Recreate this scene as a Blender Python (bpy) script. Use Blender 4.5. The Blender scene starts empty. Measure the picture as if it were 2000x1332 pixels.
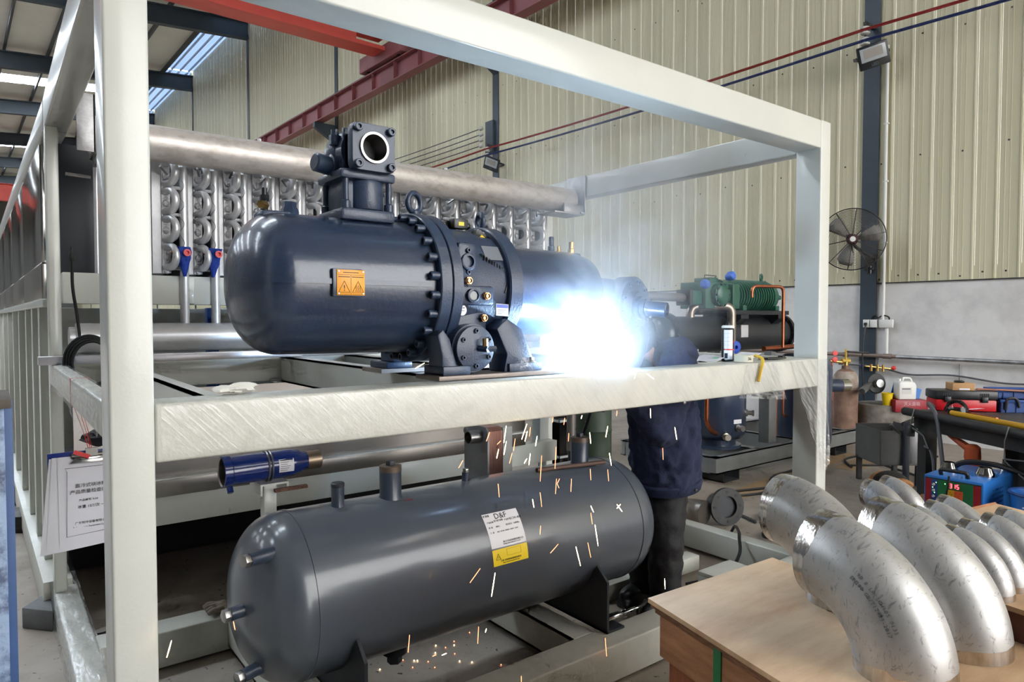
import bpy, bmesh, math, random
from mathutils import Vector, Matrix, Euler
random.seed(7)
R = math.radians
SC = bpy.context.scene
COL = SC.collection

# ---------------------------------------------------------------- camera, world, light, exposure
cam = bpy.data.cameras.new('camera'); CAM = bpy.data.objects.new('camera', cam); COL.objects.link(CAM)
cam.lens = 24.0; cam.sensor_width = 36.0; cam.clip_start = .02; cam.clip_end = 300
CAM.location = (0, 0, 1.56)
CAM.rotation_euler = (R(90) - math.atan(44 / 1333.33), 0, R(-37.5))
SC.camera = CAM
W = bpy.data.worlds.new('world'); SC.world = W; W.use_nodes = True
bgn = W.node_tree.nodes['Background']
bgn.inputs[0].default_value = (1.0, .995, .985, 1); bgn.inputs[1].default_value = 4.0
SC.view_settings.view_transform = 'Standard'; SC.view_settings.look = 'None'
SC.view_settings.gamma = 1.0; SC.view_settings.use_curve_mapping = False
SC.view_settings.exposure = 0.9
SC.cycles.max_bounces = 6; SC.cycles.diffuse_bounces = 3; SC.cycles.glossy_bounces = 3
SC.cycles.transparent_max_bounces = 8; SC.cycles.volume_bounces = 0
SC.cycles.caustics_reflective = False; SC.cycles.caustics_refractive = False
SC.cycles.sample_clamp_indirect = 4.0
SC.cycles.use_adaptive_sampling = True; SC.cycles.adaptive_threshold = .08; SC.cycles.adaptive_min_samples = 10
SC.cycles.volume_step_rate = 3.0; SC.cycles.volume_max_steps = 64
ARC = Vector((1.98, 2.13, 1.385))
SKYLIGHT = 12.0  # glow shared by the skylights in view and the added ones
ARC_POWER = 42.0

# ---------------------------------------------------------------- materials
MATS = {}
def srgb(r, g, b):
    f = lambda c: (c / 255 / 12.92) if c / 255 <= .04045 else ((c / 255 + .055) / 1.055) ** 2.4
    return (f(r), f(g), f(b), 1)
def nd(t, kind, **kw):
    n = t.nodes.new(kind)
    for k, v in kw.items(): setattr(n, k, v)
    return n
def M(name, col, rough=.5, metal=0., var=0., vs=6., bump=0., bs=40., coat=0., col2=None, stretch=(1, 1, 1),
      emit=None, es=0., spec=.5, rvar=0., lo=.35, hi=.7, rand=0., det=6.):
    if name in MATS: return MATS[name]
    m = bpy.data.materials.new(name); m.use_nodes = True; t = m.node_tree
    b = t.nodes['Principled BSDF']
    b.inputs['Base Color'].default_value = col; b.inputs['Roughness'].default_value = rough
    b.inputs['Metallic'].default_value = metal; b.inputs['Specular IOR Level'].default_value = spec
    if coat: b.inputs['Coat Weight'].default_value = coat; b.inputs['Coat Roughness'].default_value = .12
    if emit: b.inputs['Emission Color'].default_value = emit; b.inputs['Emission Strength'].default_value = es
    tc = nd(t, 'ShaderNodeTexCoord'); mp = nd(t, 'ShaderNodeMapping')
    mp.inputs['Scale'].default_value = stretch
    t.links.new(tc.outputs['Object'], mp.inputs[0])
    cur = None
    if var or col2:
        n = nd(t, 'ShaderNodeTexNoise'); n.inputs['Scale'].default_value = vs; n.inputs['Detail'].default_value = det
        n.inputs['Roughness'].default_value = .65
        t.links.new(mp.outputs[0], n.inputs['Vector'])
        r = nd(t, 'ShaderNodeValToRGB'); r.color_ramp.elements[0].position = lo; r.color_ramp.elements[1].position = hi
        c2 = col2 if col2 else tuple(c * (1 - var) for c in col[:3]) + (1,)
        r.color_ramp.elements[0].color = col; r.color_ramp.elements[1].color = c2
        t.links.new(n.outputs[0], r.inputs[0]); cur = r.outputs[0]
        if rvar:
            mr = nd(t, 'ShaderNodeMapRange'); mr.inputs[3].default_value = rough; mr.inputs[4].default_value = rough + rvar
            t.links.new(n.outputs[0], mr.inputs[0]); t.links.new(mr.outputs[0], b.inputs['Roughness'])
    if rand:
        oi = nd(t, 'ShaderNodeObjectInfo'); hs = nd(t, 'ShaderNodeHueSaturation')
        mr = nd(t, 'ShaderNodeMapRange'); mr.inputs[3].default_value = 1 - rand; mr.inputs[4].default_value = 1 + rand
        t.links.new(oi.outputs['Random'], mr.inputs[0]); t.links.new(mr.outputs[0], hs.inputs['Value'])
        if cur: t.links.new(cur, hs.inputs['Color'])
        else: hs.inputs['Color'].default_value = col
        cur = hs.outputs[0]
    if cur: t.links.new(cur, b.inputs['Base Color'])
    if bump:
        n2 = nd(t, 'ShaderNodeTexNoise'); n2.inputs['Scale'].default_value = bs; n2.inputs['Detail'].default_value = 3
        t.links.new(mp.outputs[0], n2.inputs['Vector'])
        bp = nd(t, 'ShaderNodeBump'); bp.inputs['Strength'].default_value = bump; bp.inputs['Distance'].default_value = .01
        t.links.new(n2.outputs[0], bp.inputs['Height']); t.links.new(bp.outputs[0], b.inputs['Normal'])
    MATS[name] = m
    return m

cream = M('cream_paint', srgb(210, 212, 205), .34, var=.06, vs=3., bump=.035, bs=90, coat=.4)
cream_dirty = M('cream_paint_worn', srgb(207, 207, 197), .42, var=.22, vs=9., bump=.12, bs=90, coat=.2, lo=.5, hi=.85)
navy = M('navy_enamel', srgb(42, 56, 80), .3, var=.12, vs=4, bump=.10, bs=60, coat=.5)  # navy lifted so the colour carries the smoke veil over the compressor
navy_cast = M('navy_cast_iron', srgb(46, 61, 86), .42, var=.12, vs=8, bump=.15, bs=140, coat=.25)
slate = M('slate_enamel', srgb(80, 86, 95), .3, var=.07, vs=3, bump=.05, bs=14, coat=.45)
slate_dark = M('slate_dark', srgb(40, 44, 50), .45)
black = M('black_rubber', srgb(22, 22, 24), .5)
blackp = M('black_plastic', srgb(28, 30, 34), .35)
galv = M('galvanised_steel', srgb(176, 176, 178), .42, .75, var=.3, vs=9, bump=.12, bs=30, col2=srgb(120, 118, 118))
pipe_steel = M('weathered_pipe', srgb(214, 208, 203), .42, .4, vs=11, bump=.08, bs=40, col2=srgb(160, 150, 143), lo=.45, hi=.85, stretch=(1, 2, 2))
alu = M('satin_aluminium', srgb(226, 227, 231), .36, .55, var=.12, vs=12)
alu_plate = M('evaporator_sheet', srgb(178, 178, 180), .4, .6, var=.3, vs=5)
weld = M('weld_bead', srgb(232, 232, 236), .28, .7, bump=.6, bs=160)
steel = M('bare_steel', srgb(170, 168, 165), .3, .9, var=.25, vs=10)
stain = M('stainless_mirror', srgb(188, 186, 182), .14, 1., var=.08, vs=3, bump=.04, bs=5)
stain2 = M('stainless_brushed', srgb(170, 165, 160), .3, 1., var=.1, vs=4, bump=.05, bs=6)
dark_steel = M('dark_steel', srgb(62, 62, 62), .5, .4, var=.3, vs=8)
grey_skid = M('grey_skid_paint', srgb(128, 130, 130), .4, .2, var=.2, vs=6)
copper = M('copper', srgb(190, 112, 78), .3, .95, var=.25, vs=20)
brass = M('brass', srgb(196, 160, 96), .28, .95)
red_paint = M('red_crane_paint', srgb(222, 88, 76), .45, var=.12, vs=2)  # red paled so the colour carries the haze in the hall
rail_paint = M('maroon_rail_paint', srgb(148, 86, 90), .55, var=.2, vs=1.2)
col_paint = M('column_paint', srgb(56, 68, 80), .5, var=.18, vs=2.5)
orange = M('orange_plate', srgb(240, 160, 30), .4)
yellow = M('yellow_label', srgb(250, 218, 40), .45)
white = M('white_label', srgb(232, 232, 236), .4)
white_p = M('white_plastic', srgb(228, 228, 224), .4)
paper = M('white_paper', srgb(232, 232, 240), .7, var=.05, vs=4)
ink = M('black_ink', srgb(18, 18, 20), .6)
ink_grey = M('grey_ink', srgb(110, 110, 118), .6)
blue_paint = M('blue_gloss', srgb(24, 44, 110), .2, coat=.6)
blue_rack = M('blue_rack_paint', srgb(66, 104, 158), .5, var=.3, vs=9, bump=.2, bs=60, col2=srgb(120, 84, 70), lo=.5, hi=.66)
blue_weld = M('blue_machine_paint', srgb(44, 118, 200), .35, coat=.2)
blue_bin = M('blue_bin_plastic', srgb(34, 72, 140), .45)
blue_cloth = M('blue_rag', srgb(28, 62, 160), .8, bump=.5, bs=60)
red_cap = M('red_cap', srgb(228, 60, 60), .4)
red_box = M('red_box_paint', srgb(150, 26, 40), .4)
red_tool = M('red_toolbox', srgb(196, 24, 34), .35)
green_c = M('green_cast', srgb(34, 92, 72), .4, bump=.2, bs=60, coat=.2)
green_dark = M('dark_green_paint', srgb(66, 80, 66), .5, var=.2, vs=4)
green_panel = M('green_panel', srgb(24, 104, 60), .4)
strap = M('green_strap', srgb(24, 112, 62), .35)
orange_tool = M('orange_tool', srgb(200, 92, 52), .5)
yellow_p = M('yellow_plastic', srgb(232, 200, 20), .45)
yellow_rod = M('yellow_rod', srgb(214, 160, 30), .45)
rust = M('rusty_cylinder', srgb(146, 116, 98), .7, vs=6, bump=.3, bs=50, col2=srgb(98, 70, 56))
concrete = M('concrete_block', srgb(150, 146, 138), .85, vs=6, bump=.4, bs=30, col2=srgb(104, 96, 88))
concrete2 = M('concrete_wedge', srgb(120, 122, 124), .8, var=.25, vs=9, bump=.3, bs=50)
jacket_m = M('navy_cotton', srgb(28, 36, 66), .85, var=.25, vs=14, bump=.35, bs=220)
trouser_m = M('black_trouser', srgb(20, 20, 23), .75, bump=.3, bs=40)
skin = M('skin', srgb(186, 130, 104), .55)
glove_m = M('worn_glove', srgb(150, 136, 120), .85, vs=20, bump=.4, bs=90, col2=srgb(92, 80, 70))
mask_m = M('welding_mask', srgb(30, 34, 40), .35)
cardboard = M('cardboard', srgb(188, 146, 102), .8)
lamp_body = M('lamp_housing', srgb(24, 28, 34), .4)
lamp_glass = M('lamp_glass', srgb(170, 176, 182), .25)
cable_red = M('red_cable', srgb(150, 36, 36), .5)
cable_blue = M('blue_cable', srgb(34, 48, 104), .5)
wire_grey = M('grey_wire', srgb(84, 84, 88), .5)
wire_brown = M('brown_wire', srgb(88, 70, 70), .5)
ceram = M('ceramic', srgb(196, 196, 192), .25)
string_red = M('red_string', srgb(206, 40, 36), .7)
ply_edge = M('plywood_edge', srgb(150, 104, 72), .8, vs=30, stretch=(1, 1, 8), col2=srgb(96, 62, 46))
crate_w = M('crate_wood', srgb(176, 124, 84), .75, vs=4, stretch=(1.5, 1.5, 9), bump=.2, bs=50, col2=srgb(140, 90, 58))
crate_r = M('crate_wood_red', srgb(164, 98, 62), .75, vs=4, stretch=(9, 9, 1.2), bump=.2, bs=50, col2=srgb(132, 74, 46))
floor_mark = M('floor_marking', srgb(176, 142, 100), .7, vs=6, col2=srgb(138, 126, 112))
led_red = M('led_red', (1, .02, .02, 1), .4, emit=(1, .03, .05, 1), es=7)
led_green = M('led_green', (.1, 1, .1, 1), .4, emit=(.25, 1, .2, 1), es=4)
spark_w = M('spark_hot', (1, .8, .5, 1), .5, emit=(1, .72, .42, 1), es=9)
spark_o = M('spark_cool', (1, .35, .15, 1), .5, emit=(1, .26, .1, 1), es=3.5)
arc_m = M('arc_core', (1, 1, 1, 1), .5, emit=(.75, .88, 1, 1), es=60)
sky_m = M('skylight_and_fill_sheet', (.8, .88, 1, 1), .5, emit=(.80, .90, 1, 1), es=SKYLIGHT)
sky_blue = M('translucent_sheet', (.5, .66, .9, 1), .4, emit=(.34, .52, .86, 1), es=.55)
roof_m = M('roof_sheet', srgb(228, 226, 220), .6, .2, var=.1, vs=.6)
purlin_m = M('purlin_steel', srgb(62, 68, 76), .5)

def mat_special():
    # plywood face
    m = M('plywood_face', srgb(222, 186, 146), .62, vs=1.6, stretch=(1.5, 6, 1), bump=.1, bs=60, col2=srgb(176, 128, 90), lo=.38, hi=.8, det=9.)
    # floor
    f = bpy.data.materials.new('stained_concrete_floor'); f.use_nodes = True; t = f.node_tree; b = t.nodes['Principled BSDF']
    tc = nd(t, 'ShaderNodeTexCoord')
    def noise(s, d=8, r=.6):
        n = nd(t, 'ShaderNodeTexNoise'); n.inputs['Scale'].default_value = s; n.inputs['Detail'].default_value = d
        n.inputs['Roughness'].default_value = r; t.links.new(tc.outputs['Object'], n.inputs['Vector']); return n
    def ramp(n, p0, c0, p1, c1):
        r = nd(t, 'ShaderNodeValToRGB'); r.color_ramp.elements[0].position = p0; r.color_ramp.elements[1].position = p1
        r.color_ramp.elements[0].color = c0; r.color_ramp.elements[1].color = c1
        t.links.new(n.outputs[0], r.inputs[0]); return r
    r1 = ramp(noise(.6), .35, srgb(172, 164, 153), .68, srgb(128, 113, 99))
    r2 = ramp(noise(3, 10, .7), .5, (0, 0, 0, 1), .95, (1, 1, 1, 1))
    mx = nd(t, 'ShaderNodeMix', data_type='RGBA'); mx.inputs['B'].default_value = srgb(100, 86, 76)
    t.links.new(r2.outputs[0], mx.inputs['Factor']); t.links.new(r1.outputs[0], mx.inputs['A'])
    r3 = ramp(noise(26, 4, .5), .66, (0, 0, 0, 1), .7, (1, 1, 1, 1))
    mx2 = nd(t, 'ShaderNodeMix', data_type='RGBA'); mx2.inputs['B'].default_value = srgb(56, 50, 48)
    t.links.new(r3.outputs[0], mx2.inputs['Factor']); t.links.new(mx.outputs['Result'], mx2.inputs['A'])
    t.links.new(mx2.outputs['Result'], b.inputs['Base Color'])
    b.inputs['Roughness'].default_value = .62
    bp = nd(t, 'ShaderNodeBump'); bp.inputs['Strength'].default_value = .2; bp.inputs['Distance'].default_value = .01
    t.links.new(noise(30).outputs[0], bp.inputs['Height']); t.links.new(bp.outputs[0], b.inputs['Normal'])
    MATS['floor'] = f
    # rolled elbow steel with scuffs
    e = bpy.data.materials.new('scuffed_elbow_steel'); e.use_nodes = True; t = e.node_tree; b = t.nodes['Principled BSDF']
    tc = nd(t, 'ShaderNodeTexCoord')
    n1 = noise(7, 5); r1 = ramp(n1, .35, srgb(190, 189, 187), .7, srgb(156, 155, 154))
    mp = nd(t, 'ShaderNodeMapping'); mp.inputs['Scale'].default_value = (20, 75, 30); mp.inputs['Rotation'].default_value = (.5, .4, .6)
    t.links.new(tc.outputs['Object'], mp.inputs[0])
    n2 = nd(t, 'ShaderNodeTexNoise'); n2.inputs['Scale'].default_value = 1.; n2.inputs['Detail'].default_value = 6; n2.inputs['Roughness'].default_value = .75
    n2.inputs['Distortion'].default_value = 1.6
    t.links.new(mp.outputs[0], n2.inputs['Vector'])
    r2 = ramp(n2, .55, (0, 0, 0, 1), .68, (1, 1, 1, 1))
    mx = nd(t, 'ShaderNodeMix', data_type='RGBA'); mx.inputs['B'].default_value = srgb(92, 92, 96)
    mul = nd(t, 'ShaderNodeMath', operation='MULTIPLY'); mul.inputs[1].default_value = .75
    t.links.new(r2.outputs[0], mul.inputs[0]); t.links.new(mul.outputs[0], mx.inputs['Factor']); t.links.new(r1.outputs[0], mx.inputs['A'])
    t.links.new(mx.outputs['Result'], b.inputs['Base Color'])
    b.inputs['Metallic'].default_value = .6; b.inputs['Roughness'].default_value = .42
    MATS['elbow'] = e
    # polished end
    p = M('polished_elbow_end', srgb(206, 202, 198), .16, 1., var=.3, vs=9, stretch=(8, 8, 1), bump=.1, bs=14)
    # cladding panel
    w = bpy.data.materials.new('olive_cladding'); w.use_nodes = True; t = w.node_tree; b = t.nodes['Principled BSDF']
    tc = nd(t, 'ShaderNodeTexCoord'); geo = nd(t, 'ShaderNodeNewGeometry')
    mp = nd(t, 'ShaderNodeMapping'); mp.inputs['Scale'].default_value = (5, 5, .12); t.links.new(geo.outputs['Position'], mp.inputs[0])
    n = nd(t, 'ShaderNodeTexNoise'); n.inputs['Scale'].default_value = 1.2; n.inputs['Detail'].default_value = 4; t.links.new(mp.outputs[0], n.inputs['Vector'])
    r1 = ramp(n, .35, srgb(210, 204, 174), .72, srgb(196, 190, 158))
    oi = nd(t, 'ShaderNodeObjectInfo'); hs = nd(t, 'ShaderNodeHueSaturation'); mr = nd(t, 'ShaderNodeMapRange')
    mr.inputs[3].default_value = .95; mr.inputs[4].default_value = 1.05
    t.links.new(oi.outputs['Random'], mr.inputs[0]); t.links.new(mr.outputs[0], hs.inputs['Value']); t.links.new(r1.outputs[0], hs.inputs['Color'])
    t.links.new(hs.outputs[0], b.inputs['Base Color']); b.inputs['Roughness'].default_value = .55
    MATS['clad'] = w
    # plaster
    M('whitewashed_plaster', srgb(226, 224, 222), .8, vs=1.6, bump=.25, bs=9, col2=srgb(184, 182, 180), lo=.45, hi=.8)
    # transparent film
    g = bpy.data.materials.new('stretch_film'); g.use_nodes = True; t = g.node_tree; t.nodes.remove(t.nodes['Principled BSDF'])
    out = t.nodes['Material Output']; tc = nd(t, 'ShaderNodeTexCoord')
    mp = nd(t, 'ShaderNodeMapping'); mp.vector_type = 'TEXTURE'; mp.inputs['Scale'].default_value = (.010, .05, .16); mp.inputs['Rotation'].default_value = (0, -.75, 0)
    t.links.new(tc.outputs['Object'], mp.inputs[0])
    n = nd(t, 'ShaderNodeTexNoise'); n.inputs['Scale'].default_value = 1.; n.inputs['Detail'].default_value = 5; n.inputs['Distortion'].default_value = .5
    t.links.new(mp.outputs[0], n.inputs['Vector'])
    bp = nd(t, 'ShaderNodeBump'); bp.inputs['Strength'].default_value = .3; bp.inputs['Distance'].default_value = .01; t.links.new(n.outputs[0], bp.inputs['Height'])
    tr = nd(t, 'ShaderNodeBsdfTransparent'); gl = nd(t, 'ShaderNodeBsdfGlossy'); gl.inputs['Roughness'].default_value = .12
    df = nd(t, 'ShaderNodeBsdfDiffuse'); df.inputs[0].default_value = (.8, .82, .82, 1)
    t.links.new(bp.outputs[0], gl.inputs['Normal']); t.links.new(bp.outputs[0], df.inputs['Normal'])
    m1 = nd(t, 'ShaderNodeMixShader'); m1.inputs[0].default_value = .4; t.links.new(gl.outputs[0], m1.inputs[1]); t.links.new(df.outputs[0], m1.inputs[2])
    rr = ramp(n, .42, (.02, .02, .02, 1), .75, (.20, .20, .20, 1))
    m2 = nd(t, 'ShaderNodeMixShader'); t.links.new(rr.outputs[0], m2.inputs[0]); t.links.new(tr.outputs[0], m2.inputs[1]); t.links.new(m1.outputs[0], m2.inputs[2])
    t.links.new(m2.outputs[0], out.inputs[0]); MATS['film'] = g
    g2 = g.copy(); g2.name = 'loose_film'; MATS['film2'] = g2
    for q in g2.node_tree.nodes:
        if q.bl_idname == 'ShaderNodeValToRGB': q.color_ramp.elements[0].color = (.10, .10, .10, 1); q.color_ramp.elements[1].color = (.55, .55, .55, 1)
    # clear visor / boxes
    g = bpy.data.materials.new('clear_plastic'); g.use_nodes = True; t = g.node_tree; t.nodes.remove(t.nodes['Principled BSDF'])
    out = t.nodes['Material Output']; tr = nd(t, 'ShaderNodeBsdfTransparent'); tr.inputs[0].default_value = (.82, .84, .86, 1)
    gl = nd(t, 'ShaderNodeBsdfGlossy'); gl.inputs['Roughness'].default_value = .08
    lw = nd(t, 'ShaderNodeFresnel'); lw.inputs[0].default_value = 1.5
    m2 = nd(t, 'ShaderNodeMixShader'); t.links.new(lw.outputs[0], m2.inputs[0]); t.links.new(tr.outputs[0], m2.inputs[1]); t.links.new(gl.outputs[0], m2.inputs[2])
    t.links.new(m2.outputs[0], out.inputs[0]); MATS['clear'] = g
mat_special()
ply = MATS['plywood_face']; polished = MATS['polished_elbow_end']; plaster = MATS['whitewashed_plaster']
film = MATS['film']; clear = MATS['clear']; elbow_m = MATS['elbow']; clad = MATS['clad']

# ---------------------------------------------------------------- geometry helpers
V = Vector
def ortho(ax):
    ax = V(ax).normalized()
    h = V((0, 0, 1)) if abs(ax.z) < .9 else V((1, 0, 0))
    u = h.cross(ax).normalized(); return ax, u, ax.cross(u)
def frame(o, ex, ey):
    ex = V(ex).normalized(); ey = V(ey); ey = (ey - ex * ey.dot(ex)).normalized(); ez = ex.cross(ey)
    return Matrix(((ex.x, ey.x, ez.x, o[0]), (ex.y, ey.y, ez.y, o[1]), (ex.z, ey.z, ez.z, o[2]), (0, 0, 0, 1)))
class G:
    def __init__(s): s.v = []; s.f = []
    def add(s, vs, fs, mx=None):
        k = len(s.v)
        s.v += [tuple(mx @ V(p)) for p in vs] if mx else [tuple(p) for p in vs]
        s.f += [tuple(i + k for i in f) for f in fs]; return s
    def box(s, a, b, mx=None):
        (x0, y0, z0), (x1, y1, z1) = a, b
        return s.add([(x0, y0, z0), (x1, y0, z0), (x1, y1, z0), (x0, y1, z0), (x0, y0, z1), (x1, y0, z1), (x1, y1, z1), (x0, y1, z1)],
                     [(0, 3, 2, 1), (4, 5, 6, 7), (0, 1, 5, 4), (1, 2, 6, 5), (2, 3, 7, 6), (3, 0, 4, 7)], mx)
    def lathe(s, o, ax, prof, n=32, cap=True):
        ax, u, w = ortho(ax); o = V(o); vs = []; fs = []; rings = []
        for t, r in prof:
            if r < 1e-6: vs.append(o + ax * t); rings.append([len(vs) - 1])
            else:
                k = len(vs)
                for i in range(n):
                    a = 2 * math.pi * i / n; vs.append(o + ax * t + (u * math.cos(a) + w * math.sin(a)) * r)
                rings.append(list(range(k, k + n)))
        for A, B in zip(rings, rings[1:]):
            for i in range(n):
                j = (i + 1) % n
                if len(A) == 1 and len(B) == 1: continue
                if len(A) == 1: fs.append((A[0], B[j], B[i]))
                elif len(B) == 1: fs.append((A[i], A[j], B[0]))
                else: fs.append((A[i], A[j], B[j], B[i]))
        if cap:
            if len(rings[0]) > 1: fs.append(tuple(reversed(rings[0])))
            if len(rings[-1]) > 1: fs.append(tuple(rings[-1]))
        return s.add(vs, fs)
    def cyl(s, a, b, r, r2=None, n=16, cap=True):
        a = V(a); b = V(b); L = (b - a).length
        return s.lathe(a, b - a, [(0, r), (L, r if r2 is None else r2)], n, cap)
    def tube(s, pts, r, n=8, closed=False):
        pts = [V(p) for p in pts]; m = len(pts); rs = r if isinstance(r, (list, tuple)) else [r] * m
        up = None; rings = []; vs = []; fs = []
        for i, p in enumerate(pts):
            d = (pts[(i + 1) % m] - pts[i - 1]) if closed else (pts[min(i + 1, m - 1)] - pts[max(i - 1, 0)])
            d.normalize()
            if up is None: _, u, w = ortho(d)
            else:
                u = (up - d * up.dot(d)).normalized(); w = d.cross(u)
            up = u; k = len(vs)
            for j in range(n):
                a = 2 * math.pi * j / n; vs.append(p + (u * math.cos(a) + w * math.sin(a)) * rs[i])
            rings.append(k)
        segs = list(zip(rings, rings[1:])) + ([(rings[-1], rings[0])] if closed else [])
        for A, B in segs:
            for j in range(n):
                q = (j + 1) % n; fs.append((A + j, A + q, B + q, B + j))
        if not closed:
            fs.append(tuple(reversed(range(rings[0], rings[0] + n)))); fs.append(tuple(range(rings[-1], rings[-1] + n)))
        return s.add(vs, fs)
    def prism(s, poly, mx, d):
        n = len(poly)
        vs = [(x, y, 0) for x, y in poly] + [(x, y, d) for x, y in poly]
        fs = [tuple(reversed(range(n))), tuple(range(n, 2 * n))] + [(i, (i + 1) % n, n + (i + 1) % n, n + i) for i in range(n)]
        return s.add(vs, fs, mx)
    def sph(s, c, r, n=16, sc=(1, 1, 1)):
        pr = [(-math.cos(math.pi * i / (n // 2)), math.sin(math.pi * i / (n // 2))) for i in range(n // 2 + 1)]
        g = G().lathe((0, 0, 0), (0, 0, 1), pr, n)
        return s.add([(c[0] + x * r * sc[0], c[1] + y * r * sc[1], c[2] + z * r * sc[2]) for x, y, z in g.v], g.f)
    def torus(s, c, ax, RR, r, N=24, n=8, a0=0, a1=2 * math.pi):
        ax, u, w = ortho(ax); c = V(c); full = abs(a1 - a0 - 2 * math.pi) < 1e-6
        m = N if full else N + 1
        return s.tube([c + (u * math.cos(a0 + (a1 - a0) * i / N) + w * math.sin(a0 + (a1 - a0) * i / N)) * RR for i in range(m)], r, n, full)
    def mesh(s, name, smooth=38, bev=0, seg=2):
        me = bpy.data.meshes.new(name); me.from_pydata(s.v, [], s.f)
        bm = bmesh.new(); bm.from_mesh(me)
        bmesh.ops.recalc_face_normals(bm, faces=bm.faces)
        if bev:
            ed = [e for e in bm.edges if len(e.link_faces) == 2 and e.calc_face_angle() > .5]
            bmesh.ops.bevel(bm, geom=ed, offset=bev, segments=seg, profile=.5, affect='EDGES', clamp_overlap=True)
        bm.to_mesh(me); bm.free()
        if smooth: me.shade_smooth(); me.set_sharp_from_angle(angle=R(smooth))
        return me
    def build(s, name, mat, parent=None, bev=0, smooth=38, seg=2, label=None):
        return put(s.mesh(name, smooth, bev, seg), name, mat, parent, None, label)
def par(o, p):
    o.parent = p; o.matrix_parent_inverse = p.matrix_basis.inverted()
def put(me, name, mat, parent=None, mx=None, label=None):
    if mat and not me.materials: me.materials.append(mat)
    o = bpy.data.objects.new(name, me); COL.objects.link(o)
    if mx: o.matrix_basis = mx
    if parent: par(o, parent)
    if label: o['label'] = label
    return o
def tag(o, label, cat, group=None, kind=None):
    o['label'] = label; o['category'] = cat
    if group: o['group'] = group
    if kind: o['kind'] = kind
    return o
def thing(name, label, cat, loc=(0, 0, 0), group=None, kind=None):
    o = bpy.data.objects.new(name, None); COL.objects.link(o); o.matrix_basis = Matrix.Translation(loc); o.empty_display_size = .1
    return tag(o, label, cat, group, kind)
def dup(root, mx, label=None):
    def rec(o, p):
        c = o.copy(); COL.objects.link(c)
        if p: c.parent = p
        for ch in list(o.children): rec(ch, c)
        return c
    r = rec(root, None); r.matrix_basis = mx @ root.matrix_basis
    if label: r['label'] = label
    return r
def text(s, size, o, ex, ey, mat, parent=None, name='lettering', align='CENTER', ext=.0004, sx=1., label=None):
    cu = bpy.data.curves.new('t', 'FONT'); cu.body = s; cu.size = size; cu.align_x = align; cu.align_y = 'CENTER'; cu.extrude = ext
    cu.resolution_u = 2
    ob = bpy.data.objects.new('t', cu); COL.objects.link(ob)
    dg = bpy.context.evaluated_depsgraph_get(); me = bpy.data.meshes.new_from_object(ob.evaluated_get(dg))
    bpy.data.objects.remove(ob); me.transform(frame(o, ex, ey) @ Matrix.Diagonal((sx, 1, 1, 1)))
    me.materials.clear(); me.name = name
    return put(me, name, mat, parent, None, label)
def hexpoly(r): return [(r * math.cos(math.pi / 3 * i), r * math.sin(math.pi / 3 * i)) for i in range(6)]
def socket_bolt(r=.012, h=.02):   # cap screw, head along +z
    g = G().lathe((0, 0, 0), (0, 0, 1), [(-.004, r), (h - .002, r), (h, r - .002), (h, r * .55), (h - .008, r * .5), (h - .008, 0)], 10)
    return g.mesh('bolt')
def hex_bolt(r=.012, h=.012):
    return G().prism(hexpoly(r), Matrix(), h).lathe((0, 0, -.003), (0, 0, 1), [(0, r * 1.4), (.003, r * 1.4)], 12).mesh('bolt', bev=.001, seg=1)
def toz(o, z):                    # matrix placing local z along z
    z, u, w = ortho(z)
    return Matrix(((u.x, w.x, z.x, o[0]), (u.y, w.y, z.y, o[1]), (u.z, w.z, z.z, o[2]), (0, 0, 0, 1)))
def bez(pts, n=10):               # catmull-rom through points
    P = [V(p) for p in pts]; P = [P[0] * 2 - P[1]] + P + [P[-1] * 2 - P[-2]]; out = []
    for i in range(1, len(P) - 2):
        for k in range(n):
            t = k / n; a, b, c, d = P[i - 1], P[i], P[i + 1], P[i + 2]
            out.append(.5 * ((2 * b) + (c - a) * t + (2 * a - 5 * b + 4 * c - d) * t * t + (3 * b - a - 3 * c + d) * t ** 3))
    out.append(P[-2]); return out
def fillet(pts, r, n=6):          # polyline with rounded corners
    P = [V(p) for p in pts]; out = [P[0]]
    for i in range(1, len(P) - 1):
        a = (P[i - 1] - P[i]).normalized(); b = (P[i + 1] - P[i]).normalized()
        for k in range(n + 1):
            t = k / n; p0 = P[i] + a * r; p2 = P[i] + b * r
            out.append(p0 * (1 - t) ** 2 + P[i] * 2 * t * (1 - t) + p2 * t * t)
    out.append(P[-1]); return out

# ---------------------------------------------------------------- the hall
WA = R(2.03); BM = Matrix.Translation((9.425, 4.348, 0)) @ Matrix.Rotation(WA, 4, 'Z')   # local: x = -distance off wall, y along wall
def B(n, s, z): return BM @ V((-n, s, z))
S0, S1, NW = -12.0, 74.0, 26.0
fl = G().add([(-40, -30, 0), (14, -30, 0), (14, 90, 0), (-40, 90, 0)], [(0, 1, 2, 3)]).build('floor', MATS['floor']); tag(fl, 'stained grey brown concrete factory floor', 'floor', kind='structure')
def fmark(poly, lab=None):
    return G().prism(poly, Matrix.Translation((0, 0, .0005)), .0015).build('floor_marking', floor_mark, fl, smooth=0)
for poly in ([(4.30, 3.55), (4.42, 3.35), (7.9, 3.75), (7.9, 3.95)], [(7.0, 3.35), (8.6, 3.5), (8.55, 3.75), (7.0, 3.6)]): fmark(poly)

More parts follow.
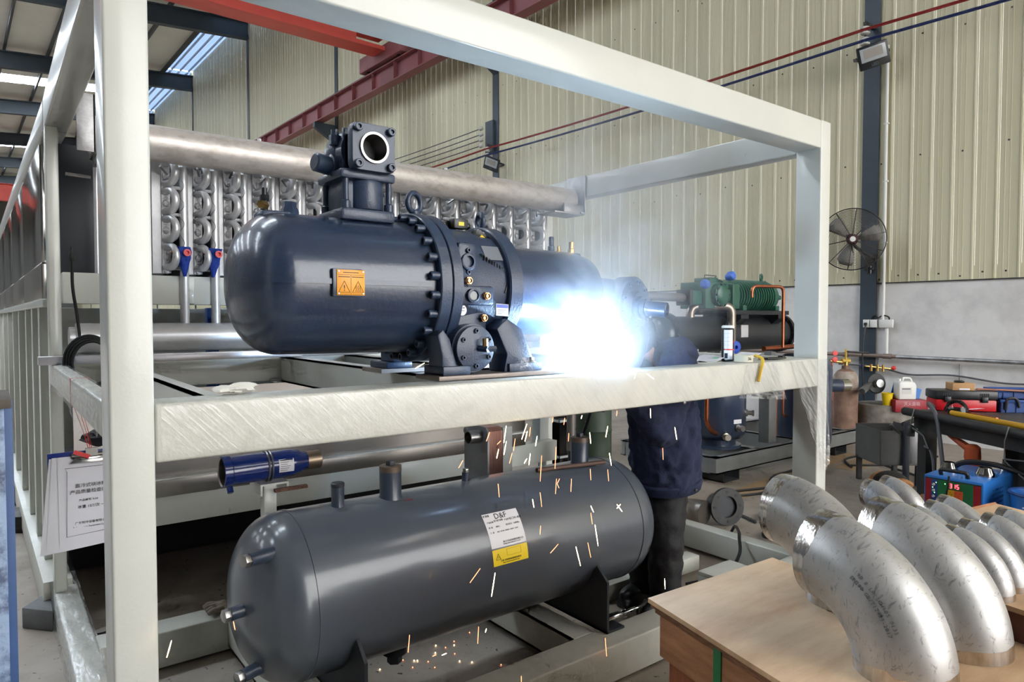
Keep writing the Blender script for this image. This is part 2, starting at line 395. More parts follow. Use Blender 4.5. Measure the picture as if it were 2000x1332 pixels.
wall = thing('wall_right', 'whitewashed lower wall with olive cream ribbed metal cladding above', 'wall', (9.425, 4.348, 0), kind='structure')
G().box((0, S0, 0), (.25, S1, 2.2), BM).build('plaster_wall', plaster, wall, smooth=0)
PB, PW, WT = 2.035, .235, 13.85
prof = [(0, 0), (.012, 0), (.022, -.008), (.036, -.008), (.046, 0), (.125, 0), (.131, -.0025), (.137, 0), (.178, 0), (.184, -.0025), (.190, 0), (.2345, 0)]
g = G(); vs = []; fs = []
for (y, x) in prof: vs += [(x, y, 0), (x, y, WT - PB)]
for i in range(len(prof) - 1): fs.append((2 * i, 2 * i + 2, 2 * i + 3, 2 * i + 1))
pm = G().add(vs, fs).mesh('panel', smooth=0)
s = S0; k = 0
while s < S1 - .3 and k < 299:
    wdt = PW if s < 24 else PW * 2
    o = put(pm, 'panel', clad, wall, BM @ Matrix.Translation((-.012, s, PB)) @ Matrix.Diagonal((1, wdt / PW, 1, 1)))
    s += wdt; k += 1
gs = G()
for i in range(150):
    for zz in (2.1, 3.62, 5.14, 6.7, 8.2):
        s = -3.0 + i * PW * 1.0 + .08
        if i % 2 == 0 or zz < 2.2: gs.lathe(B(.012, s, zz + (.02 if i % 4 else -.02)), B(1, 0, 0) - B(0, 0, 0), [(0, .011), (.004, .011), (.008, .006)], 6)
sc_ = gs.build('screw_heads', dark_steel, wall); sc_['kind'] = 'stuff'
gb = G().box((-.02, S0, PB - .012), (-.001, S1, PB), BM).build('cladding_drip_edge', dark_steel, wall, smooth=0)

wl_ = G().box((-NW - .3, S0, 0), (-NW, S1, 12.0), BM).build('wall_left', M('grey_wall', srgb(112, 112, 110), .7), smooth=0); tag(wl_, 'plain grey unseen side wall of the hall, added to block light from the left', 'wall', kind='structure')  # out of view, added to keep light off the left-facing sides
wb_ = G().box((-NW - .3, S1, 0), (.25, S1 + .3, 13.5), BM).build('wall_back', M('grey_wall', srgb(112, 112, 110), .7), smooth=0); tag(wb_, 'plain grey end wall of the hall', 'wall', kind='structure')

wf_ = G().box((-NW - .3, S0 - .3, 0), (-8.6, S0, 12.6), BM).box((-8.6, S0 - .3, 9.0), (.25, S0, 13.8), BM).build('wall_front', M('grey_wall', srgb(112, 112, 110), .7), smooth=0); tag(wf_, 'unseen grey end wall added behind the camera, its tall door opening shaped for the light', 'wall', kind='structure')  # added wall, opening narrowed to cut light on the left-facing sides
def zr(n): return 13.75 - .08 * n
ceil = thing('ceiling', 'pitched sheet metal factory roof with skylights and purlins', 'ceiling', (0, 20, 13), kind='structure')
rows = [(-.0, 1.25)] + [(1.25 + i * 1.65, 1.25 + (i + 1) * 1.65) for i in range(15)]
BAY = 8.1
def slab(n0, n1, s0, s1, dz, th, name, mat):
    g = G(); P = [(-n0, s0, zr(n0) + dz), (-n1, s0, zr(n1) + dz), (-n1, s1, zr(n1) + dz), (-n0, s1, zr(n0) + dz)]
    g.add(P + [(x, y, z + th) for x, y, z in P], [(0, 1, 2, 3), (7, 6, 5, 4), (0, 4, 5, 1), (1, 5, 6, 2), (2, 6, 7, 3), (3, 7, 4, 0)], BM)
    return g.build(name, mat, ceil, smooth=0)
cuts = [S0]
strips = [(36.6, 38.0), (52.4, 53.9), (60.5, 62.0), (20.4, 21.8), (28.5, 29.9), (12.3, 13.7), (4.2, 5.6)]  # skylight rows in view, mixed with unseen rows added for light
strips.sort(); prev = S0
for a, b in strips:
    slab(1.25, NW, prev, a, 0, .05, 'roof_sheet', roof_m)
    if a in (36.6, 52.4, 60.5):
        for i in range(12): slab(3.2 + i * 1.65, 3.2 + i * 1.65 + 1.5, a, b, 0, .03, 'skylight_and_fill_panel', sky_m)
        slab(1.25, 3.2, a, b, 0, .05, 'roof_sheet', roof_m)
    else:
        slab(1.25, 8, a, b, 0, .05, 'roof_sheet', roof_m)
        for i in range(8): slab(8 + i * 2.1, 8 + i * 2.1 + 2.0, a, b, 0, .03, 'skylight_and_fill_panel', sky_m)  # unseen skylights, added to brighten the hall
    prev = b
slab(1.25, NW, prev, S1, 0, .05, 'roof_sheet', roof_m)
for k in range(-1, 9): slab(0, 1.24, BAY * k + .1, BAY * (k + 1) - .05, .0, .03, 'translucent_sheet', sky_blue)
for k in range(-1, 9):
    for q in range(3):
        n = .2 + q * .38
        G().tube([B(n, BAY * k, zr(n) - .03), B(n, BAY * (k + 1) - .1, zr(n) - .03)], .05, 6).build('sheet_rib', M('pale_blue_rib', srgb(196, 210, 232), .5), ceil)
for q in range(16):
    n = 1.3 + q * 1.55
    g = G().box((-n - .04, S0, zr(n) - .22), (-n + .04, S1, zr(n) - .005), BM).build('purlin', purlin_m, ceil, smooth=0)
for k in range(0, 9):
    g = G(); a = (0, BAY * k, 0)
    for (dz0, dz1, w) in ((-.95, -.90, .14), (-.90, -.28, .01), (-.28, -.23, .14)):
        P = []
        for n in (.02, NW):
            P += [(-n, BAY * k - w, zr(n) + dz0), (-n, BAY * k + w, zr(n) + dz0), (-n, BAY * k + w, zr(n) + dz1), (-n, BAY * k - w, zr(n) + dz1)]
        g.add(P, [(0, 1, 2, 3), (7, 6, 5, 4), (0, 4, 5, 1), (1, 5, 6, 2), (2, 6, 7, 3), (3, 7, 4, 0)], BM)
    lab = ['roof rafter above the near fan column, out of sight overhead', 'roof rafter above the column with the far floodlight', 'roof rafter hidden behind the red crane girder', 'dark blue roof rafter ending at the wall just below the red girder',
           'dark blue roof rafter below the first blue skylight strip', 'distant rafter just above the header pipe end', 'rafter beyond the first bright skylight row', 'far thin rafter near the second bright skylight row', 'farthest thin roof rafter at the hall end'][k]
    tag(g.build('roof_rafter', col_paint, smooth=0), lab, 'rafter', 'roof rafters')
    th = thing('steel_column', ['dark slate steel column behind the wall fan', 'dark slate steel column carrying the far small floodlight', 'thin slate column where the crane rail bracket sits',
              'slate column meeting the first visible roof rafter', 'slate column meeting the second visible roof rafter', 'far slate column behind the header pipe', 'very far slate wall column', 'slate wall column near the hall end', 'last slate wall column at the hall end'][k], 'column', tuple(B(0, BAY * k, 0)), 'wall columns')
    y = BAY * k + .03
    G().box((-.035, y - .105, 0), (-.02, y + .105, 13.0), BM).build('flange', col_paint, th, smooth=0)
    G().box((-.02, y - .012, 0), (.12, y + .012, 13.0), BM).build('web', col_paint, th, smooth=0)
# crane runway along the wall
rw = thing('crane_runway_beam', 'maroon steel crane runway beam along the cladding', 'crane rail', tuple(B(.6, 20, 7.6)))
def ibeam(g, n, s0, s1, z0, z1, w, t, mx=BM):
    g.box((-n - w, s0, z0), (-n + w, s1, z0 + t), mx); g.box((-n - .012, s0, z0 + t), (-n + .012, s1, z1 - t), mx); g.box((-n - w, s0, z1 - t), (-n + w, s1, z1), mx); return g
ibeam(G(), .6, S0, 60, 7.62, 8.12, .13, .025).build('girder', rail_paint, rw, smooth=0)
G().box((-.64, S0, 8.12), (-.56, 60, 8.2), BM).build('rail', dark_steel, rw, smooth=0)
for i in range(40):
    s = 1.0 + i * 1.16
    G().box((-.72, s, 7.645), (-.61, s + .012, 8.095), BM).build('stiffener', rail_paint, rw, smooth=0)
for k in range(0, 7):
    br = G().prism([(0, 0), (.78, 0), (.78, -.16), (0, -.62)], BM @ Matrix(((-1, 0, 0, 0), (0, 0, 1, BAY * k - .05), (0, 1, 0, 7.6), (0, 0, 0, 1))), .14).build('runway_bracket', col_paint, rw, smooth=0)
# red bridge girder
def bridge(s, lab, z=8.46, near=True):
    th = thing('crane_bridge_girder', lab, 'crane', tuple(B(1, s, z)))
    sw = Matrix(((0, 1, 0, 0), (1, 0, 0, 0), (0, 0, 1, 0), (0, 0, 0, 1)))
    g = G(); w = .30
    g.box((-24, s - w, z), (-.75, s + w, z + .03), BM); g.box((-24, s - .17, z + .03), (-1.5, s + .17, z + .95), BM); g.box((-24, s - w, z + .95), (-.75, s + w, z + .98), BM)
    g.box((-1.5, s - .17, z + .35), (-.7, s + .17, z + .95), BM)
    g.build('box_girder', red_paint, th, smooth=0)
    G().box((-24, s - w - .03, z - .02), (-.75, s - w, z + .08), BM).build('flange_lip', red_paint, th, smooth=0)
    G().box((-.78, s - 1.1, 8.22), (-.42, s + 1.1, 8.62), BM).build('end_carriage', rail_paint, th, bev=.02)
    for d in (-.8, .8): G().cyl(B(.5, s + d, 8.305), B(.7, s + d, 8.305), .1, n=14).build('wheel', dark_steel, th)
    return th
bridge(12.1, 'red overhead crane girder crossing above the cream frame')
bridge(46.0, 'far red orange crane girder seen past the left machine side')

# power lines and wires
def sag(a, b, d, n=14): return [V(a).lerp(V(b), i / n) - V((0, 0, 4 * d * (i / n) * (1 - i / n))) for i in range(n + 1)]
def line(name, n, z, mat, lab, r=.012, s0=-9, s1=40.5):
    pts = []
    for k in range(-1, 5): pts += sag(B(n, BAY * k, z), B(n, BAY * (k + 1), z), .05)[:-1]
    tag(G().tube(pts, r, 6).build(name, mat), lab, 'cable', 'overhead power lines')
line('power_cable', .30, 5.31, cable_red, 'upper red power cable strung between the wall columns')
line('power_cable', .315, 5.325, cable_red, 'thin red cable twisting beside the upper red one', .007)
line('power_cable', .30, 5.17, cable_blue, 'lower blue power cable strung between the wall columns')
line('power_cable', .315, 5.185, cable_blue, 'thin blue cable running beside the lower blue one', .007)
for i, zz in enumerate((5.80, 5.67, 5.55, 5.42)):
    w = thing('bare_wire', ['topmost', 'second from the top', 'third from the top', 'lowest'][i] + ' of the four dark wires ending at the far column', 'wire', tuple(B(.3, 8.3, zz)), 'four dark wires')
    G().tube(sag(B(.3, 8.36, zz), B(.3, 16.1, zz + .1), .05), .011, 6).build('strand', wire_grey, w)
    G().lathe(B(.3, 8.25, zz), B(0, 1, 0) - B(0, 0, 0), [(0, .02), (.03, .045), (.05, .03), (.08, .05), (.11, .04), (.13, .02)], 10).build('insulator', ceram, w)
def insul(s, lab):
    th = thing('insulator_bracket', lab, 'insulator', tuple(B(.1, s, 5.2)))
    for zz in (5.31, 5.17):
        G().lathe(B(.27, s, zz - .055), (0, 0, 1), [(0, .03), (.012, .055), (.03, .058), (.045, .035), (.06, .035), (.075, .058), (.095, .055), (.11, .03)], 14).build('insulator', ceram, th)
    G().cyl(B(.27, s, 5.02), B(.27, s, 5.44), .012).build('rod', dark_steel, th)
    G().box((-.29, s - .02, 5.38), (-.038, s + .02, 5.42), BM).box((-.29, s - .02, 5.03), (-.038, s + .02, 5.07), BM).build('arm', dark_steel, th, smooth=0)
insul(.02, 'white ceramic insulator pair on the near column above its floodlight')
insul(8.12, 'white ceramic insulator pair on the far column above its floodlight')
G().box((-.10, 8.15, 5.3), (-.04, 8.42, 6.0), BM).build('mounting_plate', col_paint, [o for o in bpy.data.objects if o.name.startswith('steel_column')][1], smooth=0)
def flood(s, z, tilt, roll, w, h, lab):
    th = thing('floodlight', lab, 'floodlight', tuple(B(.35, s, z)))
    mx = BM @ Matrix.Translation((-.36, s, z)) @ Matrix.Rotation(R(30), 4, 'Z') @ Euler((roll, 0, 0)).to_matrix().to_4x4() @ Matrix.Rotation(-tilt, 4, 'Y')
    # local: faces -x
    G().box((-.03, -w / 2, -h / 2), (.03, w / 2, h / 2), mx).build('housing', lamp_body, th, bev=.012)
    G().box((-.036, -w / 2 + .03, -h / 2 + .09), (-.028, w / 2 - .03, h / 2 - .03), mx).build('lens', lamp_glass, th, bev=.003)
    G().box((-.038, -w / 2 + .07, -h / 2 + .13), (-.034, w / 2 - .07, h / 2 - .05), mx).build('diode_field', M('diode', srgb(150, 146, 140), .5), th)
    for i in range(5): G().box((.03, -w / 2 + .05 + i * (w - .1) / 4 - .004, -h / 2 + .03), (.06, -w / 2 + .05 + i * (w - .1) / 4 + .004, h / 2 - .03), mx).build('fin', lamp_body, th)
    g = G(); 
    for q in (-1, 1): g.box((-.01, q * (w / 2 + .006) - .004, -.02), (.25, q * (w / 2 + .006) + .004, .02), mx)
    g.box((.24, -w / 2 - .01, -.02), (.25, w / 2 + .01, .02), mx); g.build('bracket', lamp_body, th)
    text('LED', .05, mx @ V((-.032, 0, -h / 2 + .04)), (mx.to_3x3() @ V((0, -1, 0))), (mx.to_3x3() @ V((0, 0, 1))), M('lamp_print', srgb(90, 98, 106), .5), th)
flood(-.12, 4.93, R(20), R(-14), .36, .29, 'black LED floodlight on the near column above the fan')
flood(7.85, 4.93, R(22), R(24), .36, .29, 'black LED floodlight on the far column beyond the header pipe')

# conduit, sockets, wall pipes
c = thing('white_conduit', 'white plastic conduit running down the cladding beside the near column', 'conduit', tuple(B(0, -.17, 1.5)))
G().tube([B(.045, -.17, 5.12), B(.045, -.17, 1.53)], .02, 10).build('tube', white_p, c)
for zz in (4.1, 3.35, 2.55): G().box((-.06, -.20, zz), (-.02, -.14, zz + .02), BM).build('clip', white_p, c)
tag(G().tube([B(.045, -.22, 1.43), B(.045, -.22, 1.06)], .02, 10).build('white_conduit', white_p), 'short white conduit dropping from the socket boxes to the wall pipe', 'conduit')
for i, (s0, s1) in enumerate(((-.005, .075), (-.10, -.015), (-.30, -.13))):
    so = thing('wall_socket', ['square white wall socket with a black plug, on the near column', 'blank white junction box in the middle of the socket row', 'wider white wall box at the right of the socket row'][i], 'socket', tuple(B(0, s0, 1.44)), 'white socket boxes')
    G().box((-.075, s0, 1.44), (-.036, s1, 1.545), BM).build('box', white_p, so, bev=.004)
    if i == 0:
        G().box((-.11, .015, 1.465), (-.075, .05, 1.505), BM).build('plug', black, so, bev=.006)
tag(G().tube(bez([B(.09, .03, 1.47), B(.12, .035, 1.36), B(.15, .04, 1.1), B(.12, .045, 0.7), B(.06, .05, .3), B(.30, .1, .05), B(.8, -.6, .02), B(1.1, -1.2, .02)]), .011, 6).build('electric_lead', black), 'black cord hanging from the wall socket down the column', 'cord')
tag(G().tube(bez([B(.05, -.02, 1.55), B(.05, -.06, 1.60), B(.05, -.11, 1.57), B(.05, -.17, 1.60), B(.05, -.24, 1.58), B(.05, -.25, 1.54)]), .009, 6).build('electric_lead', black), 'short black cord looped over the socket boxes', 'cord')
tag(G().tube([B(.09, 6, 1.09), B(.09, -.36, 1.065)], .026, 10).cyl(B(.09, .32, 1.066), B(.09, .25, 1.066), .034).cyl(B(.09, -.2, 1.064), B(.09, -.3, 1.064), .034).build('wall_pipe', M('brown_pipe', srgb(136, 118, 108), .5, .3)), 'brown grey steel pipe fixed along the lower wall', 'pipe')
tag(G().tube([B(.09, -.36, 1.062), B(.09, -9, 1.0)], .026, 10).build('wall_pipe', galv), 'bright galvanised pipe continuing to the right along the lower wall', 'pipe')
tag(G().tube(bez([B(.05, .4, .93), B(.06, -.1, .92), B(.06, -.5, .84), B(.06, -1.0, .86), B(.06, -1.6, .80), B(.06, -2.2, .86)]), .012, 6).build('slack_cable', wire_grey), 'slack grey cable drooping below the galvanised wall pipe', 'cable')
tag(G().cyl(B(.02, -1.06, 1.0), B(.02, -1.06, .5), .008).build('drop_pipe', M('pale_grey_pipe', srgb(150, 150, 150), .5)), 'thin grey pipe dropping down the wall behind the toolbox', 'pipe')
rg = thing('gas_manifold', 'small brass gas valve pair with blue and red ends on the wall', 'valve', tuple(B(.1, -.16, .9)))
G().tube([B(.09, .03, .92), B(.09, -.30, .90)], .014, 8).build('body', brass, rg)
for s, m in ((.07, cable_blue), (-.33, red_cap)): G().sph(B(.09, s, .915), .03, 12).build('knob', m, rg)
for s in (-.05, -.13, -.2): G().cyl(B(.09, s, .86), B(.09, s, .95), .018, n=10).build('nut', brass, rg)
G().tube([B(.09, -.12, .93), B(.09, -.14, 1.05)], .006, 6).build('hanger', wire_grey, rg)

# wall fan
fn = thing('wall_fan', 'black wire cage industrial fan mounted on the near column', 'fan', tuple(B(.5, .04, 2.2)))
FC = B(.52, .035, 2.585); fax = V((-.86, -.50, -.06)).normalized()
FM = toz(FC, fax)
def fanpt(r, a, z): return FM @ V((r * math.cos(a), r * math.sin(a), z))
fan_m = M('fan_black', srgb(48, 44, 46), .4)
for i in range(20):
    r = .06 + i * .0165
    z = .085 * math.sqrt(max(0, 1 - (r / .41) ** 2))
    for sg in (1, -1):
        G().tube([fanpt(r, 2 * math.pi * k / 40, sg * z) for k in range(40)], .0022, 4, True).build('guard_ring', fan_m, fn)
G().tube([fanpt(.395, 2 * math.pi * k / 48, 0) for k in range(48)], .008, 6, True).build('rim', fan_m, fn)
for i in range(10):
    a = 2 * math.pi * i / 10 + .2
    for sg in (1, -1): G().tube([fanpt(r, a, sg * .087 * math.sqrt(max(0, 1 - (r / .41) ** 2))) for r in (.03, .12, .22, .31, .37, .395)], .004, 5).build('guard_spoke', fan_m, fn)
for i in range(3):
    a = 2 * math.pi * i / 3 + .4
    P = []
    for r, w, in ((.05, .35), (.18, .55), (.30, .5), (.345, .3)):
        P += [fanpt(r, a - w, -.018), fanpt(r, a + w * .4, .018)]
    g = G().add(P, [(0, 2, 3, 1), (2, 4, 5, 3), (4, 6, 7, 5)]); me = g.mesh('blade')
    o = put(me, 'blade', M('fan_blade', srgb(136, 134, 128), .5), fn); md = o.modifiers.new('s', 'SOLIDIFY'); md.thickness = .003
G().lathe(FC, fax, [(-.16, 0), (-.16, .06), (-.03, .075), (.06, .07), (.07, .06), (.09, .05), (.095, 0)], 20).build('motor', M('fan_motor', srgb(74, 40, 46), .45), fn)
G().lathe(FC + fax * .095, fax, [(0, .035), (.004, .033), (.005, 0)], 16).build('badge', white_p, fn)
G().tube(fillet([FC - fax * .14, FC - fax * .14 + V((.02, -.05, -.1)), B(.12, -.06, 2.36), B(.05, -.06, 2.36)], .03), .022, 8).build('bracket_arm', dark_steel, fn)
G().box((-.08, -.05, 2.2), (-.035, .07, 2.42), BM).build('mount_plate', dark_steel, fn, bev=.004)
G().sph(B(.14, -.03, 2.24), .035, 12).cyl(B(.14, -.03, 2.2), B(.14, -.03, 2.15), .03).build('pull_switch', blackp, fn)

# ---------------------------------------------------------------- cream equipment frame
fr = thing('equipment_frame', 'cream painted welded steel frame surrounding the compressor and tank', 'steel frame', (.24, 2.0, 0))
def tube_box(name, a, b, mat=cream, bev=.008, p=fr): return G().box(a, b).build(name, mat, p, bev=bev, seg=3)
X0, X1, X2, X3 = .24, .345, 3.712, 3.817
tube_box('post', (X0, 2.0, .0), (X1, 2.15, 2.67)); tube_box('post', (X2, 2.0, .0), (X3, 2.15, 2.67))
tube_box('post', (.24, 4.10, .172), (.295, 4.20, 2.515))
tube_box('post', (3.745, 4.4, .172), (3.815, 4.5, 2.51))
tube_box('top_beam', (X1, 2.0, 2.512), (X2, 2.15, 2.668)); 
tube_box('side_top_beam', (X0, 2.15, 2.512), (X1, 4.2, 2.668)); tube_box('side_top_beam', (X2, 2.15, 2.505), (X3, 4.6, 2.668))
tube_box('middle_beam', (X1, 2.0, 1.176), (X2, 2.15, 1.333), cream_dirty)
tube_box('side_middle_beam', (X0, 2.15, 1.232), (.295, 4.10, 1.335), cream_dirty); tube_box('side_middle_beam', (3.757, 2.15, 1.19), (X3, 4.4, 1.333))
tube_box('bottom_beam', (X1, 2.0, .012), (X2, 2.15, .172), cream_dirty)
tube_box('side_bottom_beam', (X0, 2.15, .012), (.345, 4.2, .172), cream_dirty); tube_box('side_bottom_beam', (X2, 2.15, .02), (X3, 4.4, .172))
tube_box('cross_beam', (.345, 3.30, .012), (2.6, 3.45, .172), cream_dirty)
def channel(name, x, y0, y1, z0, z1, w=.07, mat=cream):      # channel along y, web at x, flanges to +x
    g = G().box((x, y0, z0), (x + .008, y1, z1)).box((x, y0, z1 - .011), (x + w, y1, z1)).box((x, y0, z0), (x + w, y1, z0 + .011))
    return g.build(name, mat, fr, smooth=0)
channel('joist', .495, 2.15, 4.1, 1.19, 1.333, .05); channel('joist', 1.395, 2.15, 4.1, 1.18, 1.333, .075); channel('joist', 1.80, 2.15, 4.1, 1.18, 1.333, .075)
channel('joist', 2.75, 2.15, 4.1, 1.18, 1.333, .07)
tube_box('back_middle_beam', (.295, 4.10, 1.185), (3.757, 4.2, 1.333))
channel('base_joist', 1.98, 2.15, 3.30, .03, .172, .12, cream_dirty); channel('base_joist', .86, 2.15, 3.30, .03, .172, .10, cream_dirty)
# stretch film: a wrinkled sleeve on the middle beam, a loose sheet by the right post, and the left side
def film_sheet(name, fn, nu, nv, parent=fr, fm_=None):
    vs = [fn(i / nu, j / nv) for j in range(nv + 1) for i in range(nu + 1)]
    fs = [(j * (nu + 1) + i, j * (nu + 1) + i + 1, (j + 1) * (nu + 1) + i + 1, (j + 1) * (nu + 1) + i) for j in range(nv) for i in range(nu)]
    return G().add(vs, fs).build(name, fm_ or film, parent, smooth=180)
rnd = random.Random(3)
def nz(a, b): return math.sin(a * 7.1 + 2 * math.sin(b * 3.3)) * math.cos(b * 9.7 + a * 2.1)
def wrapf(y_off):
    def f(u, v):
        x = .36 + u * 3.33; w = .0015 + .0015 * abs(nz(u * 30, v * 2))
        path = [(2.12, 1.335), (2.0, 1.335), (2.0, 1.174), (2.10, 1.174)]; L = [0, .32, .74, 1]
        for i in range(3):
            if v <= L[i + 1] + 1e-9:
                t = (v - L[i]) / (L[i + 1] - L[i]); y = path[i][0] + (path[i + 1][0] - path[i][0]) * t; z = path[i][1] + (path[i + 1][1] - path[i][1]) * t
                if i == 0: z += w
                elif i == 1: y -= w + .001
                else: z -= w
                return (x, y, z)
    return f
film_sheet('stretch_film', wrapf(0), 160, 25)
def loose(u, v):   # gathered sheet from the beam underside to the right post
    a0 = V((3.42, 1.995, 1.33)); a1 = V((3.80, 1.993, 1.33)); b0 = V((3.56, 1.99, 1.02)); b1 = V((3.815, 1.99, .74))
    p = a0.lerp(a1, u).lerp(b0.lerp(b1, u ** .6), v); p.y -= .012 * abs(math.sin(u * 16 + v * 5)) * v + .004; p.z -= .12 * math.sin(math.pi * u) * v * v
    return p
film_sheet('stretch_film', loose, 40, 24, fr, MATS['film2'])
def hang(u, v):
    a = V((3.02, 1.994, 1.335)).lerp(V((3.30, 1.994, 1.335)), u); b = V((2.94, 1.996, 1.165)).lerp(V((3.36, 1.996, 1.13 )), u)
    p = a.lerp(b, v); p.y -= .004 + .005 * (1 + math.sin(u * 11 + 3 * v)) * v; return p
film_sheet('stretch_film', hang, 40, 16, fr, MATS['film2'])
def leftw(u, v):
    y = 2.2 + u * 1.85; w = .002 + .004 * abs(nz(u * 9, v * 3))
    if v < .4: return (.295 - .055 * (v / .4), y, 1.336 + w)
    t = (v - .4) / .6; return (.239 - w, y, 1.336 - t * (.108 + .06 * max(0, math.sin(u * 9 - 1)) * (1 if u < .5 else .3)))
film_sheet('stretch_film', leftw, 60, 12, fr, MATS['film2'])
def leftb(u, v):
    y = 2.6 + u * 3.2; w = .003 + .012 * abs(nz(u * 6, v * 3))
    if v < .5: return (.35 - .112 * (v / .5), y, .174 + w)
    t = (v - .5) / .5; return (.237 - w, y, .174 - t * .15)
film_sheet('stretch_film', leftb, 60, 12, fr, MATS['film2'])

# ---------------------------------------------------------------- ice machine behind (evaporators, side cladding)
im = thing('ice_machine', 'long cream framed ice machine with mirror panels and rows of evaporator plates', 'machine', (.3, 4.2, 0))
MR = Matrix.Translation((.24, 4.1, 0)) @ Matrix.Rotation(R(1.0), 4, 'Z') @ Matrix.Translation((-.24, -4.1, 0))
def mbox(name, a, b, mat, bev=.004, mx=MR): return G().box(a, b, mx).build(name, mat, im, bev=bev, seg=2)
L = 15.0
mbox('top_rail', (.24, 4.21, 2.512), (.345, L, 2.66), cream)
mbox('base_rail', (.20, 4.22, .03), (.33, L, .20), cream_dirty)
mbox('side_sill', (.225, 4.22, 1.62), (.30, L, 1.66), cream)
for i in range(7):
    y = 4.45 + i * 1.5
    mbox('mirror_panel', (.24, y, 1.86), (.262, y + 1.485, 2.49), stain, .003)
    mbox('lower_panel', (.238, y, 1.665), (.262, y + 1.485, 1.855), stain2, .003)
ys = [4.62, 5.15, 5.75, 6.6, 7.5, 8.5, 9.6, 10.9, 12.3, 13.8]
for y in ys: mbox('stud', (.235, y, .2), (.29, y + .10, 1.62), cream)
for y in (4.3, 5.4, 6.9, 8.4): mbox('inner_panel', (.30, y, .21), (.305, y + 1.0, 1.6), cream)
for y in (7.0, 10.0): mbox('black_foot', (.16, y, .0), (.26, y + .14, .16), black)
# front of the machine
F = Matrix()
def fbox(name, a, b, mat, bev=.003): return G().box(a, b).build(name, mat, im, bev=bev)
fbox('evaporator_beam', (.31, 4.22, 1.638), (3.62, 4.32, 1.80), cream)
for i in range(12):
    x = .62 + i * .27
    fbox('beam_stiffener', (x, 4.205, 1.645), (x + .05, 4.222, 1.795), cream)
fbox('dark_panel', (.31, 4.42, 1.80), (.56, 4.44, 2.50), M('dark_navy_panel', srgb(34, 38, 46), .5), .002)
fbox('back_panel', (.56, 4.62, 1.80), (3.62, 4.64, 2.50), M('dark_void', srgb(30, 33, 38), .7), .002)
fbox('end_sheet', (3.60, 4.24, 1.80), (3.615, 4.62, 2.47), alu_plate, .002)
fbox('corner_post', (3.44, 4.12, .44), (3.53, 4.22, 1.64), cream)
fbox('front_base_beam', (.33, 4.02, .45), (3.53, 4.12, .605), cream)
fbox('trough_band', (.33, 4.0, .607), (3.2, 4.05, .70), stain2)
fbox('trough_edge', (.33, 3.985, .70), (3.2, 4.05, .708), white_p, .001)
G().prism([(0, 0), (.02, 0), (.03, .47), (.01, .47)], frame((.33, 4.045, .708), (0, 1, 0), (0, 0, 1)), 2.9).build('trough_wall', stain2, im, smooth=0)
fbox('underbody_shade', (.36, 4.9, .02), (3.5, 9.0, .46), M('underbody_shade_black', srgb(16, 16, 18), .8), .002)  # near-black box stands in for the shade under the machine
fbox('belly_sheet', (.36, 4.12, .44), (3.5, 4.9, .455), M('underbody_shade_black', srgb(16, 16, 18), .8), .001)  # same near-black: shade under the machine put into the colour
for i, x in enumerate((.62, .74, 1.15, 1.6, 2.1, 2.6)):
    fbox('rear_upright', (x, 4.8, .7), (x + .07, 4.87, 1.63), cream if i % 2 else blue_bin)
for i in range(9): fbox('louvre_slat', (.66, 4.76, 1.36 + i * .028), (.80, 4.78, 1.375 + i * .028), cream, .001)
fbox('white_back_panel', (.33, 5.4, .7), (3.5, 5.42, 1.63), cream)
# evaporator plates
bend_g = G(); bend_g.torus((0, 0, 0), (1, .0, 0), .052, .0185, 14, 10)
bend_me = G().tube([V((0, .06, .058)), V((0, .02, .058))] + [V((0, -.058 * math.sin(a) + .02, .058 * math.cos(a))) for a in [math.pi * i / 12 for i in range(13)]] + [V((0, .02, -.058)), V((0, .06, -.058))], .021, 10).mesh('return_bend')
plate_me = G().box((-.018, .0, -.32), (.052, .36, .32)).mesh('plate_sheet', smooth=0, bev=.004)
weldv = G()
for i in range(9):
    z = -.30 + i * .075
    weldv.sph((0, 0, z), .02, 8, (1.0, .8, 1.1))
weld_me = weldv.box((-.022, .004, -.315), (.022, .02, .315)).mesh('weld_strip', smooth=60)
stub_me = G().cyl((0, 0, 0), (.055, 0, 0), .010, n=8).mesh('branch_stub')
nip_me = G().cyl((0, 0, 0), (-.045, -.05, .03), .007, n=8).mesh('sensor_pocket')
for k in range(17):
    x = .885 + .166 * k - .04
    ev = put(plate_me, 'evaporator_plate', alu_plate, im, Matrix.Translation((x - .095, 4.25, 2.13)))
    put(weld_me, 'weld_strip', weld, ev, Matrix.Translation((x - .04, 4.235, 2.13)))
    for j, zz in enumerate((2.37, 2.215, 2.06, 1.905)):
        put(bend_me, 'return_bend', alu, ev, Matrix.Translation((x - .022, 4.185, zz)) @ Matrix.Rotation(R(22), 4, 'Z'))
    for zz in (2.43, 2.29, 2.14, 1.84): put(stub_me, 'branch_stub', alu, ev, Matrix.Translation((x - .03, 4.205, zz)))
    put(nip_me, 'sensor_pocket', steel, ev, Matrix.Translation((x - .04, 4.19, 2.36 + .01 * (k % 3))) @ Matrix.Rotation(R(20 * (k % 4)), 4, 'Z'))
    zb = 1.53 if k < 17 else 1.85
    G().lathe((x + .045, 4.215, zb - .02), (0, 0, 1), [(0, .0245), (.9, .0245), (.905, .02), (.905, 0)] if True else [], 14).build('riser_pipe', alu, ev)
    if k < 6:
        G().tube([V((x + .03 + .014 * math.sin(t * 1.3), 4.185 - .004 * math.cos(t), 2.33 - t * .022)) for t in [q * .5 for q in range(36)]], .0012, 4).build('tie_wire', wire_grey, ev)
G().cyl((.36, 4.19, 1.455), (3.6, 4.19, 1.455), .079, n=28).build('lower_header_pipe', alu, im)
G().cyl((.36, 4.19, 1.455), (.33, 4.19, 1.455), .06, n=20).build('header_cap', alu, im)
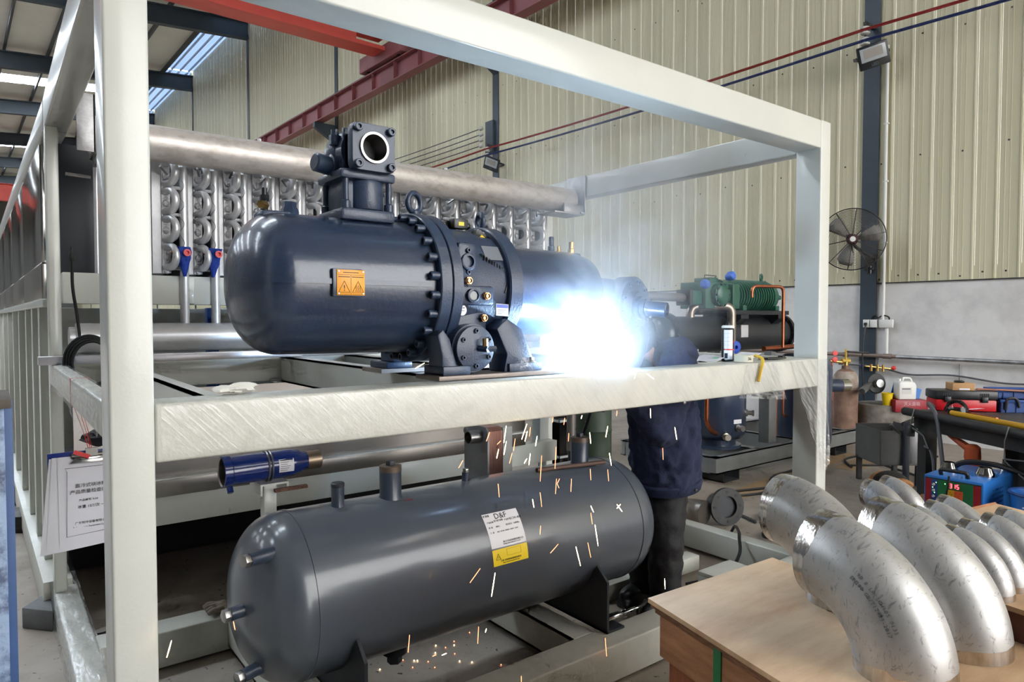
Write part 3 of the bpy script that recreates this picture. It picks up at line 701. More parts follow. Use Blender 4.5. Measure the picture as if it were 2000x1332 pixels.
G().cyl((.47, 4.24, 1.80), (.47, 4.24, 2.36), .014, n=10).build('drain_pipe', alu, im)
G().cyl((.33, 4.19, 2.30), (.44, 4.19, 2.295), .01, n=8).build('short_rod', steel, im)
for k in range(2):
    x = .885 + .166 * k - .045
    rg_ = thing('wrapped_valve', ['left of the two blue rag wrapped valves with red caps', 'right of the two blue rag wrapped valves with red caps'][k], 'valve', (x, 4.15, 1.8), 'blue wrapped valves')
    g = G(); n = 14
    vs = []; fs = []
    rows_ = [(0, .036, .018), (.03, .037, .02), (.06, .034, .02), (.09, .028, .018), (.13, .016, .012), (.165, .008, .006)]
    for (dz, rx, ry) in rows_:
        for i in range(n):
            a = 2 * math.pi * i / n; w = 1 + .16 * math.sin(a * 5 + dz * 60 + k * 2)
            vs.append((x + .035 + .012 * (dz / .16) * (-1 if k else .4) + rx * w * math.cos(a), 4.155 + ry * w * math.sin(a), 1.96 - dz))
    for r_ in range(len(rows_) - 1):
        for i in range(n): fs.append((r_ * n + i, r_ * n + (i + 1) % n, (r_ + 1) * n + (i + 1) % n, (r_ + 1) * n + i))
    fs.append(tuple(range(n))); fs.append(tuple(range((len(rows_) - 1) * n, len(rows_) * n)))
    G().add(vs, fs).build('rag', blue_cloth, rg_)
    G().lathe((x + .045, 4.135, 1.925), (.1, -1, .05), [(0, .014), (.012, .02), (.018, .02), (.018, .011), (.006, .011), (.006, 0)], 16).build('cap', red_cap, rg_)
    G().cyl((x - .03, 4.15, 1.925), (x + .01, 4.15, 1.925), .006, n=8).build('stem', copper, rg_)
    G().cyl((x - .02, 4.15, 1.90), (x + .02, 4.16, 1.90), .018, n=10).build('body', dark_steel, rg_)

# header pipe with its brackets
hp = thing('header_pipe', 'large weathered galvanised header pipe across the top of the evaporators', 'pipe', (.36, 4.0, 2.48))
G().lathe((.40, 4.0, 2.475), (3.25, 0, .005), [(0, 0), (.006, .08), (.02, .094), (3.235, .094), (3.25, .086), (3.25, 0)], 40).build('pipe', pipe_steel, hp)
g = G().box((.355, 3.90, 2.37), (.435, 3.91, 2.65)).box((.425, 3.90, 2.37), (.435, 4.1, 2.65)); g.build('end_bracket', galv, hp, bev=.002)
G().box((.435, 3.90, 2.365), (.56, 4.10, 2.378)).box((.44, 3.93, 2.33), (.50, 4.08, 2.366)).build('saddle_plate', galv, hp, bev=.002)
g = G().box((3.66, 3.89, 2.372), (3.711, 4.10, 2.384)).box((3.699, 3.89, 2.372), (3.711, 4.10, 2.672)); g.build('end_bracket', galv, hp, bev=.002)
G().box((3.40, 3.90, 2.362), (3.70, 4.10, 2.374)).build('saddle_plate', galv, hp, bev=.002)
G().box((3.50, 3.905, 2.374), (3.70, 3.917, 2.44)).build('clip_angle', galv, hp, bev=.002)
for x in (.66, 1.25, 1.85, 2.5): G().cyl((x, 4.0, 2.565), (x, 4.0, 2.585), .012, n=8).build('stud', weld, hp)

# ---------------------------------------------------------------- screw compressor
cp = thing('screw_compressor', 'large navy blue screw compressor sitting on the middle beam', 'compressor', (1.5, 2.4, 1.35))
CY, CZ = 2.40, 1.68
def xl(name, prof, mat=navy, n=64, parent=cp, cap=True): return G().lathe((0, CY, CZ), (1, 0, 0), prof, n, cap).build(name, mat, parent)
dome = [(.80 - .155 * math.cos(a), .247 * math.sin(a) ** .8) for a in [math.pi / 2 * i / 14 for i in range(15)]]
dome[0] = (.645, 0)
mh = xl('motor_housing', dome + [(1.0, .249), (1.22, .25), (1.27, .254), (1.302, .258)])
seam = []
for (t, r) in dome[3:] + [(1.0, .249), (1.28, .252)]: seam.append((t, r))
g = G(); vs = []; fs = []
for (t, r) in seam: vs += [(t, CY - r - .008, CZ + .012), (t, CY - r - .008, CZ - .006), (t, CY - r + .01, CZ + .013), (t, CY - r + .01, CZ - .004)]
for i in range(len(seam) - 1):
    a, b = 4 * i, 4 * i + 4; fs += [(a, a + 1, b + 1, b), (a + 2, b + 2, b + 3, a + 3), (a, b, b + 2, a + 2), (a + 1, a + 3, b + 3, b + 1)]
g.add(vs, fs).build('casting_seam', navy, mh)
G().box((.74, CY - .05, 1.895), (.86, CY + .05, 1.93)).build('valve_pad', navy_cast, mh, bev=.01)
G().lathe((.845, CY - .02, 1.92), (0, 0, 1), [(0, .032), (.02, .03), (.03, .024), (.045, .024), (.048, .018), (.048, 0)], 6).build('oil_plug', navy_cast, mh)
v = G().cyl((.765, CY, 1.93), (.765, CY, 1.965), .012).cyl((.765, CY, 1.965), (.765, CY, 1.985), .016, n=6).cyl((.765, CY, 1.985), (.765, CY, 2.01), .009); v.build('charging_valve', blackp, mh)
G().cyl((.76, CY - .03, 1.945), (.735, CY - .05, 1.945), .014, n=6).build('brass_cap', brass, mh)
# flange pair with cap screws
xl('motor_flange', [(1.298, .25), (1.300, .287), (1.304, .291), (1.346, .291), (1.349, .287), (1.349, .25)], navy_cast, 72)
xl('body_flange', [(1.351, .25), (1.352, .287), (1.355, .291), (1.395, .291), (1.40, .282), (1.402, .25)], navy_cast, 72)
bme = socket_bolt(.0155, .034)
for i in range(24):
    a = 2 * math.pi * (i + .5) / 24
    put(bme, 'bolt', navy_cast, cp, toz((1.299, CY + .270 * math.cos(a), CZ + .270 * math.sin(a)), (-1, 0, 0)))
G().torus((1.352, CY, 2.018), (.35, -1, 0), .038, .0115, 28, 10).build('lifting_eye', navy_cast, cp)
G().cyl((1.352, CY, 1.955), (1.352, CY, 1.985), .02).build('eye_base', navy_cast, cp)
# suction tower
tw = G().box((1.05, 2.295, 1.90), (1.26, 2.505, 1.965)).build('suction_base', navy_cast, cp, bev=.012)
G().box((1.05, 2.29, 1.967), (1.265, 2.51, 2.012)).build('suction_flange', navy_cast, tw, bev=.012)
nk = G().box((1.075, 2.325, 2.01), (1.235, 2.475, 2.12)).cyl((1.17, 2.36, 2.01), (1.17, 2.36, 2.12), .07, n=28).build('suction_neck', navy_cast, cp, bev=.01)
for x in (1.075, 1.245):
    for y in (2.31, 2.49): G().lathe((x, y, 2.01), (0, 0, 1), [(0, .017), (.025, .017), (.03, .011), (.11, .011)], 12).build('stud_bolt', navy_cast, nk)
uf = G().box((1.05, 2.29, 2.115), (1.265, 2.51, 2.15)).build('upper_flange', navy_cast, cp, bev=.01)
sv = G().cyl((1.16, 2.42, 2.15), (1.16, 2.42, 2.2), .085, n=32).cyl((1.16, 2.50, 2.225), (1.16, 2.345, 2.225), .085, n=36).sph((1.16, 2.45, 2.225), .10, 24).build('stop_valve_body', navy_cast, cp)
pf = G().box((1.083, 2.345, 2.145), (1.245, 2.365, 2.308)).build('port_flange', navy_cast, sv, bev=.008)
def holed(cx_, y0_, y1_, cz_, half, rh, n=48):
    vs = []; fs = []
    for i in range(n):
        a_ = 2 * math.pi * i / n; c_, s__ = math.cos(a_), math.sin(a_); k_ = half / (abs(c_) ** 9 + abs(s__) ** 9) ** (1 / 9)
        o_ = (cx_ + k_ * c_, cz_ + k_ * s__); h_ = (cx_ + rh * c_, cz_ + rh * s__)
        vs += [(o_[0], y1_, o_[1]), (o_[0], y0_ + .004, o_[1]), (cx_ + (o_[0] - cx_) * .97, y0_, cz_ + (o_[1] - cz_) * .97), (h_[0], y0_, h_[1]), (h_[0], y1_, h_[1])]
    for i in range(n):
        j = (i + 1) % n
        for q in range(4): fs.append((i * 5 + q, j * 5 + q, j * 5 + q + 1, i * 5 + q + 1))
    return G().add(vs, fs)
holed(1.164, 2.262, 2.298, 2.2265, .0845, .056).build('port_cover', navy_cast, sv)
G().lathe((1.164, 2.30, 2.2265), (0, -1, 0), [(-.045, .040), (-.02, .047), (.046, .047), (.046, .0555), (.0, .0555)], 40, cap=False).build('port_ring', stain2, sv)
G().lathe((1.164, 2.340, 2.2265), (0, -1, 0), [(0, .0), (0, .046)], 32, cap=False).build('port_bore', slate_dark, sv)
for x in (1.10, 1.228):
    for z in (2.163, 2.291): put(socket_bolt(.0155, .018), 'bolt', navy_cast, sv, toz((x, 2.262, z), (0, -1, 0)))
G().lathe((1.09, 2.43, 2.175), (-1, -.15, .1), [(0, .045), (.03, .042), (.032, .034), (.085, .034), (.09, .028), (.09, 0)], 24).build('valve_cap', navy_cast, sv)
G().cyl((1.075, 2.40, 2.25), (1.075, 2.40, 2.285), .022, n=6).cyl((1.075, 2.40, 2.285), (1.075, 2.40, 2.305), .014).build('gauge_port', navy_cast, sv)
G().sph((1.245, 2.42, 2.165), .045, 20).build('check_boss', navy_cast, sv)
for q in (tw, nk, uf, sv): q.matrix_basis = Matrix.Translation((-.052, 0, -.055))
# compressor body between the flanges
bd = xl('compressor_body', [(1.395, .262), (1.42, .252), (1.50, .246), (1.66, .24)], navy_cast)
xl('rear_flange', [(1.632, .22), (1.634, .258), (1.64, .264), (1.698, .264), (1.704, .258), (1.708, .18)], navy_cast, 72)
xl('oil_separator', [(1.70, .195), (2.16, .190), (2.23, .175), (2.27, .14), (2.29, .09), (2.295, 0)], navy)
# side boss block on the camera side with plugs, glass and filter cover
G().prism([(1.405, 1.40), (1.49, 1.40), (1.545, 1.50), (1.545, 1.67), (1.405, 1.67)], frame((0, 2.175, 0), (1, 0, 0), (0, 0, 1)), -.0 + -.12).build('manifold_block', navy_cast, bd, bev=.01)
G().box((1.402, 2.145, 1.61), (1.56, 2.28, 1.685)).build('upper_block', navy_cast, bd, bev=.012)
G().box((1.402, 2.16, 1.69), (1.49, 2.30, 1.85)).build('port_block', navy_cast, bd, bev=.016)
G().lathe((1.446, 2.162, 1.775), (0, -1, 0), [(0, .032), (.012, .032), (.014, .028), (.014, .022), (-.01, .022), (-.01, 0)], 24).build('service_port', navy_cast, bd)
for z in (1.735, 1.818): put(socket_bolt(.010, .010), 'bolt', navy_cast, bd, toz((1.446, 2.16, z), (0, -1, 0)))
hexc = G().prism(hexpoly(.017), Matrix(), .014).lathe((0, 0, .013), (0, 0, 1), [(0, .012), (.008, .012), (.008, .007), (.003, .007), (.003, 0)], 14).mesh('brass_plug', bev=.0015, seg=1)
for (x, z) in ((1.435, 1.702), (1.518, 1.646), (1.523, 1.562)): put(hexc, 'brass_plug', copper if False else M('pink_brass', srgb(206, 160, 120), .28, .95), bd, toz((x, 2.146 if z > 1.6 else 2.172, z), (0, -1, 0)))
G().lathe((1.453, 2.147, 1.646), (0, -1, 0), [(0, .027), (.02, .027), (.022, .02), (.016, .018), (.016, 0)], 20).build('sight_glass', navy_cast, bd)
G().lathe((1.453, 2.130, 1.646), (0, -1, 0), [(0, .0165), (.001, 0)], 18).build('glass_disc', M('sight_glass', srgb(120, 130, 130), .08), bd)
G().lathe((1.418, 2.158, 1.592), (0, -1, .1), [(0, .021), (.001, .021), (.001, 0)], 24).build('round_sticker', white, bd)
G().box((1.407, 2.156, 1.598), (1.415, 2.1565, 1.602)).box((1.421, 2.156, 1.598), (1.429, 2.1565, 1.602)).box((1.408, 2.156, 1.588), (1.428, 2.1565, 1.590)).build('sticker_print', ink_grey, bd)
oc = G().cyl((1.447, 2.30, 1.448), (1.447, 2.13, 1.448), .092, n=40).build('oil_filter_barrel', navy_cast, bd)
G().cyl((1.447, 2.128, 1.448), (1.447, 2.108, 1.448), .085, n=40).build('oil_filter_cover', navy_cast, bd, bev=.003)
for i in range(6):
    a = math.pi / 3 * i + .52; put(socket_bolt(.0095, .009), 'bolt', navy_cast, bd, toz((1.447 + .066 * math.cos(a), 2.108, 1.448 + .066 * math.sin(a)), (0, -1, 0)))
G().cyl((1.462, 2.108, 1.448), (1.477, 2.07, 1.445), .013, n=6).cyl((1.472, 2.085, 1.446), (1.517, 2.08, 1.446), .012, n=6).build('drain_valve', navy_cast, bd)
G().cyl((1.472, 2.083, 1.455), (1.472, 2.083, 1.485), .010, n=6).build('brass_cap', brass, bd)
# labels
th_ = R(14)
G().add([(1.572, 2.150, 1.618), (1.632, 2.150, 1.615), (1.632, 2.150, 1.568), (1.572, 2.150, 1.572)], [(0, 1, 2, 3)]).build('white_sticker', white, bd, smooth=0)
G().add([(1.574, 2.149, 1.616), (1.630, 2.149, 1.613), (1.630, 2.149, 1.600), (1.574, 2.149, 1.602)], [(0, 1, 2, 3)]).build('blue_band', M('sticker_blue', srgb(84, 96, 170), .5), bd, smooth=0)
for q in range(3): G().box((1.578, 2.1485, 1.592 - q * .007), (1.624 - q * .012, 2.149, 1.594 - q * .007)).build('sticker_print', ink_grey, bd)
yy = lambda a, rr=.2485: (CY - rr * math.cos(a), CZ + rr * math.sin(a))
a0, a1 = R(26), R(42); y0, z0 = yy(a0); y1, z1 = yy(a1)
G().add([(1.545, y0, z0), (1.628, y0, z0), (1.628, y1, z1), (1.545, y1, z1)], [(0, 1, 2, 3)]).build('name_plate', M('plate_silver', srgb(150, 152, 158), .3, .6), bd, smooth=0)
# orange warning plate on the motor
op = G().box((.912, 2.134, 1.637), (1.012, 2.138, 1.722)).build('warning_plate', orange, cp, bev=.002)
G().box((.90, 2.138, 1.632), (1.005, 2.156, 1.725)).build('plate_base', navy, op, bev=.002)
op_y = 2.1333
g = G().box((.9615, op_y, 1.641), (.9622, op_y + .001, 1.705)).box((.915, op_y, 1.7045), (1.009, op_y + .001, 1.7053)).box((.915, op_y, 1.6405), (1.009, op_y + .001, 1.6413)); g.build('plate_lines', ink, op)
for cx in (.938, .987):
    tri = [(cx - .020, 1.647), (cx + .020, 1.647), (cx, 1.684)]
    G().tube([V((x, op_y, z)) for x, z in tri], .0011, 4, True).build('warning_triangle', ink, op)
text('!', .028, (.938, op_y, 1.660), (1, 0, 0), (0, 0, 1), ink, op)
g = G()
for d in (-.007, 0, .007): g.tube([V((.987 + d + .0015 * math.sin(q * 1.6), op_y, 1.655 + q * .0025)) for q in range(7)], .0007, 4)
g.box((.976, op_y, 1.651), (.998, op_y + .001, 1.6525)); g.build('hot_surface_symbol', ink, op)
g = G()
for (xa, xb, z) in ((.935, .99, 1.7125), (.918, .956, 1.698), (.966, 1.006, 1.698)): 
    x = xa
    while x < xb: g.box((x, op_y, z - .0014), (x + .003, op_y + .001, z + .0014)); x += .0046
g.build('plate_print', ink, op)
for x in (.919, 1.005):
    for z in (1.643, 1.716): G().lathe((x, 2.134, z), (0, -1, 0), [(0, .0035), (.0015, .003), (.002, 0)], 8).build('rivet', steel, op)
# solenoid blocks with yellow stickers
def solenoid(x, y, z, rot, lab):
    mx = Matrix.Translation((x, y, z)) @ Euler(rot).to_matrix().to_4x4()
    b = G().box((-.034, -.022, -.02), (.034, .022, .02), mx).cyl(mx @ V((.034, 0, -.005)), mx @ V((.048, 0, -.005)), .014, n=12).build('solenoid_block', blackp, cp, bev=.004)
    G().box((-.014, -.0235, -.008), (.012, -.022, .007), mx).build('yellow_sticker', yellow, b)
    return mx, b
solenoid(1.535, 2.36, 1.945, (0, 0, 0), ''); solenoid(1.47, 2.40, 1.94, (0, 0, 0), '')
mx, b = solenoid(1.60, 2.30, 1.892, (.3, .5, .1), '')
G().lathe(mx @ V((.0, 0, .02)), mx.to_3x3() @ V((0, 0, 1)), [(0, .011), (.003, .010), (.004, 0)], 14).build('coil_nut', steel, b)
G().tube([V((1.525 + t * .0115, 2.19 - .012 * math.cos(t * 2 * math.pi) - .001 * t, 1.80 - t * .006 + .012 * math.sin(t * 2 * math.pi))) for t in [q / 12 for q in range(109)]], .0035, 5).build('coiled_lead', blackp, cp)
G().tube(bez([(1.628, 2.175, 1.745), (1.632, 2.16, 1.70), (1.62, 2.155, 1.66)]), .003, 5).build('sensor_lead', blackp, cp)
G().torus((1.67, CY, 1.97), (1, -.25, 0), .034, .0115, 24, 10).cyl((1.67, CY, 1.90), (1.67, CY, 1.945), .012).build('lifting_eye', navy_cast, cp)
G().box((1.63, CY - .06, 1.88), (1.71, CY + .06, 1.915)).build('eye_pad', navy_cast, cp, bev=.008)
for (x, r, h, m) in ((2.07, .012, .075, navy_cast), (2.115, .007, .035, brass), (2.195, .013, .06, brass)):
    G().lathe((x, CY, 1.862), (0, 0, 1), [(0, r * 1.3), (h * .4, r * 1.3), (h * .45, r), (h * .95, r), (h, r * .7), (h, 0)], 8).build('service_valve', m, cp)
G().box((2.15, CY - .03, 1.82), (2.23, CY + .03, 1.868)).build('valve_pad', navy_cast, cp, bev=.006)
# discharge end cover and stub
ax = V((.22, -.97, -.03)).normalized(); ec = V((2.46, 2.27, 1.612))
G().cyl((2.22, CY + .02, 1.64), ec - ax * .05, .13, n=36).build('discharge_neck', navy_cast, cp)
G().lathe(ec, ax, [(-.14, .12), (-.06, .13), (-.05, .148), (.02, .15), (.028, .142), (.028, .085), (.05, .075), (.05, 0)], 48).build('discharge_cover', navy_cast, cp)
_, uu, ww = ortho(ax)
for i in range(10):
    a = 2 * math.pi * i / 10 + .2; put(socket_bolt(.0105, .012), 'bolt', navy_cast, cp, toz(ec + ax * .028 + (uu * math.cos(a) + ww * math.sin(a)) * .122, ax))
G().lathe(ec + ax * .045, ax, [(0, .055), (.025, .055), (.027, .045), (.05, .045)], 28).build('stub_collar', navy_cast, cp)
ax2 = V((.40, -.90, -.10)).normalized()
G().prism(hexpoly(.042), toz(ec + ax * .07, ax2), .035).build('stub_nut', navy_cast, cp, bev=.003)
G().lathe(ec + ax * .085, ax2, [(0, .036), (.10, .036), (.105, .03), (.105, .024), (.08, .024), (.08, 0)], 24).build('stub_pipe', navy_cast, cp)
G().sph(ec + V((.05, .02, -.16)), .06, 16).build('lower_boss', navy_cast, cp)
# feet
def foot(poly):
    return G().prism(poly, frame((0, 2.115, 0), (1, 0, 0), (0, 0, 1)), -.10).build('foot', navy_cast, cp, bev=.006)
foot([(1.305, 1.352), (1.405, 1.352), (1.405, 1.382), (1.368, 1.388), (1.338, 1.485), (1.31, 1.52), (1.285, 1.50), (1.305, 1.42)])
foot([(1.585, 1.352), (1.75, 1.352), (1.75, 1.388), (1.735, 1.392), (1.672, 1.52), (1.60, 1.56), (1.55, 1.52), (1.60, 1.42)])
put(hex_bolt(.014, .018), 'foot_bolt', steel, cp, Matrix.Translation((1.395, 2.13, 1.386))); put(hex_bolt(.014, .018), 'foot_bolt', steel, cp, Matrix.Translation((1.722, 2.12, 1.388)))
G().box((1.60, 2.10, 1.352), (1.765, 2.24, 1.385)).build('foot_pad', navy_cast, cp, bev=.004)
G().box((1.30, 2.10, 1.352), (1.42, 2.24, 1.385)).build('foot_pad', navy_cast, cp, bev=.004)
G().box((1.30, 2.54, 1.352), (1.42, 2.70, 1.38)).box((1.32, 2.52, 1.38), (1.40, 2.64, 1.50)).build('rear_foot', navy_cast, cp, bev=.006)
G().box((1.60, 2.54, 1.352), (1.76, 2.70, 1.38)).box((1.62, 2.52, 1.38), (1.72, 2.64, 1.50)).build('rear_foot', navy_cast, cp, bev=.006)
# mounting plate under the feet
pl = thing('mounting_plate', 'bare steel strip under the compressor feet on the middle beam', 'steel plate', (1.7, 2.1, 1.335))
G().box((1.27, 2.08, 1.336), (2.18, 2.25, 1.352)).build('plate', M('mill_steel', srgb(150, 138, 130), .5, .5, var=.3, vs=8), pl, bev=.002)
tag(G().box((1.27, 2.53, 1.336), (1.90, 2.71, 1.352)).build('mounting_plate', M('mill_steel', srgb(150, 138, 130), .5, .5)), 'rear steel strip under the far compressor feet', 'steel plate')
put(hex_bolt(.016, .014), 'hanging_bolt', steel, fr, Matrix.Translation((1.36, 2.37, 1.295)))
G().cyl((1.36, 2.37, 1.30), (1.36, 2.37, 1.255), .008).build('hanging_bolt', steel, fr)
# bar lying across the back, cable coil, rags
tag(G().box((.185, 3.93, 1.337), (1.95, 3.985, 1.377)).build('aluminium_bar', M('bar_alu', srgb(206, 204, 208), .3, .7), bev=.002), 'long bare aluminium bar lying across the frame behind the compressor', 'metal bar')
cc = G(); 
for q in range(4):
    rr = .115 - q * .008; cc.tube([V((.385 + rr * math.cos(t) * .9 + .003 * q, 3.86 - q * .012, 1.345 + rr * 1.15 * math.sin(t))) for t in [2 * math.pi * k / 36 for k in range(36)]], .0075, 6, True)
coil = thing('cable_coil', 'black cable coiled and hanging behind the left front post', 'cable', (.385, 3.86, 1.2))
cc.build('loops', black, coil)
G().tube(bez([(.335, 3.99, 1.86), (.333, 3.98, 1.72), (.345, 3.94, 1.58), (.35, 3.90, 1.47), (.335, 3.86, 1.44)]), .008, 6).build('tail', black, coil)
G().lathe((.333, 3.99, 1.84), (0, 0, 1), [(0, .008), (.01, .013), (.04, .013), (.05, .006), (.07, .006)], 8).build('plug', black, coil)
def blob(name, c, r, sc, mat, amp=.2, n=16, seed=0, label=None, cat=None):
    g = G().sph((0, 0, 0), 1, n); rn = random.Random(seed); ph = [rn.random() * 6 for _ in range(6)]
    vs = []
    for x, y, z in g.v:
        w = 1 + amp * (math.sin(3 * x + ph[0] + 2 * y) + .7 * math.sin(5 * y + ph[1] + 3 * z) + .5 * math.sin(7 * z + ph[2] + 6 * x))
        vs.append((c[0] + x * r * sc[0] * w, c[1] + y * r * sc[1] * w, c[2] + z * r * sc[2] * w))
    o = G().add(vs, g.f).build(name, mat)
    if label: tag(o, label, cat)
    return o
blob('crumpled_rag', (.58, 2.13, 1.350), .036, (1.5, .7, .4), M('white_rag', srgb(216, 214, 206), .9), .3, 20, 2, 'crumpled white rag on the middle beam beside the left post', 'rag')
blob('crumpled_film', (1.66, 2.09, 1.375), .05, (1, .4, .5), film, .25, 18, 4, 'ball of crumpled plastic film on the mounting plate', 'plastic film')

# ---------------------------------------------------------------- slate receiver tank
tk = thing('receiver_tank', 'slate grey horizontal pressure tank lying in the frame base', 'tank', (1.65, 2.45, .17))
TY, TZ, TR = 2.45, .555, .30
hd = lambda x0, s: [(x0 + s * .175 * math.cos(a), TR * math.sin(a) ** .9) for a in [math.pi / 2 * i / 14 for i in range(15)]]
left = hd(.83, -1); right = list(reversed(hd(2.46, 1)))
left[0] = (left[0][0], 0); right[-1] = (right[-1][0], 0)
sh = G().lathe((0, TY, TZ), (1, 0, 0), left + [(.855, TR)] + [(2.435, TR)] + right, 72).build('shell', slate, tk)
for x in (.855, 2.435): G().lathe((x, TY, TZ), (1, 0, 0), [(-.006, TR - .004), (-.004, TR + .003), (.004, TR + .003), (.006, TR - .004)], 72, cap=False).build('weld_seam', slate, sh)
def nozzle(x, y, z, r, h, plug, name='nozzle'):
    o = G().lathe((x, y, z - .03), (0, 0, 1), [(0, r * 1.25), (.03, r * 1.12), (.04, r), (h + .03, r)], 28).build(name, M('nozzle_navy', srgb(48, 58, 74), .35, coat=.3), tk)
    if plug == 'coupling':
        G().lathe((x, y, z + h - .02), (0, 0, 1), [(0, r * 1.02), (.022, r * 1.02), (.024, r * .9), (.024, 0)], 28).build('rim', M('scorched_rim', srgb(110, 96, 84), .45, .6), o)
        G().prism(hexpoly(r * .46), Matrix.Translation((x, y, z + h)), .022).build('hex_plug', slate_dark, o, bev=.002)
    elif plug == 'cap': G().lathe((x, y, z + h), (0, 0, 1), [(0, r), (.004, r * 1.05), (.014, r * 1.05), (.017, r * .9), (.017, 0)], 24).build('cap', slate_dark, o)
    elif plug == 'steel': G().prism(hexpoly(r * .9), Matrix.Translation((x, y, z + h)), .016).build('hex_plug', steel, o, bev=.002)
    return o
nozzle(1.035, 2.43, .85, .024, .075, 'cap'); nozzle(1.256, 2.43, .85, .043, .125, 'coupling'); nozzle(2.28, 2.43, .85, .043, .13, 'coupling'); nozzle(1.64, 2.47, .85, .016, .04, 'steel')
def side_nozzle(p, d, r=.022, L_=.075):
    p = V(p); d = V(d).normalized()
    o = G().lathe(p - d * .05, d, [(0, r * 1.15), (.05, r * 1.1), (.06, r), (L_ + .03, r)], 20).build('side_nozzle', M('nozzle_navy', srgb(48, 58, 74), .35), tk)
    G().prism(hexpoly(r * 1.02), toz(p + d * (L_ - .02), d), .022).build('hex_plug', steel, o, bev=.002)
for (p, d) in (((.715, 2.30, .765), (-1, -.35, .05)), ((.672, 2.36, .575), (-1, -.2, 0)), ((.70, 2.33, .375), (-1, -.3, -.05))): side_nozzle(p, d)
def saddle(x):
    s_ = G().prism([(2.09, .172), (2.81, .172), (2.81, .40), (2.74, .46), (2.70, .40), (2.62, .325), (2.53, .285), (2.45, .27), (2.37, .285), (2.28, .325), (2.20, .40), (2.155, .46), (2.09, .40)],
                   frame((x, 0, 0), (0, 1, 0), (0, 0, 1)), .012).build('saddle_plate', slate_dark, tk, smooth=0)
    G().box((x - .0, 2.09, .172), (x + .11, 2.81, .182)).build('saddle_base', slate_dark, s_)
    G().box((x + .012, 2.30, .182), (x + .022 + .08, 2.312, .33)).build('gusset', slate_dark, s_)
saddle(2.13); saddle(.98)
G().box((.74, 2.16, .172), (.98, 2.18, .30)).build('saddle_gusset', slate, tk)
G().cyl((1.28, 2.45, .27), (1.28, 2.45, .21), .05, n=24).cyl((1.28, 2.45, .21), (1.28, 2.45, .17), .03, n=6).build('drain_plug', slate_dark, tk)
# curved labels on the shell
def on_tank(x, a, off=.0012): return V((x, TY - (TR + off) * math.cos(a), TZ + (TR + off) * math.sin(a)))
def tank_patch(name, x0, x1, a0, a1, mat, off=.0012, n=8, skew=0.):
    vs = []
    for i in range(n + 1):
        a = a0 + (a1 - a0) * i / n
        vs += [on_tank(x0 + skew * (a1 - a), a, off), on_tank(x1 + skew * (a1 - a), a, off)]
    return G().add(vs, [(2 * i, 2 * i + 1, 2 * i + 3, 2 * i + 2) for i in range(n)]).build(name, mat, sh)
lw = tank_patch('white_label', 1.56, 1.735, R(18), R(45), white); ly = tank_patch('yellow_label', 1.56, 1.735, R(5), R(17), yellow)
def tank_text(s, size, x, a, mat=ink, sx=1., par_=None, al='CENTER'):
    ey = V((0, math.sin(a), math.cos(a))); return text(s, size, on_tank(x, a, .0016), (1, 0, 0), ey, mat, par_ or sh, sx=sx, align=al)
tank_text('D&F', .034, 1.645, R(41.5)); tank_text('贮液器', .010, 1.578, R(43))
for (s_, z_, x_, a_, al) in (('产品名称', .008, 1.57, 37.5, 'LEFT'), ('卧式贮液器', .009, 1.605, 38, 'LEFT'), ('产品型号', .008, 1.655, 37.5, 'LEFT'), ('ECW-400', .014, 1.685, 37.5, 'LEFT'),
        ('容  积', .008, 1.57, 33.5, 'LEFT'), ('400 L', .009, 1.605, 33.5, 'LEFT'), ('设计压力', .008, 1.655, 33.5, 'LEFT'), ('3.0MPa', .010, 1.695, 33.5, 'LEFT'),
        ('工  质', .008, 1.57, 29.5, 'LEFT'), ('R22  R134a  R404A  R407C  R507', .0075, 1.605, 29.5, 'LEFT'), ('浙江冷冻设备制造有限公司', .0085, 1.62, 21.5, 'LEFT'), ('Refrigeration Equipment Co.,Ltd', .0065, 1.62, 20, 'LEFT')):
    tank_text(s_, z_, x_, R(a_), par_=sh, al=al)
tri = [on_tank(1.575, R(9.5), .002), on_tank(1.597, R(9.5), .002), on_tank(1.586, R(13.8), .002)]
G().tube(tri, .0012, 4, True).build('warning_triangle', ink, sh); tank_text('!', .014, 1.586, R(11), par_=sh)
tri = [on_tank(1.63, R(11), .002), on_tank(1.70, R(11), .002), on_tank(1.70, R(15.8), .002), on_tank(1.63, R(15.8), .002)]
G().tube(tri, .0006, 4, True).build('label_frame', M('faded_ink', srgb(190, 160, 40), .6), sh)
tank_text('注意: 设备使用前请阅读说明书', .0075, 1.648, R(8.2), par_=sh); tank_text('Please read the manual before use', .006, 1.648, R(6.6), par_=sh)
G().box((1.285, 2.365, .8445), (1.32, 2.385, .8455)).build('red_sticker', red_box, sh); G().box((2.33, 2.365, .845), (2.36, 2.385, .8465)).build('white_sticker', white, sh)
tag(G().cyl((1.96, 2.37, .872), (2.36, 2.34, .863), .011, n=10).build('steel_rod', M('rod_rust', srgb(90, 70, 62), .6, .5)), 'thin dark steel rod lying on top of the grey tank', 'rod')

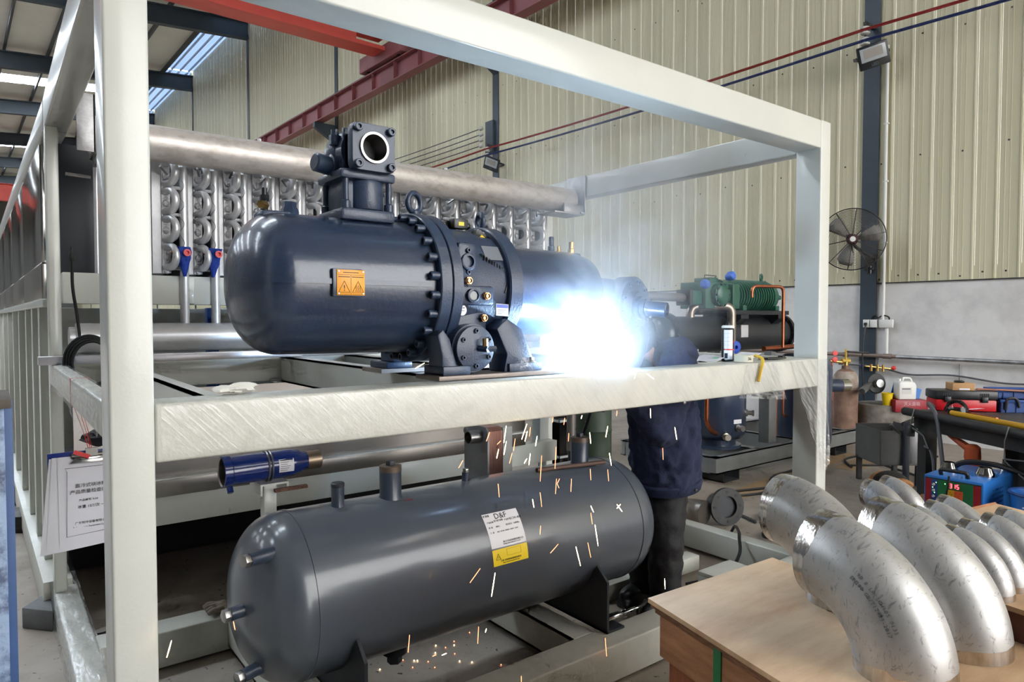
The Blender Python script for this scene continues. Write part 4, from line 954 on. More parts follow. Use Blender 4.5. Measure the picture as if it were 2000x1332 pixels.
# ---------------------------------------------------------------- filter drier, plate exchanger
dr = thing('filter_drier', 'glossy blue filter drier cylinder strapped to a small bracket', 'filter', (.88, 2.75, .91))
G().lathe((.70, 2.75, .968), (1, 0, .012), [(0, .057), (.002, .061), (.03, .061), (.034, .056), (.26, .056), (.30, .05), (.315, .038), (.34, .037), (.345, .034)], 40, cap=False).build('shell', blue_paint, dr)
G().lathe((.70, 2.75, .968), (1, 0, .012), [(.06, 0), (.06, .052), (.004, .052), (0, .057)], 36, cap=False).build('bore', stain2, dr)
G().lathe((1.045, 2.75, .972), (1, 0, .012), [(-.012, .038), (.045, .038), (.048, .033), (.048, 0)], 32).build('end_stub', M('stub_bronze', srgb(150, 132, 112), .35, .8), dr)
for dx in (0, .013): G().torus((.868 + dx, 2.75, .97), (1, 0, 0), .058, .004, 36, 8).build('u_bolt', steel, dr)
g = G()
for i in range(7):
    a = R(-22 + i * 9); g.v += [(.905, 2.75 - .0568 * math.cos(a), .969 + .0568 * math.sin(a)), (.965, 2.75 - .0568 * math.cos(a), .969 + .0568 * math.sin(a))]
g.f += [(2 * i, 2 * i + 1, 2 * i + 3, 2 * i + 2) for i in range(6)]; g.build('label', white, dr)
for i in range(6):
    a = R(26 - i * 8); G().box((.91, 2.75 - .0582 * math.cos(a), .969 + .0575 * math.sin(a)), (.95 - .006 * (i % 3), 2.7505 - .0575 * math.cos(a), .970 + .0575 * math.sin(a) + (.002 if i == 0 else .0005))).build('label_print', ink, dr)
G().lathe((.715, 2.692, .918), (0, -.6, -.8), [(0, .012), (.02, .012), (.022, 0)], 12).build('drain_plug', blue_paint, dr)
bk = thing('drier_bracket', 'cream channel bracket on a short post under the blue filter drier', 'bracket', (.86, 2.75, .17))
G().prism([(-.055, 0), (.055, 0), (.055, -.045), (.049, -.045), (.047, -.007), (-.047, -.007), (-.049, -.045), (-.055, -.045)], frame((.885, 2.69, .911), (1, 0, 0), (0, 0, 1)), -.14).build('channel', cream, bk, smooth=0)
G().box((.855, 2.73, .172), (.905, 2.78, .90)).build('post', cream, bk, bev=.003)
tag(G().box((.87, 2.64, .885), (1.0, 2.66, .897)).build('wire_brush', M('brush_rust', srgb(110, 78, 64), .8, bump=.8, bs=200)), 'rusty wire brush lying under the blue filter drier', 'brush')
hx = thing('plate_heat_exchanger', 'upright brazed plate heat exchanger with copper coloured edge behind the tank', 'heat exchanger', (2.0, 2.85, .17))
bz = M('brazed_copper', srgb(196, 146, 130), .3, .9)
for i in range(10):
    x = 2.0 + i * .0085
    G().prism([(2.797, .40), (3.006, .40), (3.006, .985), (2.99, 1.006), (2.815, 1.006), (2.797, .985)], frame((x, 0, 0), (0, 1, 0), (0, 0, 1)), .0075).build('plate', bz, hx, smooth=0)
G().prism([(2.795, .40), (3.008, .40), (3.008, .985), (2.99, 1.008), (2.815, 1.008), (2.795, .985)], frame((1.990, 0, 0), (0, 1, 0), (0, 0, 1)), .009).build('front_plate', alu_plate, hx, smooth=0)
G().lathe((1.995, 2.87, .955), (-1, 0, 0), [(0, .034), (.075, .034), (.075, .029), (.02, .029), (.02, 0)], 28).build('port_tube', steel, hx)
G().lathe((1.995, 2.965, .975), (-1, 0, 0), [(0, .014), (.03, .014), (.03, 0)], 14).build('stud', steel, hx)
G().box((2.09, 2.80, .17), (2.10, 3.02, 1.0)).build('support_plate', cream, hx); G().box((2.10, 2.80, .17), (2.15, 2.81, 1.0)).build('support_flange', cream, hx)
G().box((1.98, 2.80, .17), (2.09, 3.0, .40)).build('stand', cream, hx)

# ---------------------------------------------------------------- things on the right of the middle beam
sp = thing('spray_can', 'black and white aerosol spray can standing on the frame', 'spray can', (3.10, 2.19, 1.335))
cx, cy = 3.105, 2.17
G().lathe((cx, cy, 1.335), (0, 0, 1), [(0, .030), (.003, .0325), (.165, .0325), (.17, .031), (.178, .024), (.182, .022)], 28).build('body', blackp, sp)
G().lathe((cx, cy, 1.51), (0, 0, 1), [(0, .0325), (.008, .033), (.014, .026)], 28).build('shoulder_ring', white_p, sp)
G().lathe((cx, cy, 1.52), (0, 0, 1), [(0, .012), (.015, .010), (.018, .006), (.024, .006), (.024, 0)], 12).build('nozzle', blackp, sp)
def can_patch(name, a0, a1, z0, z1, mat, r=.033):
    vs = []
    for i in range(7):
        a = a0 + (a1 - a0) * i / 6; vs += [(cx + r * math.cos(a), cy + r * math.sin(a), z0), (cx + r * math.cos(a), cy + r * math.sin(a), z1)]
    G().add(vs, [(2 * i, 2 * i + 2, 2 * i + 3, 2 * i + 1) for i in range(6)]).build(name, mat, sp)
can_patch('white_print', R(178), R(262), 1.40, 1.50, white); can_patch('white_print', R(178), R(262), 1.345, 1.393, white); can_patch('red_print', R(178), R(300), 1.394, 1.399, red_cap)
can_patch('black_print', R(186), R(215), 1.35, 1.378, ink, .0334); can_patch('red_print', R(272), R(282), 1.43, 1.445, red_cap)
for q in range(4): can_patch('grey_print', R(182), R(258), 1.42 + q * .02, 1.4206 + q * .02, ink_grey, .0334)
for q in range(4): can_patch('white_stripe', R(276 + q * 3), R(284 + q * 3), 1.352 + q * .012, 1.356 + q * .012, white, .0334)
tr_ = thing('tape_roll', 'roll of masking tape lying flat near the beam edge', 'tape', (3.10, 2.075, 1.335))
G().lathe((3.10, 2.07, 1.337), (0, 0, 1), [(0, .036), (0, .047), (.034, .047), (.034, .036)], 32, cap=False).lathe((3.10, 2.07, 1.337), (0, 0, 1), [(0, .036), (.034, .036)], 32, cap=False).build('roll', M('tape_cream', srgb(206, 200, 180), .6), tr_)
text('36', .022, (3.085, 2.0245, 1.353), (.95, -.31, 0), (0, 0, 1), ink, tr_)
G().tube(bez([(3.135, 2.03, 1.37), (3.145, 1.99, 1.35), (3.12, 1.985, 1.29), (3.10, 1.984, 1.24)]), .0085, 6).build('hanging_tail', M('tape_yellow', srgb(206, 170, 60), .6), tr_)
def sheet(name, pts, lab, mat=paper, cat='paper', curl=.01):
    n = 8; vs = []
    a, b, c_, d = [V(p) for p in pts]
    for i in range(n + 1):
        for j in range(n + 1):
            p = a.lerp(b, i / n).lerp(d.lerp(c_, i / n), j / n); p.z += curl * (math.sin(i * .9 + 1) * .4 + (i / n) ** 3) ; vs.append(p)
    fs = [(i * (n + 1) + j, (i + 1) * (n + 1) + j, (i + 1) * (n + 1) + j + 1, i * (n + 1) + j + 1) for i in range(n) for j in range(n)]
    o = G().add(vs, fs).build(name, mat); md = o.modifiers.new('s', 'SOLIDIFY'); md.thickness = .0006
    return tag(o, lab, cat)
shelf = tag(G().box((2.82, 2.155, 1.318), (3.71, 2.36, 1.333)).build('shelf_sheet', cream, bev=.001), 'cream sheet strip behind the beam holding the spray can and papers', 'metal sheet')
sheet('paper_sheet', [(2.88, 2.20, 1.335), (3.10, 2.16, 1.335), (3.13, 2.34, 1.335), (2.90, 2.36, 1.335)], 'curled white paper left of the spray can', curl=.02)
sheet('paper_sheet', [(3.14, 2.18, 1.336), (3.36, 2.13, 1.336), (3.42, 2.30, 1.336), (3.19, 2.34, 1.336)], 'curled white paper right of the tape roll', curl=.024)
sheet('green_tag', [(2.99, 2.17, 1.352), (3.03, 2.165, 1.352), (3.03, 2.20, 1.352), (2.99, 2.21, 1.352)], 'small green paper tag on the curled paper', M('green_tag', srgb(120, 190, 150), .6), 'paper', .003)
tag(G().box((3.34, 2.08, 1.337), (3.52, 2.14, 1.345)).box((3.50, 2.09, 1.345), (3.53, 2.12, 1.352)).build('flat_bar', dark_steel, bev=.002), 'thin dark flat bar lying on the beam near the right post', 'metal bar')

# ---------------------------------------------------------------- the welder
def skin_mesh(name, verts, edges, radii, lv=2, root=0):
    me = bpy.data.meshes.new(name); me.from_pydata(verts, edges, []); o = bpy.data.objects.new(name, me); COL.objects.link(o)
    o.modifiers.new('k', 'SKIN'); sv_ = me.skin_vertices[0].data
    for i, r in enumerate(radii):
        sv_[i].radius = (r, r) if not isinstance(r, tuple) else r
    sv_[root].use_root = True
    sd = o.modifiers.new('u', 'SUBSURF'); sd.levels = lv; sd.render_levels = lv
    dg = bpy.context.evaluated_depsgraph_get(); res = bpy.data.meshes.new_from_object(o.evaluated_get(dg)); bpy.data.objects.remove(o)
    res.shade_smooth(); res.name = name; return res
def remeshed(name, g, vox=.014, noise=0., nscale=.12, sm=4):
    me = g.mesh(name); o = bpy.data.objects.new(name, me); COL.objects.link(o)
    m = o.modifiers.new('r', 'REMESH'); m.mode = 'VOXEL'; m.voxel_size = vox; m.use_smooth_shade = True
    s_ = o.modifiers.new('s', 'SMOOTH'); s_.iterations = sm; s_.factor = .6
    if noise:
        tx = bpy.data.textures.new(name, 'CLOUDS'); tx.noise_scale = nscale
        d = o.modifiers.new('d', 'DISPLACE'); d.texture = tx; d.strength = noise; d.mid_level = .55; d.texture_coords = 'GLOBAL'
    dg = bpy.context.evaluated_depsgraph_get(); res = bpy.data.meshes.new_from_object(o.evaluated_get(dg)); bpy.data.objects.remove(o)
    res.shade_smooth(); res.name = name; return res
def loft(g, secs, n=20):   # secs: (center, rx_vec, ry_vec)
    vs = []; fs = []
    for c_, a, b in secs:
        for i in range(n):
            t = 2 * math.pi * i / n; vs.append(V(c_) + V(a) * math.cos(t) + V(b) * math.sin(t))
    for k in range(len(secs) - 1):
        for i in range(n): fs.append((k * n + i, k * n + (i + 1) % n, (k + 1) * n + (i + 1) % n, (k + 1) * n + i))
    fs.append(tuple(reversed(range(n)))); fs.append(tuple(range((len(secs) - 1) * n, len(secs) * n)))
    return g.add(vs, fs)
ps = thing('person', 'welder in navy work jacket and black trousers bending over behind the beam', 'person', (2.82, 2.4, 0))
J = {'pel': (2.92, 2.42, .80), 'wst': (2.90, 2.42, .95), 'chs': (2.86, 2.41, 1.20), 'nck': (2.70, 2.38, 1.40), 'hd0': (2.62, 2.36, 1.43), 'hd1': (2.55, 2.35, 1.48),
     'shL': (2.79, 2.24, 1.36), 'elL': (2.62, 2.20, 1.00), 'wrL': (2.46, 2.26, 1.21), 'haL': (2.38, 2.28, 1.28),
     'shR': (2.78, 2.57, 1.36), 'elR': (2.56, 2.62, 1.14), 'wrR': (2.32, 2.42, 1.33), 'haR': (2.25, 2.38, 1.37),
     'hpL': (2.90, 2.345, .78), 'knL': (2.79, 2.31, .45), 'anL': (2.80, 2.32, .09), 'toL': (2.66, 2.30, .045),
     'hpR': (2.91, 2.49, .78), 'knR': (2.83, 2.51, .45), 'anR': (2.87, 2.52, .09), 'toR': (2.73, 2.53, .045)}
keys = list(J); ix = {k: i for i, k in enumerate(keys)}
ed = [('pel', 'wst'), ('wst', 'chs'), ('chs', 'nck'), ('nck', 'hd0'), ('hd0', 'hd1'), ('chs', 'shL'), ('shL', 'elL'), ('elL', 'wrL'), ('wrL', 'haL'), ('chs', 'shR'), ('shR', 'elR'), ('elR', 'wrR'), ('wrR', 'haR'),
      ('pel', 'hpL'), ('hpL', 'knL'), ('knL', 'anL'), ('anL', 'toL'), ('pel', 'hpR'), ('hpR', 'knR'), ('knR', 'anR'), ('anR', 'toR')]
rad = {'pel': .09, 'wst': .12, 'chs': .14, 'nck': .055, 'hd0': .08, 'hd1': .085, 'shL': .06, 'elL': .045, 'wrL': .03, 'haL': .03, 'shR': .06, 'elR': .045, 'wrR': .03, 'haR': .03, 'hpL': .05, 'knL': .05, 'anL': .04, 'toL': .04, 'hpR': .05, 'knR': .05, 'anR': .04, 'toR': .04}
put(skin_mesh('body', [J[k] for k in keys], [(ix[a], ix[b]) for a, b in ed], [rad[k] for k in keys]), 'body', skin, ps)
# jacket: torso loft, shoulders and sleeves, fused
g = G()
loft(g, [((2.905, 2.41, .655), (.17, 0, .02), (0, .18, 0)), ((2.905, 2.41, .70), (.178, 0, .02), (0, .19, 0)), ((2.895, 2.41, .80), (.188, 0, .02), (0, .20, 0)), ((2.88, 2.41, .95), (.188, 0, .02), (0, .20, 0)), ((2.86, 2.41, 1.10), (.175, 0, .0), (0, .205, 0)),
         ((2.835, 2.41, 1.23), (.16, 0, -.02), (0, .20, 0)), ((2.81, 2.40, 1.34), (.13, 0, -.04), (0, .18, 0)), ((2.775, 2.39, 1.42), (.095, 0, -.04), (0, .13, 0)), ((2.73, 2.385, 1.445), (.065, 0, .0), (0, .07, 0)), ((2.69, 2.38, 1.44), (.05, 0, .045), (0, .06, 0))], 24)
def sleeve(a, b, c_, r0, r1, r2, r3):
    P = bez([a, (V(a) * .5 + V(b) * .5), b, (V(b) * .5 + V(c_) * .5), c_], 5); n = len(P)
    rs = [r0 + (r1 - r0) * min(1, i / (n / 2)) if i < n / 2 else r1 + (r2 - r1) * (i - n / 2) / (n / 2) for i in range(n)]
    rs = [r * (1 + .06 * math.sin(i * 2.3)) for i, r in enumerate(rs)]
    g.tube(P, rs, 16)
sleeve(J['shL'], J['elL'], J['wrL'], .105, .09, .062, 0); sleeve(J['shR'], J['elR'], J['wrR'], .105, .09, .062, 0)
g.sph((2.80, 2.25, 1.37), .10, 16); g.sph((2.79, 2.56, 1.37), .10, 16)
jk = put(remeshed('jacket', g, .013, .05, .075, 3), 'jacket', jacket_m, ps)
g = G(); loft(g, [((2.905, 2.41, .642), (.176, 0, .02), (0, .186, 0)), ((2.905, 2.41, .688), (.186, 0, .02), (0, .198, 0)), ((2.905, 2.41, .70), (.178, 0, .02), (0, .19, 0))], 28); g.build('hem_band', jacket_m, jk, bev=.004)
G().lathe((2.90, 2.21, .668), (-.15, -1, 0), [(0, .009), (.004, .009), (.006, .006), (.006, 0)], 14).build('hem_button', dark_steel, jk)
G().lathe((2.66, 2.10, 1.155), (-.2, -1, 0), [(0, .009), (.004, .009), (.006, .006), (.006, 0)], 14).build('cuff_button', steel, jk)
G().prism([(0, 0), (.02, .005), (.045, -.10), (.02, -.115)], frame((2.90, 2.215, 1.40), (.9, .1, -.2), (0, 0, 1)), -.006).build('reflective_strip', M('reflective_tape', srgb(200, 204, 210), .4), jk)
g = G(); g.tube(bez([(2.77, 2.36, 1.36), (2.715, 2.32, 1.42), (2.64, 2.36, 1.435), (2.65, 2.43, 1.43), (2.74, 2.45, 1.39)]), .022, 10); g.build('collar', jacket_m, jk)
g = G()
for s_, hp_, kn, an in ((0, 'hpL', 'knL', 'anL'), (1, 'hpR', 'knR', 'anR')):
    a, b, c_ = V(J[hp_]) + V((0, .03 if s_ == 0 else -.02, -.10)), V(J[kn]), V(J[an]) + V((-.01, 0, -.03))
    P = bez([a, a.lerp(b, .5), b, b.lerp(c_, .5), c_], 6); n = len(P); g.tube(P, [.100 - .016 * i / n + .005 * math.sin(i * 1.9) for i in range(n)], 18)
loft(g, [((2.92, 2.42, .66), (.11, 0, 0), (0, .12, 0)), ((2.92, 2.42, .84), (.11, 0, 0), (0, .11, 0))], 20)
put(remeshed('trousers', g, .014, .02, .06, 3), 'trousers', trouser_m, ps)
for s_ in ('L', 'R'):
    a = V(J['an' + s_]); t = V(J['to' + s_]); g = G()
    g.sph(a.lerp(t, .5) + V((-.0, 0, -.005)), .1, 16, (1.35, .5, .5)); g.box((a.x - .2, a.y - .045, .0), (a.x + .06, a.y + .045, .03)); put(remeshed('shoe', g, .012), 'shoe', blackp, ps)
# welding hood
hd_ = V((2.555, 2.355, 1.45)); g = G()
g.sph(hd_ + V((.03, 0, .03)), .115, 20, (1.05, .95, 1.0)); put(remeshed('hair', g, .014), 'hair', M('hair_black', srgb(20, 18, 18), .6), ps)
mk = G().prism([(-.105, -.16), (.105, -.16), (.115, .02), (.095, .13), (-.095, .13), (-.115, .02)], frame((2.44, 2.33, 1.43), (.1, -1, 0), (.5, 0, .86)), -.10).build('welding_mask', mask_m, ps, bev=.03, seg=3)
G().box((-.055, -.02, -.002), (.055, .04, .004), frame((2.438, 2.33, 1.435), (.1, -1, 0), (.5, 0, .86))).build('mask_window', black, mk)
def hand(o, d, up, sgn, name):
    o = V(o); d = V(d).normalized(); up = V(up); side = d.cross(up).normalized() * sgn
    vs = [o - d * .03, o + d * .03]; es = [(0, 1)]; rs = [.034, (.042, .03)]
    for k in range(4):
        b = o + d * .055 + side * (-.03 + .02 * k); L_ = (.032, .036, .034, .028)[k]
        p1 = b + d * L_; p2 = p1 + (d * .4 - up * .9).normalized() * L_ * .8; p3 = p2 + (-d * .6 - up * .5).normalized() * L_ * .7
        i0 = len(vs); vs += [b, p1, p2, p3]; es += [(1, i0), (i0, i0 + 1), (i0 + 1, i0 + 2), (i0 + 2, i0 + 3)]; rs += [.0115, .011, .0105, .009]
    i0 = len(vs); vs += [o - side * .04 + d * .005, o - side * .06 + d * .035 - up * .015, o - side * .05 + d * .06 - up * .03]; es += [(0, i0), (i0, i0 + 1), (i0 + 1, i0 + 2)]; rs += [.015, .013, .011]
    return put(skin_mesh(name, vs, es, rs, 2), name, glove_m, ps)
hand(J['haL'], V(J['haL']) - V(J['wrL']), (0, 0, 1), 1, 'glove'); hand(J['haR'], V(J['haR']) - V(J['wrR']), (0, 0, 1), -1, 'glove')
tch = thing('welding_torch', 'black handheld welding torch in the gloved hand at the arc', 'torch', (2.15, 2.3, 1.38))
G().tube(bez([(2.30, 2.37, 1.345), (2.22, 2.33, 1.40), (2.14, 2.26, 1.43), (2.07, 2.19, 1.42)]), .014, 10).build('handle', black, tch)
G().cyl((2.07, 2.19, 1.42), (2.0, 2.14, 1.395), .009, .006, 10).build('nozzle', ceram, tch)
G().tube(bez([(2.30, 2.37, 1.345), (2.42, 2.45, 1.22), (2.52, 2.75, .7), (2.62, 2.95, .2), (2.75, 3.05, .02)]), .009, 6).build('hose', black, tch)

# ---------------------------------------------------------------- arc, smoke, sparks
ar = thing('welding_arc', 'blinding white blue welding arc beside the compressor foot', 'arc', tuple(ARC))
G().sph(ARC, .022, 16).build('arc_core', arc_m, ar)
ld = bpy.data.lights.new('arc_light', 'POINT'); ld.energy = ARC_POWER; ld.color = (.50, .72, 1.0); ld.shadow_soft_size = .03
lo_ = bpy.data.objects.new('arc_light', ld); COL.objects.link(lo_); lo_.matrix_basis = Matrix.Translation(ARC + V((-.0, -.03, .03))); par(lo_, ar)
smk = bpy.data.materials.new('weld_smoke'); smk.use_nodes = True; t = smk.node_tree; t.nodes.remove(t.nodes['Principled BSDF']); out = t.nodes['Material Output']
pv = nd(t, 'ShaderNodeVolumeScatter'); pv.inputs['Color'].default_value = (.93, .95, 1, 1); pv.inputs['Anisotropy'].default_value = .1
geo = nd(t, 'ShaderNodeNewGeometry')
def vmath(op, a, b=None):
    n = nd(t, 'ShaderNodeVectorMath', operation=op)
    for i, q in enumerate((a, b)):
        if q is None: continue
        if isinstance(q, (tuple, Vector)): n.inputs[i].default_value = q
        else: t.links.new(q, n.inputs[i])
    return n
def smath(op, a, b=None, clamp=False):
    n = nd(t, 'ShaderNodeMath', operation=op); n.use_clamp = clamp
    for i, q in enumerate((a, b)):
        if q is None: continue
        if isinstance(q, (int, float)): n.inputs[i].default_value = q
        else: t.links.new(q, n.inputs[i])
    return n.outputs[0]
nzn = nd(t, 'ShaderNodeTexNoise'); nzn.inputs['Scale'].default_value = 4.2; nzn.inputs['Detail'].default_value = 3.5; nzn.inputs['Distortion'].default_value = .6
t.links.new(geo.outputs['Position'], nzn.inputs['Vector'])
nfac = smath('MULTIPLY', smath('SUBTRACT', nzn.outputs[0], .40, True), 5.0)
def puff(c_, r, dens):
    d = vmath('SUBTRACT', geo.outputs['Position'], tuple(c_)); d = vmath('DIVIDE', d.outputs[0], tuple(r)); l = vmath('LENGTH', d.outputs[0]).outputs['Value']
    q = smath('SUBTRACT', 1.0, l, True); return smath('MULTIPLY', smath('POWER', q, 1.4), dens)
SMOKE = 2.0
a = puff((2.05, 2.16, 1.50), (.38, .3, .36), 3.4 * SMOKE); b = puff((2.30, 2.25, 1.80), (.75, .5, .75), .9 * SMOKE); c_ = puff((2.75, 2.45, 2.15), (1.1, .8, .95), .32 * SMOKE)
tot = smath('MULTIPLY', smath('ADD', smath('ADD', a, b), c_), smath('ADD', nfac, .12))
t.links.new(tot, pv.inputs['Density']); t.links.new(pv.outputs[0], out.inputs['Volume'])
sm_ = tag(G().sph((2.45, 2.4, 1.93), 1.0, 24, (1.45, .95, 1.2)).build('smoke_plume', smk), 'pale blue welding smoke drifting up from the arc', 'smoke', kind='stuff')
SPK = [((0.353, 1.942, 0.675), (0.365, 1.942, 0.716), 1), ((0.519, 1.935, 0.727), (0.523, 1.935, 0.703), 0), ((1.068, 1.95, 0.469), (1.074, 1.95, 0.525), 0), ((1.336, 1.938, 0.424), (1.34, 1.938, 0.483), 0), ((1.392, 1.933, 0.578), (1.408, 1.933, 0.659), 1), ((1.312, 1.95, 0.641), (1.356, 1.95, 0.682), 0), ((1.562, 1.976, 1.112), (1.586, 1.976, 1.167), 1), ((1.572, 1.97, 1.104), (1.584, 1.97, 1.141), 1), ((1.592, 1.968, 1.121), (1.597, 1.968, 1.155), 0), ((1.599, 1.941, 1.088), (1.607, 1.941, 1.124), 1), ((1.509, 1.957, 1.079), (1.516, 1.957, 1.122), 0), ((1.57, 1.944, 1.021), (1.577, 1.944, 1.062), 1), ((1.544, 1.939, 1.031), (1.556, 1.939, 1.046), 1), ((1.617, 1.935, 0.955), (1.624, 1.935, 1.05), 0), ((1.695, 1.941, 0.991), (1.7, 1.941, 1.073), 0), ((1.795, 1.976, 1.079), (1.797, 1.976, 1.111), 0), ((1.766, 1.971, 1.147), (1.771, 1.971, 1.174), 0), ((1.707, 1.97, 1.162), (1.71, 1.97, 1.182), 0), ((1.857, 1.97, 1.163), (1.862, 1.97, 1.176), 1), ((1.875, 1.94, 1.11), (1.881, 1.94, 1.066), 1), ((1.97, 1.945, 1.081), (1.981, 1.945, 1.125), 1), ((2.007, 1.961, 1.009), (2.019, 1.961, 0.957), 1), ((2.004, 1.967, 0.941), (2.01, 1.967, 0.892), 0), ((1.911, 1.973, 0.955), (1.914, 1.973, 0.909), 0), ((1.612, 1.974, 0.88), (1.619, 1.974, 0.848), 1), ((1.877, 1.934, 0.819), (1.892, 1.934, 0.792), 1), ((2.052, 1.96, 0.79), (2.083, 1.96, 0.755), 1), ((1.906, 1.964, 0.779), (1.915, 1.964, 0.732), 0), ((1.921, 1.955, 0.73), (1.939, 1.955, 0.641), 1), ((1.866, 1.939, 0.673), (1.883, 1.939, 0.61), 0), ((1.816, 1.954, 0.663), (1.841, 1.954, 0.582), 1), ((1.667, 1.934, 0.675), (1.706, 1.934, 0.701), 0), ((2.004, 1.977, 0.236), (2.013, 1.977, 0.156), 0), ((1.558, 1.973, 0.222), (1.558, 1.973, 0.199), 0), ((2.353, 1.957, 0.409), (2.357, 1.957, 0.362), 1), ((2.237, 1.945, 1.175), (2.24, 1.945, 1.135), 1), ((2.355, 1.975, 0.988), (2.359, 1.975, 0.935), 0), ((2.417, 1.959, 1.075), (2.431, 1.959, 1.02), 1), ((1.282, 1.974, 1.043), (1.3, 1.974, 1.067), 0), ((1.446, 1.972, 1.107), (1.462, 1.972, 1.118), 0), ((1.431, 1.955, 1.061), (1.44, 1.955, 1.093), 1), ((1.46, 1.951, 1.114), (1.471, 1.951, 1.174), 1), ((1.467, 1.96, 1.069), (1.478, 1.96, 1.116), 1), ((1.384, 1.952, 1.128), (1.399, 1.952, 1.159), 0), ((1.425, 1.938, 0.973), (1.43, 1.938, 0.925), 0), ((1.481, 1.945, 1.038), (1.493, 1.945, 1.074), 0), ((1.111, 1.971, 1.395), (1.146, 1.971, 1.412), 1), ((2.201, 1.932, 1.327), (2.243, 1.932, 1.303), 1), ((2.123, 1.932, 1.31), (2.129, 1.932, 1.328), 0), ((2.048, 1.961, 1.159), (2.051, 1.961, 1.18), 0), ((1.708, 1.944, 0.93), (1.721, 1.944, 0.948), 0), ((1.635, 1.957, 0.906), (1.643, 1.957, 0.85), 0), ((1.709, 1.954, 0.889), (1.714, 1.954, 0.947), 0), ((1.782, 1.947, 0.888), (1.785, 1.947, 0.938), 0), ((1.74, 1.98, 0.919), (1.75, 1.98, 0.901), 0), ((1.191, 1.94, 0.426), (1.209, 1.94, 0.427), 1), ((1.161, 1.951, 0.427), (1.175, 1.951, 0.428), 0), ((1.37, 1.94, 0.453), (1.375, 1.94, 0.465), 1), ((1.639, 1.962, 0.744), (1.642, 1.962, 0.777), 0), ((2.035, 1.944, 0.78), (2.056, 1.944, 0.793), 1)]
DOTS = [(1.47, 2.732, 0.03), (1.508, 2.697, 0.03), (1.52, 2.688, 0.03), (1.473, 2.648, 0.03), (1.661, 2.761, 0.03), (1.687, 2.715, 0.03), (1.753, 2.743, 0.03), (1.733, 2.712, 0.03), (1.622, 2.701, 0.03), (1.551, 2.588, 0.03), (1.67, 2.567, 0.03), (1.709, 2.525, 0.03), (1.349, 2.721, 0.03), (1.864, 2.775, 0.03), (1.8, 2.426, 0.03), (1.689, 2.638, 0.03), (1.554, 2.65, 0.03)]
for i, (a, b, h) in enumerate(SPK):
    o = G().tube([a, V(a).lerp(V(b), .5), b], [.0011, .0016, .0009] if h else [.0008, .0011, .0007], 5).build('spark', spark_w if h else spark_o)
    tag(o, 'short white hot welding spark streak in the air' if h else 'dim orange welding spark streak in the air', 'spark', 'white hot sparks' if h else 'orange sparks')
for p in DOTS: tag(G().sph(V(p) + V((0, 0, -.026)), .0024, 8).build('spark', spark_o if p[0] * 1000 % 3 < 1.6 else spark_w), 'glowing ember dot on the floor under the tank', 'spark', 'floor embers')

# ---------------------------------------------------------------- left side: clipboard, rack, wedge, glove
cb = thing('clipboard', 'blue clipboard with inspection papers hanging on red string from the side beam', 'clipboard', (.25, 3.05, .72))
cbm = Matrix.Translation((.20, 3.04, .72)) @ Matrix.Rotation(R(-4), 4, 'X')
G().box((-.035, 0, 0), (.20, .004, .335), cbm).build('board', M('clip_blue', srgb(30, 52, 140), .35), cb, bev=.004)
def pap(x0, x1, z0, z1, dy, skew, name):
    vs = []; n = 8
    for i in range(n + 1):
        for j in range(n + 1):
            u_, v_ = i / n, j / n
            vs.append((x0 + (x1 - x0) * u_ - skew * (1 - v_) * (1 - u_), dy - .012 * (1 - v_) ** 2 - .004 * math.sin(u_ * 5) * (1 - v_), z0 + (z1 - z0) * v_ + .012 * u_ * (1 - v_)))
    o = G().add(vs, [(i * (n + 1) + j, (i + 1) * (n + 1) + j, (i + 1) * (n + 1) + j + 1, i * (n + 1) + j + 1) for i in range(n) for j in range(n)], cbm).build(name, paper, cb)
    return o
pap(-.03, .19, -.035, .315, -.003, .035, 'paper'); pap(-.022, .19, -.03, .318, -.006, .025, 'paper'); pp = pap(-.005, .19, -.012, .31, -.010, .0, 'top_paper')
def ct(s_, size, x, z, al='LEFT', m=ink): text(s_, size, cbm @ V((x, -.0205 - .0 * z, z)), (1, 0, 0), (0, -.07, 1), m, pp, align=al)
ct('直冷式块冰机', .017, .10, .205, 'CENTER'); ct('产品质量检查清单', .017, .10, .182, 'CENTER'); ct('产品编号: 5.04', .010, .06, .150); ct('冰重 15T/次 一台', .014, .055, .125); ct('广东制冷设备有限公司', .011, .10, .065, 'CENTER'); ct('Refrigeration Equipment Co., Ltd.', .009, .10, .050, 'CENTER')
G().tube([cbm @ V(p) for p in ((.19, -.022, .275), (.018, -.022, .275), (.024, -.022, .262), (.018, -.024, .02), (.19, -.024, .03))], .0008, 4).build('print_border', ink, pp)
G().prism([(.03, .29), (.17, .29), (.15, .312), (.05, .312)], cbm @ frame((0, -.014, 0), (1, 0, 0), (0, 0, 1)), .008).build('clip_plate', stain, cb, bev=.002)
G().cyl(cbm @ V((.04, -.012, .318)), cbm @ V((.16, -.012, .318)), .010, n=12).box((.085, -.03, .315), (.125, -.01, .345), cbm).build('clip_spring', M('clip_steel', srgb(110, 108, 104), .3, .9), cb)
for (a, b) in (((.30, 3.04, 1.04), (.245, 3.0, 1.24)), ((.305, 3.04, 1.04), (.26, 3.0, 1.235)), ((.31, 3.04, 1.04), (.27, 3.02, 1.235))): G().tube([a, V(a).lerp(V(b), .5) + V((.003, 0, 0)), b], .0012, 4).build('string', string_red, cb)
G().tube([V(p) for p in ((.2375, 3.0, 1.23), (.2375, 3.0, 1.338), (.297, 3.0, 1.338), (.297, 3.0, 1.23))], .0013, 4, True).build('string', string_red, cb)
G().box((.245, 3.025, 1.04), (.30, 3.03, 1.055), Matrix.Translation((.27, 3.03, 1.05)) @ Matrix.Rotation(R(25), 4, 'Y') @ Matrix.Translation((-.27, -3.03, -1.05))).build('red_tag', red_cap, cb)
